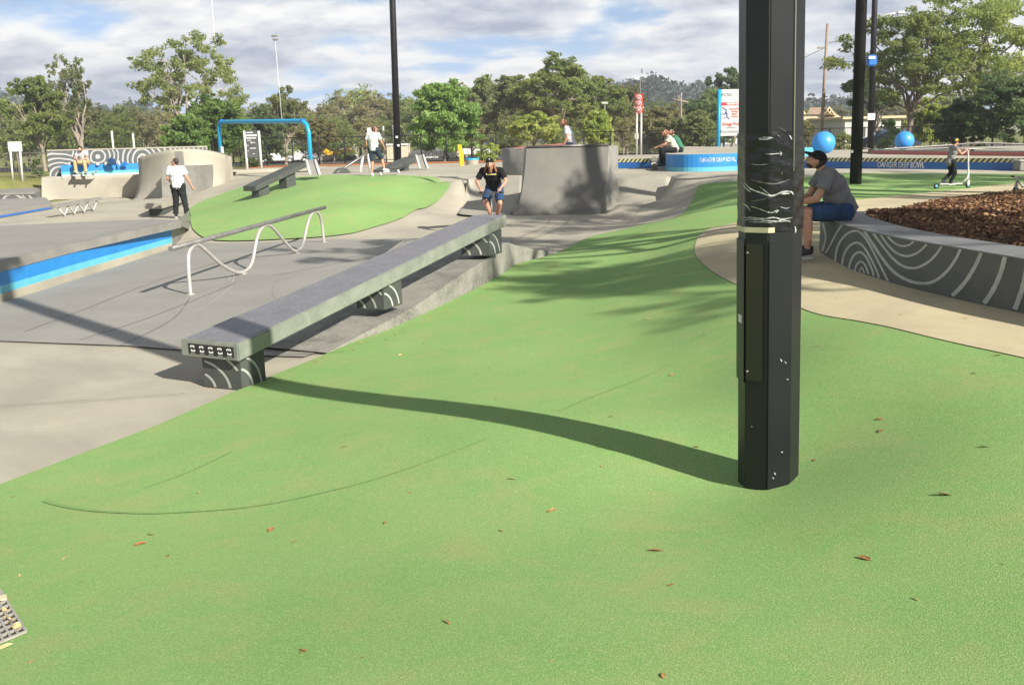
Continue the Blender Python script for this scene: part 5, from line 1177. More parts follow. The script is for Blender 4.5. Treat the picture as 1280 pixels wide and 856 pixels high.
# ------------------------------------------------------------------ trees
def blob_leaves(c, r_, n, size, flat=1.0, asp=.45):
    d = RNG.normal(size=(n, 3)); d /= np.linalg.norm(d, axis=1)[:, None]; rad = RNG.uniform(.1, 1.15, n)**(.6); p = c+d*rad[:, None]*np.array(r_)
    return leafcloud(p, size, flat, asp)
def limb(b, p0, p1, r0_, r1_, wob=.08, n=5, k=6):
    p0 = np.array(p0, float); p1 = np.array(p1, float); L_ = np.linalg.norm(p1-p0); pts = [p0]
    for i in range(1, n): pts.append(lerp(p0, p1, i/n)+RNG.normal(size=3)*L_*wob*np.array([1, 1, .5]))
    pts.append(p1); b.tube(pts, [r0_+(r1_-r0_)*i/n for i in range(n+1)], k, cap=False); return pts
def make_tree(kind, hgt, wid, seed, leafm, barkm, leaf=.2, dens=1.0):
    global RNG
    RNG = np.random.default_rng(seed); b = MB(); V = []
    tr_ = hgt*.022
    if kind in ('gum', 'tallgum', 'flatgum'):
        # limbs fan out from a fork; flattened leaf pads sit at the twig ends, with sky between them
        fork = hgt*RNG.uniform(.22, .30); top = np.array([RNG.uniform(-.03, .03)*hgt, 0, fork]); limb(b, (0, 0, -.2), top, tr_*1.15, tr_*.85, .03)
        nl, lo_, hi_, nt_, np_ = {'gum': (12, .46, .90, 5, 4), 'tallgum': (12, .42, .93, 6, 5), 'flatgum': (8, .80, .93, 6, 5)}[kind]
        for i in range(nl):
            a = 2*math.pi*(i*.382+RNG.uniform(-.05, .05)); zt_ = (i+.5)/nl; zz = hgt*(lo_+(hi_-lo_)*zt_)
            env = {'gum': .62+.45*math.sin(math.pi*min(zt_*1.15, 1)), 'tallgum': math.sin(math.pi*(.24+.68*zt_)), 'flatgum': .8}[kind]
            rad = wid*.5*env*RNG.uniform(.45, .80)*(.55 if zt_ > .8 else 1)
            mid = np.array([math.cos(a)*rad, math.sin(a)*rad, zz]); st = lerp((0, 0, fork*.8), top, RNG.uniform(.3, 1)); pl_ = limb(b, st, mid, tr_*.5, tr_*.16, .06)
            for j in range(nt_):
                e_ = mid+np.array([RNG.normal()*wid*.105, RNG.normal()*wid*.105, RNG.normal()*hgt*.055]); limb(b, pl_[RNG.integers(3, 6)], e_, tr_*.15, tr_*.04, .06, 3, 5)
                for k in range(np_):
                    c = e_+RNG.normal(size=3)*np.array([wid*.042, wid*.042, hgt*.022]); s_ = RNG.uniform(.55, 1.35)
                    V.append(blob_leaves(c, (wid*.050*s_, wid*.050*s_, hgt*.024*s_), int(60*dens*s_), leaf))
    else:                    # dense rounded crown to near the ground
        cb = .16 if kind == 'dense' else .02
        limb(b, (0, 0, -.2), (0, 0, hgt*.6), tr_*1.1, tr_*.4, .02)
        nb2 = 60 if kind == 'dense' else 26
        for i in range(nb2):
            zt_ = RNG.uniform(0, 1)**.85; zz = hgt*(cb+.06+(.88-cb)*zt_); env = math.sin(math.pi*min(max(.17+.75*zt_, 0), 1))**.7; a = RNG.uniform(0, 2*math.pi); rad = wid*.5*env*math.sqrt(RNG.uniform(.15, 1))*.82
            c = np.array([math.cos(a)*rad, math.sin(a)*rad, zz]); 
            if i % 3 == 0: limb(b, (0, 0, zz*.55), c, tr_*.3, tr_*.06, .05, 4, 5)
            s = RNG.uniform(.75, 1.3)
            for k in range(4):
                cc = c+RNG.normal(size=3)*wid*.065; s3 = s*RNG.uniform(.5, 1.1); V.append(blob_leaves(cc, (wid*.085*s3, wid*.085*s3, hgt*.055*s3), int(120*dens*s3), leaf))
    tm = b.build('trunk', barkm, fix=False); cm = quadmesh('crown', np.concatenate(V), leafm)
    return tm, cm
def new_tree(label, px, top, wpx, Y, kind, seed, leafm, barkm, leaf, dens=1.0, group=None, name='tree', base=None):
    a = D(px, top, Y); z0 = h(a[0], a[1]); 
    if base is not None: z0 = float(D(px, base, Y)[2])
    hgt = float(a[2]-z0)*1.0; wd = wpx*Y/F; tm, cm = make_tree(kind, hgt, wd, seed, leafm, barkm, leaf, dens)
    e = empty(name, (a[0], a[1], z0)); tag(e, label, 'tree' if name != 'shrub' else 'shrub', group); tm.parent = e; cm.parent = e; return e
# main individually placed trees
new_tree('large open gum with sparse spreading crown rising highest on the left', 224, 40, 128, 70, 'gum', 3, M['leaf_olive'], M['bark'], .22, 1.0)
new_tree('slim wispy gum with bare top behind the bushy olive tree at the left', 84, 64, 56, 84, 'gum', 8, M['leaf_olive'], M['bark'], .20, .55)
new_tree('bushy olive gum with pale trunk standing behind the white sign at far left', 42, 97, 78, 72, 'tallgum', 11, M['leaf_mid'], M['bark'], .22, .9)
new_tree('bright green leafy tree directly behind the left leg of the blue arch', 262, 128, 88, 62, 'dense', 5, M['leaf_bright'], M['bark_dark'], .26, .9)
new_tree('bright green lower tree between the tall sparse gum and the blue arch', 232, 148, 60, 60, 'dense', 15, M['leaf_bright'], M['bark_dark'], .26, .8)
new_tree('thin layered gum with flat clumps behind the thin floodlight mast', 352, 110, 58, 88, 'gum', 21, M['leaf_olive'], M['bark'], .24, .8)
new_tree('round bright green tree with full crown just right of the slim black light pole', 553, 105, 100, 60, 'dense', 31, M['leaf_bright'], M['bark'], .24, 1.0)
new_tree('highest olive gum of the clump behind the quarter pipe', 695, 73, 110, 84, 'tallgum', 41, M['leaf_mid'], M['bark'], .27, 1.1)
new_tree('broad olive gum behind the man on the quarter pipe', 742, 96, 104, 88, 'tallgum', 42, M['leaf_mid'], M['bark'], .27, 1.0)
new_tree('brownish olive gum forming the right end of the central clump', 785, 104, 62, 92, 'tallgum', 43, M['leaf_brown'], M['bark'], .27, .9)
new_tree('dark olive gum in the left part of the central clump', 640, 99, 84, 90, 'tallgum', 44, M['leaf_olive'], M['bark'], .27, 1.0)
new_tree('slender gum just right of the round bright green tree', 600, 99, 62, 96, 'tallgum', 45, M['leaf_olive'], M['bark'], .27, .9)
new_tree('yellow-green gum leaning over the fence behind the round concrete bowl', 668, 140, 70, 68, 'gum', 46, M['leaf_yellow'], M['bark'], .2, .7)
new_tree('small yellow-green tree immediately right of the man on the quarter pipe', 748, 140, 38, 62, 'dense', 47, M['leaf_yellow'], M['bark'], .2, .5)
new_tree('huge spreading gum with dark open crown left of the two at the right', 1148, 10, 178, 56, 'tallgum', 51, M['leaf_mid'], M['bark_dark'], .2, .95)
new_tree('huge gum with bright top at the right edge of the picture', 1232, -14, 190, 58, 'tallgum', 52, M['leaf_mid'], M['bark_dark'], .2, 1.0)
new_tree('dark gum foliage mass left of the big pair beside the black banner pole', 1098, 62, 80, 72, 'gum', 58, M['leaf_dark'], M['bark_dark'], .24, 1.3)
new_tree('dense dark drooping tree at the right edge behind the pool fence', 1262, 100, 120, 47, 'dense', 53, M['leaf_dark'], M['bark_dark'], .17, 1.1)
new_tree('medium dense dark tree left of the drooping one at the right edge', 1205, 128, 70, 50, 'dense', 54, M['leaf_dark'], M['bark_dark'], .17, .9)
new_tree('small yellow-green tree in front of the dark trunks near the smaller blue ball', 1165, 128, 58, 66, 'dense', 55, M['leaf_yellow'], M['bark_dark'], .2, .8)
new_tree('dark pointed tree close to the left edge of the near black pole', 917, 88, 60, 98, 'tallgum', 61, M['leaf_dark'], M['bark'], .28, .9)
new_tree('dark olive tree between the crossarm pole and the club sign', 880, 128, 90, 94, 'dense', 62, M['leaf_dark'], M['bark_dark'], .28, .8)
new_tree('pale olive rounded tree left of the crossarm pole', 832, 136, 70, 92, 'dense', 63, M['leaf_brown'], M['bark_dark'], .28, .8)
new_tree('small greyish green tree behind the seated pair on the blue wall', 866, 146, 62, 78, 'dense', 64, M['leaf_olive'], M['bark_dark'], .26, .7)
new_tree('bare-limbed olive tree behind the right leg of the blue arch', 398, 148, 52, 70, 'gum', 65, M['leaf_brown'], M['bark_dark'], .2, 1.0)
new_tree('dark green tree behind the rules board under the arch', 322, 140, 70, 76, 'dense', 66, M['leaf_dark'], M['bark_dark'], .25, .7)
# shrubs
new_tree('yellow-green shrub between the blue tub and the round bowl', 612, 182, 34, 47, 'bush', 71, M['leaf_yellow'], M['bark'], .10, .35, name='shrub')
new_tree('small dark shrub in front of the far-left fence', 45, 200, 15, 46, 'bush', 72, M['leaf_dark'], M['bark'], .10, .3, name='shrub')
new_tree('round dark shrub at the foot of the rules board', 313, 192, 26, 50, 'bush', 73, M['leaf_dark'], M['bark'], .10, .35, name='shrub')
new_tree('wispy dry shrub beside the cream building next to the near pole', 1009, 150, 34, 52, 'bush', 74, M['leaf_brown'], M['bark'], .11, .4, name='shrub')
new_tree('light green shrub left of the smaller blue ball', 1112, 150, 34, 64, 'bush', 75, M['leaf_bright'], M['bark'], .14, .4, name='shrub')
new_tree('low green hedge shrub behind the larger blue ball', 1056, 168, 34, 52, 'bush', 76, M['leaf_olive'], M['bark'], .10, .4, name='shrub')
# tree line further back: four kinds, copied
kinds = [make_tree('tallgum', 12, 11, 81, M['leaf_brown'], M['bark'], .42, .42), make_tree('dense', 10, 11, 82, M['leaf_olive'], M['bark_dark'], .42, .36), make_tree('gum', 14, 11, 83, M['leaf_olive'], M['bark'], .40, .6), make_tree('dense', 9, 12, 84, M['leaf_mid'], M['bark_dark'], .42, .36)]
line = [(-30, 135, 100, 0), (5, 135, 104, 1), (28, 140, 108, 0), (62, 134, 98, 3), (92, 138, 104, 0), (118, 134, 102, 0), (140, 146, 96, 3), (158, 138, 106, 1), (182, 142, 99, 0), (205, 140, 104, 0), (288, 148, 104, 1), (308, 138, 100, 0), (335, 134, 108, 1), (376, 148, 104, 1), (372, 128, 118, 0),
        (402, 134, 120, 0), (424, 121, 124, 0), (446, 118, 128, 1), (468, 121, 122, 0), (488, 124, 126, 0), (505, 128, 124, 1), (414, 150, 104, 3), (456, 148, 108, 0), (484, 152, 112, 3), (525, 132, 110, 1), (580, 112, 112, 0), (618, 108, 114, 1), (660, 104, 116, 0), (720, 100, 118, 1), (765, 108, 110, 0), (800, 140, 112, 3), (820, 132, 124, 1), (852, 134, 128, 0), (900, 118, 122, 1), (942, 120, 118, 0), (985, 128, 118, 1),
        (1010, 140, 150, 1), (1050, 134, 150, 0), (1085, 138, 120, 1), (1120, 128, 110, 0), (1190, 120, 104, 1), (1290, 80, 84, 0), (1330, 90, 80, 1), (-60, 120, 90, 3), (640, 148, 72, 1), (700, 150, 74, 3), (780, 150, 72, 0), (590, 150, 74, 0)]
gl = {0: 'brownish olive gums in the far tree line', 1: 'dark olive rounded trees in the far tree line', 2: 'open gums in the far tree line', 3: 'lighter green rounded trees in the far tree line'}
lb = {0: 'brownish olive gum in the far tree line beyond the car park', 1: 'dark olive rounded tree in the far tree line beyond the park', 2: 'open gum in the far tree line', 3: 'lighter green rounded tree in the far tree line beyond the park'}
used = {}
for px, top, Y, k in line:
    a = D(px, top, Y); z0 = h(a[0], a[1]); e = empty('background_tree', (a[0], a[1], z0), random.uniform(0, 6.28)); tag(e, lb[k], 'tree', gl[k])
    base_h = (12, 10, 14, 9)[k]*.98; s = float(a[2]-z0)/base_h; e.scale = (s*random.uniform(.85, 1.1), s*random.uniform(.85, 1.1), s)
    for src in kinds[k]:
        if k not in used: c = src
        else: c = src.copy(); COL.objects.link(c)
        c.parent = e
    used[k] = 1
for k in range(4):
    if k not in used:
        for src in kinds[k]: bpy.data.objects.remove(src)
# off-frame trees on the sun side whose shade falls on the rubber, the ramp and the path
def off_tree(x, y, hgt, wd, seed, label, kind='gum', dens=1.2, leaf=.12):
    tm, cm = make_tree(kind, hgt, wd, seed, M['leaf_mid'], M['bark'], leaf, dens); e = empty('tree', (x, y, h(x, y))); tag(e, label, 'tree'); tm.parent = e; cm.parent = e
SH = 1/math.tan(ELEV)
off_tree(11.9, 2.0, 9.6, 5.8, 91, 'tall flat-topped gum just outside the right side of the view', 'flatgum', dens=1.0)
off_tree(12.6, 13.3, 9.8, 7.0, 92, 'second flat-topped gum to the right beyond the bark bed', 'flatgum', dens=1.0)
off_tree(8.6, 9.3, 9.6, 4.6, 94, 'slim flat-topped gum leaning over the right end of the seat wall', 'flatgum', dens=1.0)
off_tree(19.5, 14.0, 9.8, 7.0, 93, 'third flat-topped gum further right behind the bark bed', 'flatgum', dens=1.0)
e = empty('light_pole', (11.0, 16.7, h(11.0, 16.7))); tag(e, 'black light pole right of the bark bed outside the view', 'light pole')
MB().tube([(0, 0, -.1), (0, 0, 12.6)], [.2, .17], 8).build('shaft', M['black_far'], e); b = MB(); b.box((0, 0, 12.7), (.7, .3, .16)); b.build('lamp_head', M['black_far'], e, .02)
# hill ridges beyond
def ridge(name, x0, x1, Y, prof, seed):
    rng = np.random.default_rng(seed); vs = []; n = 90
    for i in range(n+1):
        t = i/n; px = x0+(x1-x0)*t; py = np.interp(px, [p[0] for p in prof], [p[1] for p in prof])-abs(rng.normal())*1.6; a = D(px, py, Y)
        vs.append((a[0], a[1]-60, -1)); vs.append((a[0], a[1]-25, a[2]*.55)); vs.append((a[0], a[1], a[2])); vs.append((a[0], a[1]+80, -1))
    b = MB(); b.add(vs, [(4*i+j, 4*i+4+j, 4*i+5+j, 4*i+1+j) for i in range(n) for j in range(3)], 0, True); o = b.build(name, M['hill'], fix=False); o['kind'] = 'structure'
    # forest on it
    pos = []
    for _ in range(26000):
        i = rng.integers(0, n); j = rng.uniform(0, 1.1); v0 = np.array(vs[4*i+1]); v1 = np.array(vs[4*i+2]); pos.append(lerp(v0, v1, min(j, 1))+rng.normal(size=3)*np.array([1.5, 3, 1.6]))
    o = quadmesh(name+'_forest', leafcloud(np.array(pos), 1.7, 1, .8), M['hill']); tag(o, 'dark forest covering the distant hill', 'forest', kind='stuff')
ridge('hill', 560, 1130, 330, [(560, 150), (640, 135), (700, 120), (770, 118), (800, 111), (815, 108), (835, 112), (845, 124), (860, 119), (880, 117), (905, 124), (925, 122), (950, 130), (1000, 138), (1060, 134), (1130, 140)], 5)
ridge('low_hill', -120, 230, 330, [(-120, 120), (-20, 126), (5, 128), (20, 133), (60, 145), (120, 150), (165, 144), (182, 140), (200, 150), (230, 158)], 6)

# ------------------------------------------------------------------ buildings, fence, cars
Y = 96; a = D(1030, 168, Y); org = (a[0], a[1], h(a[0], a[1])-.2); bd = empty('cream_building', org); tag(bd, 'low cream building with wide sloping roof behind the timber power pole', 'building')
def BX(px, py, Yo=0): return D(px, py, Y+Yo)
zg = org[2]
def quad3(b, ps, mi=0): b.add(rel(ps, org), [tuple(range(len(ps)))], mi)
zr1 = BX(1000, 143)[2]; ze = BX(1000, 160)[2]
b = MB(); xl = BX(985, 150)[0]; xr = BX(1064, 150)[0]; b.hexa(rel([(xl, Y, zg-.3), (xr, Y, zg-.3), (xr, Y+12, zg-.3), (xl, Y+12, zg-.3)], org), rel([(xl, Y, ze+.05), (xr, Y, ze+.05), (xr, Y+12, ze+.05), (xl, Y+12, ze+.05)], org)); b.build('wall', M['tan_wall'], bd)
b = MB(); b.hexa(rel([(xl-.4, Y-.8, ze), (xr+.4, Y-.8, ze), (xr+.4, Y+13, ze), (xl-.4, Y+13, ze)], org), rel([(xl+.6, Y+4, zr1), (xr-.2, Y+4, zr1), (xr-.2, Y+8, zr1), (xl+.6, Y+8, zr1)], org)); rf_ = b.build('roof', M['tan_roof'], bd)
# brown gable dormer
gA = BX(1018, 143, 3); gB = BX(1044, 143.5, 3); gT = BX(1036.5, 133.5, 3)
b = MB(); b.add(rel([BX(1008.5, 143, 3), BX(1035, 134.2, 3), BX(1035, 134.2, 7), BX(1008.5, 143, 7), BX(1013, 134.5, 3.2), BX(1035, 134.5, 3.2), BX(1030, 143, 3.1)], org), [(0, 6, 5, 4)]); b.build('gable_roof', M['brown_roof'], rf_)
b = MB(); b.hexa(rel([BX(1028, 143.8, 2.5), BX(1045.5, 143.8, 2.5), BX(1036.8, 132.8, 2.5)], org), rel([BX(1028, 143.8, 6), BX(1045.5, 143.8, 6), BX(1036.8, 132.8, 6)], org)); b.build('gable', M['tan_roof'], rf_)
b = MB(); b.hexa(rel([BX(1031.5, 142.6, 2.45), BX(1042.3, 142.6, 2.45), BX(1036.8, 135.5, 2.45)], org), rel([BX(1031.5, 142.6, 2.3), BX(1042.3, 142.6, 2.3), BX(1036.8, 135.5, 2.3)], org)); w_ = b.build('gable_window', M['glass'], rf_)
b = MB(); 
for p, q_ in (((1034, 143), (1039.5, 138.5)), ((1039.5, 143), (1034, 138.5)), ((1031, 143), (1036.8, 135)), ((1042.6, 143), (1036.8, 135))): b.tube(rel([BX(*p, 2.2), BX(*q_, 2.2)], org), .05, 5)
b.build('lattice_bar', M['tan_roof'], w_)
b = MB(); b.hexa(rel([BX(994, 143, 5), BX(1008, 143, 5), BX(1001, 132, 5)], org), rel([BX(994, 143, 8), BX(1008, 143, 8), BX(1001, 132, 8)], org)); b.build('gable', M['tan_roof'], rf_)
for px in (1004, 1016, 1050): b = MB(); c = BX(px, 165); b.box(rel([(c[0], Y-.03, zg+1.1)], org)[0], (1.1, .06, 1.0)); b.build('window', M['glass'], bd)
Y = 84; a = D(1092, 168, Y); org = (a[0], a[1], h(a[0], a[1])-.2); zg = org[2]; gb2 = empty('grey_building', org); tag(gb2, 'long pale grey flat-roofed building behind the black banner pole', 'building')
xl = D(1056, 160, Y)[0]; xr = D(1126, 160, Y)[0]; zt_ = D(1090, 148.5, Y)[2]
b = MB(); b.hexa(rel([(xl, Y, zg-.3), (xr, Y, zg-.3), (xr, Y+10, zg-.3), (xl, Y+10, zg-.3)], org), rel([(xl, Y, zt_), (xr, Y, zt_), (xr, Y+10, zt_), (xl, Y+10, zt_)], org)); b.build('wall', M['grey_wall'], gb2)
b = MB(); b.hexa(rel([(xl-.3, Y-.3, zt_), (xr+.3, Y-.3, zt_), (xr+.3, Y+10, zt_), (xl-.3, Y+10, zt_)], org), rel([(xl-.3, Y-.3, zt_+.2), (xr+.3, Y-.3, zt_+.2), (xr+.3, Y+10, zt_+.2), (xl-.3, Y+10, zt_+.2)], org)); b.build('roof', M['tan_roof'], gb2)
for px, w_ in ((1076, .8), (1100, 1.1), (1112, 1.1)): c = D(px, 160, Y); b = MB(); b.box(rel([(c[0], Y-.04, zg+1.3)], org)[0], (w_, .06, 1.9)); b.build('doorway', M['chipped'], gb2)
# small hut with grey roof behind the warning sign
Y = 100; a = D(806, 178, Y); org = (a[0], a[1], h(a[0], a[1])); ht = empty('small_hut', org); tag(ht, 'small hut with steep dark roof behind the tall warning sign', 'hut'); s = Y/F
b = MB(); b.box((0, 0, 7*s), (10*s, 3, 16*s)); b.build('wall', M['tan_wall'], ht); b = MB(); b.hexa([(-8*s, -2, 15*s), (7*s, -2, 15*s), (7*s, 2, 15*s), (-8*s, 2, 15*s)], [(0, -2, 30*s), (3*s, -2, 30*s), (3*s, 2, 30*s), (0, 2, 30*s)]); b.build('roof', M['chipped'], ht)
# site buildings/heap in the mid distance (left of skater)
def box_building(px0, px1, py0, py1, Y, m, label, name='site_shed', cat='shed', roofm=None):
    a = D((px0+px1)/2, py1, Y); z0 = h(a[0], a[1]); e = empty(name, (a[0], a[1], z0)); tag(e, label, cat); w_ = (px1-px0)*Y/F; zt_ = float(D(px0, py0, Y)[2]-z0); zt_ = max(zt_, .6)
    b = MB(); b.box((0, 1.2, zt_*.45), (w_, 2.4, zt_*.9)); b.build('wall', m, e, .02); b = MB(); b.box((0, 1.2, zt_*.95), (w_*1.03, 2.6, zt_*.1)); b.build('roof', roofm or M['white'], e)
    k_ = max(1, int(w_/1.6))
    for i in range(k_): b = MB(); b.box((-w_/2+(i+.5)*w_/k_, -.02, zt_*.5), (.7, .06, zt_*.35)); b.build('window', M['glass'], e)
box_building(397, 443, 181, 190, 118, M['grey_wall'], 'long low pale shed with white roof beyond the bare soil')
box_building(484, 510, 180, 196, 100, M['tan_wall'], 'pale site cabin just left of the slim black light pole')
box_building(522, 546, 180, 193, 112, M['grey_wall'], 'pale cabin behind the trunk of the round bright green tree')
box_building(690, 702, 172, 184, 100, M['grey_wall'], 'small pale hut behind the round bowl')
# yellow digger body
a = D(424, 187, 112); e = empty('digger', (a[0], a[1], h(a[0], a[1])+0)); tag(e, 'yellow earthmoving machine parked in front of the long low shed', 'digger'); zt_ = float(a[2]-e.location.z)
b = MB(); b.box((0, 0, .9), (3.4, 2, .7)); b.box((-1.2, 0, 1.6), (1.2, 1.6, 1.0)); b.build('body', M['yellow'], e, .12); b = MB(); b.box((0, 0, .3), (3.6, 2.3, .55)); b.build('track', M['tyre'], e, .1); b = MB(); b.tube([(.9, 0, 1.2), (2.2, 0, 2.4), (3.2, 0, .9)], .18, 8); b.build('boom', M['yellow'], e); b = MB(); b.box((-1.2, -.82, 1.7), (.8, .04, .6)); b.build('cab_window', M['glass'], e)
# fences
def fence(p0, p1, n, hh, label, m, picket=.14, name='mesh_fence'):
    p0 = np.array(p0); p1 = np.array(p1); org = (p0[0], p0[1], h(*p0)); e = empty(name, org); tag(e, label, 'fence'); L_ = np.linalg.norm(p1-p0)
    zs_ = lambda t: h(*lerp(p0, p1, t))
    for i in range(n+1):
        t = i/n; p = lerp(p0, p1, t); MB().tube(rel([(*p, zs_(t)-.1), (*p, zs_(t)+hh)], org), .04, 6).build('post', m, e)
    b = MB(); N_ = int(L_/picket)
    for zf_ in (.1, .97): b.tube(rel([(*lerp(p0, p1, i/20), zs_(i/20)+hh*zf_) for i in range(21)], org), .022, 5)
    for i in range(N_):
        t = (i+.5)/N_; p = lerp(p0, p1, t); z_ = zs_(t); w_ = .006; b.add(rel([(p[0]-w_, p[1], z_+.1*hh), (p[0]+w_, p[1], z_+.1*hh), (p[0]+w_, p[1], z_+.97*hh), (p[0]-w_, p[1], z_+.97*hh)], org), [(0, 1, 2, 3)])
    b.build('mesh_panel', m, e, fix=False)
pf = lambda px, Y: D(px, 170, Y)[:2]
fence(pf(985, 47.5), pf(1340, 49), 7, 1.25, 'black pool style fence on the right behind the red kerb', M['black_far'])
fence(pf(730, 52), pf(900, 50), 5, 1.35, 'black mesh fence between the quarter pipe and the club sign', M['black_far'])
fence(pf(905, 50), pf(984, 47.6), 2, 1.35, 'black mesh fence behind the near pole under the club sign', M['black_far'])
fence(pf(265, 54), pf(620, 56), 11, 1.5, 'thin black mesh fence along the orange bark verge', M['black_far'], .22)
fence(pf(-120, 47), pf(66, 45.5), 4, 1.15, 'dark low fence at the far left below the trees', M['bark_dark'], .2)
# cars
def car(px, py, Y, rot, m, label, kind='car', group='cars parked beyond the plaza'):
    a = D(px, py, Y); e = empty('parked_car', (a[0], a[1], h(a[0], a[1])+.02), rot); tag(e, label, 'car', group)
    L2, W2 = 2.2, .86
    prof = [(-2.2, .35), (-2.2, .85), (-1.9, .98), (-1.35, 1.0), (-.85, 1.42), (.35, 1.47), (1.05, 1.02), (1.95, .86), (2.2, .7), (2.2, .35)] if kind == 'car' else [(-2.5, .45), (-2.5, 1.0), (-.4, 1.0), (-.38, 1.55), (-.2, 1.68), (.75, 1.66), (1.35, 1.12), (2.2, 1.0), (2.45, .8), (2.45, .45)]
    b = MB(); n = len(prof); tw = lambda z: W2*(1 if z < 1.05 else .82)
    vs = [(x, -tw(z), z) for x, z in prof]+[(x, tw(z), z) for x, z in prof]; b.add(vs, [tuple(range(n)), tuple(range(2*n-1, n-1, -1))]+[(i, n+i, n+(i+1) % n, (i+1) % n) for i in range(n)]); b.build('body', m, e, .05)
    gp = [(-1.2, 1.06), (-.82, 1.36), (.3, 1.40), (.9, 1.05)] if kind == 'car' else [(-.3, 1.12), (-.26, 1.5), (.7, 1.58), (1.15, 1.16)]
    for s_ in (-1, 1):
        y_ = s_*(W2*.93+.012); y2 = s_*(W2*.83+.012); b = MB(); b.add([(x, y_ if z < 1.2 else y2, z) for x, z in gp], [(0, 1, 2, 3)]); b.build('side_window', M['glass'], e)
    fx = [(.45, 1.43, 1.03, 1.07)] if kind == 'car' else [(.85, 1.6, 1.33, 1.18)]
    for x0, z0, x1, z1 in fx: b = MB(); b.add([(x0, -.62, z0), (x0, .62, z0), (x1+.02, .7, z1), (x1+.02, -.7, z1)], [(0, 1, 2, 3)]); b.build('windscreen', M['glass'], e)
    b = MB()
    if kind == 'car': b.add([(-.95, -.62, 1.38), (-.95, .62, 1.38), (-1.36, .68, 1.03), (-1.36, -.68, 1.03)], [(0, 1, 2, 3)]); b.build('rear_window', M['glass'], e)
    for x in (-1.4, 1.4):
        for s_ in (-1, 1):
            b = MB(); b.lathe((x, s_*.80, .33), [(0, -.1), (.3, -.1), (.33, -.06), (.33, .06), (.3, .1), (0, .1)], 16, axis='y'); w_ = b.build('wheel', M['tyre'], e); b = MB(); b.lathe((x, s_*.905, .33), [(0, 0), (.19, 0), (.19, .01*s_), (0, .01*s_)], 12, axis='y'); b.build('rim', M['steel'], w_)
    for s_ in (-1, 1): b = MB(); b.box((2.2 if kind == 'car' else 2.45, s_*.6, .72), (.06, .3, .12)); b.build('headlight', M['white'], e); b = MB(); b.box((-2.2 if kind == 'car' else -2.5, s_*.62, .8), (.06, .25, .14)); b.build('tail_light', M['red_print'], e)
    return e
car(344, 205, 103, R(200), M['car_white'], 'white hatchback parked directly right of the rules board')
car(353, 206, 108, R(160), M['car_silver'], 'silver car behind the white hatchback below the blue arch')
car(364, 206, 104, R(190), M['car_white'], 'white car nearest the right leg of the blue arch')
car(374, 204, 112, R(170), M['car_silver'], 'silver car parked behind the right leg of the blue arch')
car(541, 198, 102, R(180), M['car_white'], 'white utility with tray parked right of the slim black light pole', 'ute')
car(590, 195, 106, R(180), M['car_white'], 'white utility parked beyond the blue tub planter', 'ute')
car(873, 182, 112, R(20), M['car_silver'], 'silver car parked between crossarm pole and club sign')
car(855, 182, 120, R(10), M['car_white'], 'white car half hidden behind the seated pair on the blue wall')
car(919, 182, 104, R(5), M['car_silver'], 'silver car seen beneath the club sign')
car(1108, 180, 70, R(170), M['car_dark'], 'dark blue car parked between the banner pole and the smaller blue ball')

exec_people = True
# ------------------------------------------------------------------ people
def capsule(b, a, c, ra, rb, n=12, flat=False):
    a = Vector(a); c = Vector(c); d = (c-a); L_ = d.length
    if L_ < 1e-6: d = Vector((0, 0, 1))
    d = d.normalized(); x = d.orthogonal().normalized(); y = d.cross(x); rings = []
    K = 4
    if flat: rings.append((a, ra)); rings.append((c, rb))
    else:
        for i in range(K+1): t = math.pi/2*i/K; rings.append((a-d*ra*math.cos(t), max(ra*math.sin(t), 1e-4)))
        for i in range(K+1): t = math.pi/2*i/K; rings.append((c+d*rb*math.sin(t), max(rb*math.cos(t), 1e-4)))
    vs = []
    for p, r_ in rings:
        for j in range(n): t = 2*math.pi*j/n; vs.append(tuple(p+(x*math.cos(t)+y*math.sin(t))*r_))
    k = len(rings); fs = [(i*n+j, i*n+(j+1) % n, (i+1)*n+(j+1) % n, (i+1)*n+j) for i in range(k-1) for j in range(n)]+[tuple(range(n-1, -1, -1)), tuple((k-1)*n+j for j in range(n))]
    b.add(vs, fs, 0, True)
def ellm(b, c, r_, rot=None, n=14, m_=10):
    rot = rot or Matrix.Identity(3); vs = []; 
    for i in range(m_+1):
        a = math.pi*i/m_; 
        for j in range(n): t = 2*math.pi*j/n; v = rot@Vector((r_[0]*max(math.sin(a), 1e-3)*math.cos(t), r_[1]*max(math.sin(a), 1e-3)*math.sin(t), -r_[2]*math.cos(a))); vs.append((v.x+c[0], v.y+c[1], v.z+c[2]))
    fs = [(i*n+j, i*n+(j+1) % n, (i+1)*n+(j+1) % n, (i+1)*n+j) for i in range(m_) for j in range(n)]+[tuple(range(n-1, -1, -1)), tuple(m_*n+j for j in range(n))]
    b.add(vs, fs, 0, True)
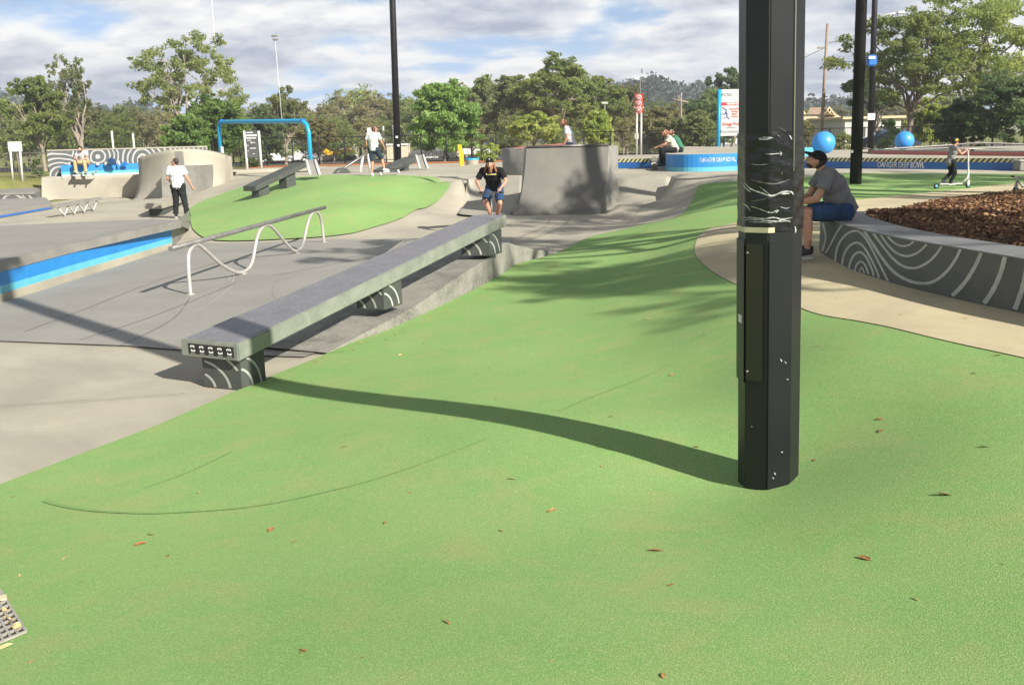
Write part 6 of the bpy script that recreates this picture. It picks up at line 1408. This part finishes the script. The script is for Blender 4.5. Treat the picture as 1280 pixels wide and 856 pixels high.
def voxel(b, name, m, parent, vox, smooth=4, fold=0):
    me = bpy.data.meshes.new('tmp'); me.from_pydata(b.v, [], b.f); o = bpy.data.objects.new('tmp', me); COL.objects.link(o)
    bm = bmesh.new(); bm.from_mesh(me); bmesh.ops.recalc_face_normals(bm, faces=bm.faces); bm.to_mesh(me); bm.free()
    md = o.modifiers.new('r', 'REMESH'); md.mode = 'VOXEL'; md.voxel_size = vox; md.use_smooth_shade = True
    sm = o.modifiers.new('s', 'SMOOTH'); sm.factor = .5; sm.iterations = smooth
    dg = bpy.context.evaluated_depsgraph_get(); me2 = bpy.data.meshes.new_from_object(o.evaluated_get(dg)); bpy.data.objects.remove(o)
    if fold:
        n_ = len(me2.vertices); co = np.empty(n_*3, np.float32); no = np.empty(n_*3, np.float32); me2.vertices.foreach_get('co', co); me2.vertex_normals.foreach_get('vector', no)
        co = co.reshape(-1, 3); no = no.reshape(-1, 3); ph = random.uniform(0, 6); x, y, z = co.T
        d_ = np.sin(z*38+x*22+3*np.sin(y*17+ph)+ph)*.5+np.sin(z*21-x*33+4*np.sin(x*11+z*9+ph))*.6+np.sin(x*70+z*30+ph)*.2
        co = co+no*(fold*d_)[:, None]; me2.vertices.foreach_set('co', co.astype(np.float32).ravel()); me2.update()
    me2.materials.clear(); me2.materials.append(m); me2.name = name; me2.polygons.foreach_set('use_smooth', [True]*len(me2.polygons))
    n = bpy.data.objects.new(name, me2); COL.objects.link(n); n.parent = parent; return n
def V3(*a): return Vector(a)
STAND = dict(pel=(0, 0, .93), che=(0, 0, 1.27), nek=(0, 0, 1.45), hed=(0, .02, 1.605), shR=(.185, 0, 1.42), shL=(-.185, 0, 1.42), elR=(.25, -.03, 1.13), elL=(-.25, -.03, 1.13), wrR=(.26, .08, .88), wrL=(-.26, .08, .88),
             hiR=(.09, 0, .90), hiL=(-.09, 0, .90), knR=(.11, .02, .49), knL=(-.11, .02, .49), anR=(.11, -.02, .08), anL=(-.11, -.02, .08), toR=(.13, .15, .03), toL=(-.13, .15, .03))
def person(label, loc, rz, J, sc=1.0, top=None, topm=None, legs='shorts', legm=None, hair=None, cap=None, vox=.012, bulk=1.0, sleeve=.62, shoe=None, curl=0, face=(0, 0), helmet=False, longhair=False, leglen=1.0, grip=False):
    e = empty('person', loc, rz); e.scale = (sc, sc, sc); tag(e, label, 'person')
    j = {k: Vector(v) for k, v in {**STAND, **J}.items()}
    spine = (j['nek']-j['pel']).normalized(); sidev = (j['shR']-j['shL']).normalized(); fwd = spine.cross(sidev)*-1; fwd = sidev.cross(spine)*-1 if False else spine.cross(sidev)
    if fwd.dot(Vector((0, 1, 0))) < -0.2: fwd = -fwd
    yaw, pit_ = face; hf = Matrix.Rotation(yaw, 3, 'Z')@Matrix.Rotation(-pit_, 3, 'X')
    bk = bulk
    def torso(b, g):
        capsule(b, j['hiR'].lerp(j['hiL'], .12), j['hiR'].lerp(j['hiL'], .88), .115*bk+g, .115*bk+g)
        capsule(b, j['pel'], j['pel'].lerp(j['che'], .6), .135*bk+g, .128*bk+g)
        mid = sidev*.055; capsule(b, j['che']-mid*1.3, j['che']+mid*1.3, .118*bk+g, .118*bk+g); capsule(b, j['pel'].lerp(j['che'], .5)-mid, j['pel'].lerp(j['che'], .5)+mid, .112*bk+g, .112*bk+g)
        capsule(b, j['che'].lerp(j['nek'], .45)-mid*1.2, j['che'].lerp(j['nek'], .45)+mid*1.2, .095*bk+g, .095*bk+g)
        capsule(b, j['shR'], j['shL'], .062+g, .062+g)
    b = MB(); torso(b, -.012)
    capsule(b, j['che'].lerp(j['nek'], .6), j['nek'].lerp(j['hed'], .5), .066, .054)
    hc = j['hed']
    def hp(x, y, z): return hc+hf@Vector((x, y, z))
    ellm(b, hc+hf@Vector((0, -.005, .015)), (.074, .095, .105), hf); ellm(b, hp(0, .03, -.05), (.052, .06, .06), hf)
    capsule(b, hp(0, .088, .012), hp(0, .112, -.018), .010, .014); capsule(b, hp(-.016, .088, -.052), hp(.016, .088, -.052), .011, .011)
    for s_ in (-1, 1): ellm(b, hp(s_*.076, -.005, -.005), (.012, .02, .032), hf)
    for s_, S_ in ((1, 'R'), (-1, 'L')):
        sh, el, wr, hi, kn, an, to = (j[k+S_] for k in ('sh', 'el', 'wr', 'hi', 'kn', 'an', 'to'))
        capsule(b, sh, el, .05*bk, .039*bk); capsule(b, el, el.lerp(wr, .35), .039*bk, .040*bk); capsule(b, el.lerp(wr, .35), wr, .040*bk, .026)
        d = (wr-el).normalized(); pl_ = d.cross(sidev).normalized() if abs(d.dot(sidev)) < .9 else d.cross(Vector((0, 1, 0))).normalized(); lat = d.cross(pl_).normalized()
        pc_ = wr+d*.05; ellm(b, pc_, (.022, .022, .022)); capsule(b, wr+d*.02, wr+d*.085, .026, .030)
        for q_, ll in zip((-1.5, -.5, .5, 1.5), (.062, .074, .07, .055)):
            a0_ = wr+d*.085+lat*q_*.018; bend = (d*.6-pl_*(.8 if grip else .35)); a1_ = a0_+d*ll*.45; a2_ = a1_+bend.normalized()*ll*.55; capsule(b, a0_, a1_, .0095, .009, 8); capsule(b, a1_, a2_, .009, .008, 8)
        capsule(b, wr+d*.03+lat*.022*s_, wr+d*.07+lat*.052*s_-pl_*.01, .012, .0095, 8)
        capsule(b, hi, kn, .088*bk, .058*bk); capsule(b, kn, kn.lerp(an, .35), .058*bk, .057*bk); capsule(b, kn.lerp(an, .35), an, .057*bk, .036); capsule(b, an, to, .036, .028)
    voxel(b, 'body', M['skin'], e, vox)
    # clothes
    if topm:
        b = MB(); torso(b, .014)
        capsule(b, j['che'], j['pel'].lerp(j['che'], -.16), .125*bk+.012, .150*bk+.014, flat=True)
        capsule(b, j['che'].lerp(j['nek'], .55), j['nek'].lerp(j['hed'], .02), .085, .064, flat=False)
        if sleeve:
            for S_ in 'RL':
                sh, el, wr = j['sh'+S_], j['el'+S_], j['wr'+S_]; t_ = min(sleeve, 1); capsule(b, sh, sh.lerp(el, .05), .07*bk, .07*bk); capsule(b, sh, sh.lerp(el, t_), .069*bk, .072*bk, flat=True)
                if sleeve > 1: capsule(b, el, wr.lerp(el, .1), .055, .042)
        voxel(b, 'shirt', topm, e, vox, 3, .004)
    if legm:
        b = MB(); capsule(b, j['hiR'].lerp(j['hiL'], .1), j['hiR'].lerp(j['hiL'], .9), .128*bk+.006, .128*bk+.006); capsule(b, j['pel'], j['pel'].lerp(j['che'], .18), .138*bk, .136*bk)
        for S_ in 'RL':
            hi, kn, an = j['hi'+S_], j['kn'+S_], j['an'+S_]
            if legs == 'shorts': capsule(b, hi, hi.lerp(kn, .3), .104*bk, .10*bk); capsule(b, hi.lerp(kn, .2), hi.lerp(kn, .90), .105*bk, .092*bk, flat=True)
            else: capsule(b, hi, kn, .104*bk, .076*bk); capsule(b, kn, kn.lerp(an, .5), .076*bk, .068*bk); capsule(b, kn.lerp(an, .3), kn.lerp(an, .97), .068*bk, .066*bk, flat=True)
        voxel(b, 'shorts' if legs == 'shorts' else 'trousers', legm, e, vox, 3, .004)
    for S_ in 'RL':
        an, to = j['an'+S_], j['to'+S_]; b = MB(); dn = Vector((0, 0, -.0)); capsule(b, an+V3(0, 0, -.01), an.lerp(to, .4), .048, .046); capsule(b, an.lerp(to, -.15)+V3(0, 0, -.02), to+V3(0, 0, .01), .045, .042); so = voxel(b, 'shoe', shoe or M['shoe'], e, .012, 2)
        b = MB(); zf = min(an.z-.08, to.z-.03); d_ = (to-an); d_.z = 0; d_ = d_.normalized() if d_.length > .01 else Vector((0, 1, 0)); pn_ = Vector((-d_.y, d_.x, 0)); z_ = min(an.z-.058, to.z-.035)
        ring_ = [an-d_*.075, an-d_*.06+pn_*.036, an+d_*.06+pn_*.04, to+d_*.0+pn_*.042, to+d_*.05, to-pn_*.042, an+d_*.06-pn_*.04, an-d_*.06-pn_*.036]; b.hexa([(p.x, p.y, z_-.018) for p in ring_], [(p.x, p.y, z_+.008) for p in ring_]); b.build('sole', M['sole'], so)
    if hair:
        b = MB(); ellm(b, hp(0, -.034, .035), (.083, .088, .096), hf); ellm(b, hp(0, -.05, -.01), (.074, .062, .075), hf)
        if longhair:
            for s_ in (-1, 1): capsule(b, hp(s_*.07, -.075, 0), hp(s_*.13, -.09, -.17), .034, .026)
            capsule(b, hp(0, -.07, 0), hp(0, -.09, -.18), .05, .04)
        voxel(b, 'hair', hair, e, vox, 2)
    if cap:
        b = MB(); ellm(b, hp(0, -.012, .048), (.090, .108, .086), hf); capsule(b, hp(-.03, .09, .045), hp(-.03, .155, .030), .022, .014); capsule(b, hp(.03, .09, .045), hp(.03, .155, .030), .022, .014); capsule(b, hp(0, .09, .048), hp(0, .165, .032), .022, .014); voxel(b, 'cap', cap, e, vox*.8, 2)
    if helmet:
        b = MB(); ellm(b, hp(0, -.012, .055), (.112, .14, .105), hf); ellm(b, hp(0, -.06, .01), (.10, .085, .08), hf); hm_ = voxel(b, 'helmet', M['black_print'], e, vox, 2)
        for s_ in (-1, 1): b = MB(); ellm(b, hp(s_*.10, -.02, .065), (.018, .06, .045), hf); b2_ = b; o_ = b2_.build('yellow_badge', M['yellow'], hm_)
    for s_ in (-1, 1):
        b = MB(); ellm(b, hp(s_*.028, .083, .018), (.012, .008, .008), hf, 8, 6); b.build('eye', M['black_print'], e)
    return e, hf, hc
def turned(px): return 0

# seated man on the wall, facing left, leaning forward
pm = D(1052, 274, 10.35); zs = ZS
seat = on_wall(1040, 290); sp_ = None
# distance so that he sits on the wall's left end
wc = lerp(outl[10], inl[10], .45); wc = lerp(outl[6], inl[6], .5); print('seat pos', proj((*wc, ZS)))
gx_ = P(1046, 277, ZS)
print('butt', gx_, outl[0], outl[8], inl[0])
SJ = dict(pel=(0, 0, .12), che=(0, .13, .43), nek=(0, .25, .60), hed=(0, .34, .715), shR=(.19, .21, .565), shL=(-.19, .21, .565), elR=(.25, .36, .27), elL=(-.25, .36, .27), wrR=(.12, .56, .22), wrL=(-.12, .58, .22), hiR=(.10, .02, .10), hiL=(-.10, .02, .10), knR=(.17, .43, .10), knL=(-.17, .45, .10),
          anR=(.15, .36, -.36), anL=(-.15, .42, -.36), toR=(.17, .54, -.41), toL=(-.17, .6, -.41))
e, hf, hc = person('man in grey tee, dark cap and denim shorts sitting hunched on the curved seat wall', (gx_[0]+.14, gx_[1]+.25, ZS+.0), R(84), SJ, .93, topm=M['c_grey'], legm=M['c_navy'], hair=M['hair_dark'], cap=M['c_black'], vox=.011, bulk=1.16, face=(0, -.5), shoe=M['shoe'])
b = MB()
for s_ in (-1, 1):
    b.tube([tuple(hc+hf@Vector((s_*.081, -.03, .02))), tuple(hc+hf@Vector((s_*.079, .08, .024)))], .004, 5)
b.tube([tuple(hc+hf@Vector((-.079, .085, .022))), tuple(hc+hf@Vector((0, .106, .020))), tuple(hc+hf@Vector((.079, .085, .022)))], .013, 6); b.build('sunglasses', M['black_print'], e)
b = MB(); ellm(b, hc+hf@Vector((0, .038, -.082)), (.055, .05, .032), hf); voxel(b, 'beard', M['hair_dark'], e, .01, 2)

# rider on scooter in black tee behind the ledge
rp_ = G(618, 282); rloc = (rp_[0], rp_[1]+0, rp_[2]+.10)
rs_ = 83/F*rp_[1]/1.53; print('rider', rp_, rs_)
RJ = dict(pel=(0, -.16, .78), che=(0, .10, 1.04), nek=(0, .26, 1.19), hed=(.01, .36, 1.32), shR=(.20, .20, 1.16), shL=(-.20, .20, 1.16), elR=(.34, .24, .92), elL=(-.33, .24, .92), wrR=(.24, .42, .78), wrL=(-.24, .42, .78), hiR=(.10, -.16, .76), hiL=(-.10, -.16, .76), knR=(.17, .14, .46), knL=(-.15, .06, .42), anR=(.05, -.04, .07), anL=(-.03, -.26, .08), toR=(.05, .14, .03), toL=(-.03, -.08, .03))
e, hf, hc = person('long-haired rider in black tee, cap and blue shorts gripping a scooter behind the ledge', rloc, R(172), RJ, rs_, topm=M['c_black'], legm=M['c_navy'], hair=M['hair_red'], cap=M['c_black'], longhair=True, face=(.0, -.18), grip=True, bulk=1.04, sleeve=.75)
tx = text_mesh('THRASHER', .06, M['hazard_y'], 'shirt_print', .002, .8); tx.data.transform(Matrix.Rotation(R(180), 4, 'Z')@Matrix.Rotation(R(90), 4, 'X')); tx.data.transform(Matrix.Rotation(R(28), 4, 'X')); tx.data.transform(Matrix.Translation((0, .285, 1.075))); tx.data.transform(Matrix.Identity(4)); tx.parent = e
b = MB(); ellm(b, hc+hf@Vector((0, .085, .075)), (.02, .012, .02), hf, 8, 6); b.build('cap_badge', M['mural_white'], e)
def scooter(loc, rz, sc, label, deckm, barm, bar_h=.85):
    e = empty('kick_scooter', loc, rz); e.scale = (sc,)*3; tag(e, label, 'scooter')
    MB().box((0, -.02, .10), (.115, .50, .03)).build('deck', deckm, e, .01)
    b = MB(); b.tube([(0, .22, .11), (0, .34, .22), (0, .36, .30)], .022, 8); b.build('neck', deckm, e)
    b = MB(); b.tube([(0, .37, .17), (0, .36, .30), (0, .31, bar_h)], .018, 8); b.build('bar_stem', barm, e)
    b = MB(); b.tube([(-.26, .30, bar_h), (.26, .30, bar_h)], .015, 8); bb3 = b.build('handlebar', barm, e)
    for s_ in (-1, 1): MB().tube([(s_*.17, .30, bar_h), (s_*.28, .30, bar_h)], .02, 8).build('grip', M['black_print'], bb3)
    for y in (-.33, .37):
        b = MB(); b.lathe((0, y, .055), [(.03, -.014), (.055, -.014), (.058, 0), (.055, .014), (.03, .014)], 16, axis='x'); w_ = b.build('wheel', M['tyre'], e); b = MB(); b.lathe((0, y, .055), [(0, -.013), (.034, -.013), (.034, .013), (0, .013)], 12, axis='x'); b.build('rim', M['cyan'], w_)
    b = MB(); b.box((0, .37, .12), (.05, .05, .10)); b.build('fork', barm, e)
    return e
scooter((rloc[0], rloc[1], rloc[2]-.10), R(172), rs_, 'dark scooter under the rider in black tee', M['rail_dark'], M['rail_dark'], .77)

# walker in white tee
wp_ = G(226, 272); s_w = 72/F*wp_[1]/1.72; print('walker', wp_, s_w)
WJ = dict(hed=(-.03, .03, 1.60), elR=(.30, -.08, 1.15), wrR=(.40, -.02, .90), elL=(-.27, .0, 1.15), wrL=(-.20, .18, 1.0), knR=(.15, -.02, .49), knL=(-.11, .10, .50), anR=(.24, -.22, .09), anL=(-.16, .14, .08), toR=(.27, -.06, .03), toL=(-.18, .31, .03))
person('person in white tee and black trousers standing with back turned behind the blue striped pad', (wp_[0], wp_[1], wp_[2]+.01), R(8), WJ, s_w, topm=M['c_white'], legs='long', legm=M['c_blackp'], hair=M['hair_dark'], vox=.014, face=(R(70), -.1), bulk=1.2, sleeve=.7)
# skateboarder at mound crest
kp = G(469, 221); s_k = 60/F*kp[1]/1.70; print('skater', kp, s_k)
KJ = dict(hed=(.05, .05, 1.58), elR=(.30, .0, 1.15), wrR=(.32, .2, .95), elL=(-.25, -.02, 1.15), wrL=(-.24, .06, .90), knR=(.22, .18, .56), anR=(.30, .14, .22), toR=(.40, .28, .17), knL=(-.08, .0, .48), anL=(-.10, -.05, .08), toL=(-.12, .13, .03))
person('skateboarder in pale grey tee and dark shorts at the crest of the green mound', (kp[0], kp[1], kp[2]+.02), R(-12), KJ, s_k, topm=M['c_pale'], legm=M['c_darkshort'], hair=M['hair_brown'], vox=.014, face=(R(-35), -.2), shoe=M['c_white'], sleeve=.7)
def skateboard(loc, rz, sc, label, m, group=None, tilt=0, mm=None):
    e = empty('skateboard', loc, rz); e.scale = (sc,)*3; e.rotation_euler = (0, tilt, rz); tag(e, label, 'skateboard', group)
    b = MB(); prof = [(-.40, .055, .07), (-.36, .085, .05), (-.28, .10, .0), (.28, .10, .0), (.36, .085, .05), (.40, .055, .07)]
    vs = []
    for x, w_, z_ in prof: vs += [(x, -w_, .10+z_), (x, w_, .10+z_), (x, w_, .115+z_), (x, -w_, .115+z_)]
    b.add(vs, [(i*4+j, i*4+(j+1) % 4, i*4+4+(j+1) % 4, i*4+4+j) for i in range(5) for j in range(4)]+[(3, 2, 1, 0), (20, 21, 22, 23)]); b.build('deck', m, e)
    for x in (-.2, .2):
        b = MB(); b.box((x, 0, .075), (.05, .14, .05)); t_ = b.build('truck', M['steel'], e)
        for s_ in (-1, 1): b = MB(); b.lathe((x, s_*.085, .03), [(0, -.018), (.028, -.018), (.028, .018), (0, .018)], 12, axis='y'); b.build('wheel', M['white'], t_)
    return e
sp2 = G(487, 219); skateboard((sp2[0], sp2[1]-.0, sp2[2]+.02), R(12), 1.55, 'skateboard under the front foot of the rider at the mound crest', M['black_print'], tilt=R(-6), mm=1)
# man on the quarter pipe deck (beyond it)
qm = D(713, 182, 29.0); s_q = .98
QJ = dict(pel=(0, -.02, .93), che=(0, .05, 1.26), nek=(0, .12, 1.43), hed=(0, .20, 1.56), shR=(.18, .08, 1.39), shL=(-.18, .08, 1.39), elR=(.22, .0, 1.12), wrR=(.2, .1, .90), elL=(-.22, .05, 1.12), wrL=(-.2, .18, .92))
zq = float(D(713, 149, 29.0)[2])-1.66
person('man in white tee looking down, standing behind the quarter pipe lip', (qm[0], 29.0, max(zq, h(qm[0], 29.0))), R(75), QJ, 1.0 if zq < 1.2 else 1.0, topm=M['c_white'], legm=M['c_darkshort'], hair=M['hair_red'], vox=.013, face=(0, -.5), bulk=1.0)
# seated pair on blue wall
sb_ = D(845, 193, cp[10][1]+.0); tz_ = zbt
SP = dict(SJ); SP.update(che=(0, .12, .40), nek=(0, .22, .56), hed=(0, .33, .68), shR=(.17, .18, .53), shL=(-.17, .18, .53), elR=(.22, .35, .30), elL=(-.22, .35, .30), wrR=(.12, .58, .22), wrL=(-.12, .58, .22), knR=(.13, .46, .12), knL=(-.13, .44, .12), anR=(.13, .42, -.38), anL=(-.12, .34, -.38), toR=(.14, .6, -.44), toL=(-.13, .52, -.44))
Yt = P(836, 211, 1.1)[1]; xb = D(843, 193, Yt)[0]
person('youth in cream tee and black trousers sitting hunched on the end of the blue wall', (xb+.0, Yt, zbt), R(86), SP, 1.0, topm=M['c_cream'], legs='long', legm=M['c_blackp'], hair=M['hair_red'], vox=.014, face=(0, -.5))
person('youth in green tee sitting just behind the one in cream on the blue wall', (D(850, 193, Yt+.55)[0], Yt+.55, zbt), R(82), SP, 1.0, topm=M['c_green'], legs='long', legm=M['c_blackp'], hair=M['hair_brown'], vox=.014, face=(0, -.6))
sp3 = P(817, 212.5, 1.1); skateboard((sp3[0], sp3[1]-.15, 1.12), R(80), 1.0, 'skateboard standing on its tail beside the seated youths on the blue wall', M['conc_mid'], tilt=R(55))
# person on the blue bench
pb_ = D(107, 206.8, 40.85); SB = dict(SJ); SB.update(che=(0, .1, .40), nek=(0, .22, .55), hed=(0, .33, .64), shR=(.17, .18, .51), shL=(-.17, .18, .51), knR=(.22, .46, .13), knL=(-.18, .46, .13), anR=(.2, .5, -.3), anL=(-.2, .46, -.3), toR=(.24, .66, -.36), toL=(-.24, .64, -.36), elR=(.27, .34, .28), elL=(-.27, .34, .28), wrR=(.10, .5, .22), wrL=(-.12, .5, .22))
person('person in white tee, dark cap and khaki trousers sitting on the blue bench', (pb_[0], 40.85, zb1), R(178), SB, 1.0, topm=M['c_white'], legs='long', legm=M['c_khaki'], hair=M['hair_dark'], cap=M['c_black'], vox=.014, face=(0, -.7))
s4 = D(108, 218, 40.2); skateboard((s4[0], 40.2, 1.13), R(0), 1.2, 'pale skateboard on the deck under the feet of the person on the blue bench', M['tape_cream'])
# child on scooter
kc = G(1187, 236); s_c = 61/F*kc[1]/1.68; print('kid', kc, s_c)
CJ = dict(pel=(0, -.05, .88), che=(0, .03, 1.20), nek=(0, .06, 1.38), hed=(0, .09, 1.54), shR=(.16, .04, 1.34), shL=(-.16, .04, 1.34), elR=(.2, .22, 1.14), elL=(-.2, .22, 1.14), wrR=(.16, .42, 1.26), wrL=(-.16, .42, 1.26), knR=(.10, .10, .50), knL=(-.10, .06, .50), anR=(.04, -.02, .20), anL=(-.05, -.22, .26), toR=(.04, .16, .16), toL=(-.05, -.08, .14))
person('small child in black and yellow helmet, grey top and black trousers riding a scooter', (kc[0], kc[1], kc[2]+.01), R(-84), CJ, s_c, topm=M['c_kid'], legs='long', legm=M['c_blackp'], hair=M['hair_brown'], helmet=True, vox=.014, sleeve=.25, bulk=.92, grip=True)
scooter((kc[0]+.03, kc[1], kc[2]+.005), R(-90), s_c*1.55, 'white kick scooter with blue wheels ridden by the child', M['white'], M['white'], .83)
scp = G(1268, 241); scooter((scp[0]+.35, scp[1], scp[2]+.01), R(96), .95, 'grey kick scooter cut off by the right edge beside the bark bed', M['steel'], M['steel'], .3)

# ------------------------------------------------------------------ haze in the air
hz_ = MB(); hz_.box((0, 250, 33), (2400, 1300, 74)); hzo = hz_.build('haze', []); hzo['kind'] = 'stuff'; hzo['label'] = 'thin pale haze in the air over the park'; hzo['category'] = 'haze'
hm = bpy.data.materials.new('haze'); hm.use_nodes = True; hm.node_tree.nodes.clear(); hv = hm.node_tree.nodes.new('ShaderNodeVolumePrincipled'); hv.inputs['Color'].default_value = (.88, .93, 1, 1); hv.inputs['Density'].default_value = .00075; hv.inputs['Anisotropy'].default_value = .1
ho = hm.node_tree.nodes.new('ShaderNodeOutputMaterial'); hm.node_tree.links.new(hv.outputs[0], ho.inputs['Volume']); hzo.data.materials.append(hm)
# ------------------------------------------------------------------ light and sky
sun = bpy.data.lights.new('sun', 'SUN'); sun.energy = 5.0; sun.angle = R(.6); sun.color = (1, .94, .84); so = bpy.data.objects.new('sun', sun); COL.objects.link(so)
sd = Vector((AZ[0]*math.cos(ELEV), AZ[1]*math.cos(ELEV), -math.sin(ELEV))); so.rotation_euler = sd.to_track_quat('-Z', 'Y').to_euler(); so.location = (0, 0, 30)
w = bpy.data.worlds.new('World'); scene.world = w; w.use_nodes = True; nt = w.node_tree; N = nt.nodes; L = nt.links; N.clear()
out = N.new('ShaderNodeOutputWorld'); sky = N.new('ShaderNodeTexSky'); sky.sky_type = 'NISHITA'; sky.sun_disc = False; sky.sun_elevation = ELEV; sky.sun_rotation = math.atan2(-AZ[0], -AZ[1]); sky.air_density = 1.0; sky.dust_density = .6; sky.ozone_density = 1.5
bg1 = N.new('ShaderNodeBackground'); bg1.inputs[1].default_value = .055; bw = N.new('ShaderNodeRGBToBW'); L.new(sky.outputs[0], bw.inputs[0]); tint = N.new('ShaderNodeVectorMath'); tint.operation = 'SCALE'; tint.inputs[0].default_value = (.48, .92, 1.65); L.new(bw.outputs[0], tint.inputs['Scale'])
skm = N.new('ShaderNodeMix'); skm.data_type = 'RGBA'; skm.inputs[0].default_value = .8; L.new(sky.outputs[0], skm.inputs[6]); L.new(tint.outputs[0], skm.inputs[7]); L.new(skm.outputs[2], bg1.inputs[0])
tc = N.new('ShaderNodeTexCoord'); sx = N.new('ShaderNodeSeparateXYZ'); L.new(tc.outputs['Generated'], sx.inputs[0])
def mth(op, a, b=None, c=None):
    n = N.new('ShaderNodeMath'); n.operation = op
    for i, v in enumerate((a, b, c)):
        if v is None: continue
        if isinstance(v, (int, float)): n.inputs[i].default_value = v
        else: L.new(v, n.inputs[i])
    return n.outputs[0]
el = mth('MAXIMUM', sx.outputs[2], 0.0); den = mth('ADD', el, .19)
cx = mth('DIVIDE', sx.outputs[0], den); cy = mth('DIVIDE', sx.outputs[1], den)
cmb = N.new('ShaderNodeCombineXYZ'); L.new(cx, cmb.inputs[0]); L.new(cy, cmb.inputs[1]); cmb.inputs[2].default_value = 7.7
def nz(scale, det, rough, dist, off=None):
    n = N.new('ShaderNodeTexNoise'); n.inputs['Scale'].default_value = scale; n.inputs['Detail'].default_value = det; n.inputs['Roughness'].default_value = rough; n.inputs['Distortion'].default_value = dist
    if off:
        m_ = N.new('ShaderNodeVectorMath'); m_.operation = 'ADD'; L.new(cmb.outputs[0], m_.inputs[0]); m_.inputs[1].default_value = off; L.new(m_.outputs[0], n.inputs[0])
    else: L.new(cmb.outputs[0], n.inputs[0])
    return n.outputs['Fac']
n1_ = nz(1.25, 9, .55, .15); n2_ = nz(1.25, 9, .55, .15, (.04, -.10, .02)); n3_ = nz(3.4, 8, .6, .1, (3, 1, 2))
mask = N.new('ShaderNodeMapRange'); mask.interpolation_type = 'SMOOTHSTEP'; mask.inputs[1].default_value = .35; mask.inputs[2].default_value = .46; L.new(n1_, mask.inputs[0])
# light where the cloud thins towards the sun side, grey-lilac in its thick parts
df = mth('SUBTRACT', n1_, n2_); lit = mth('MULTIPLY_ADD', df, 4.2, .5); lit2 = mth('MULTIPLY_ADD', n3_, 1.35, mth('SUBTRACT', lit, .62)); thick = mth('MULTIPLY', mth('SUBTRACT', n1_, .5), -2.4); lit3 = mth('ADD', lit2, thick)
ramp = N.new('ShaderNodeValToRGB'); L.new(lit3, ramp.inputs[0]); e_ = ramp.color_ramp.elements; e_[0].position = .12; e_[0].color = (.30, .36, .50, 1); e_[1].position = .88; e_[1].color = (1.0, .99, .97, 1); k_ = ramp.color_ramp.elements.new(.45); k_.color = (.60, .64, .73, 1)
bg2 = N.new('ShaderNodeBackground'); bg2.inputs[1].default_value = .82; ovh = N.new('ShaderNodeMapRange'); ovh.interpolation_type = 'SMOOTHSTEP'; ovh.inputs[1].default_value = .10; ovh.inputs[2].default_value = .55; ovh.inputs[3].default_value = .60; ovh.inputs[4].default_value = .25; L.new(el, ovh.inputs[0]); L.new(ovh.outputs[0], bg2.inputs[1]); L.new(ramp.outputs[0], bg2.inputs[0])
mx = N.new('ShaderNodeMixShader'); L.new(mask.outputs[0], mx.inputs[0]); L.new(bg1.outputs[0], mx.inputs[1]); L.new(bg2.outputs[0], mx.inputs[2]); L.new(mx.outputs[0], out.inputs[0])
scene.view_settings.view_transform = 'Standard'; scene.view_settings.look = 'None'; scene.view_settings.gamma = 1; scene.view_settings.exposure = .93
scene.cycles.max_bounces = 6; scene.cycles.transparent_max_bounces = 8; scene.cycles.use_denoising = True
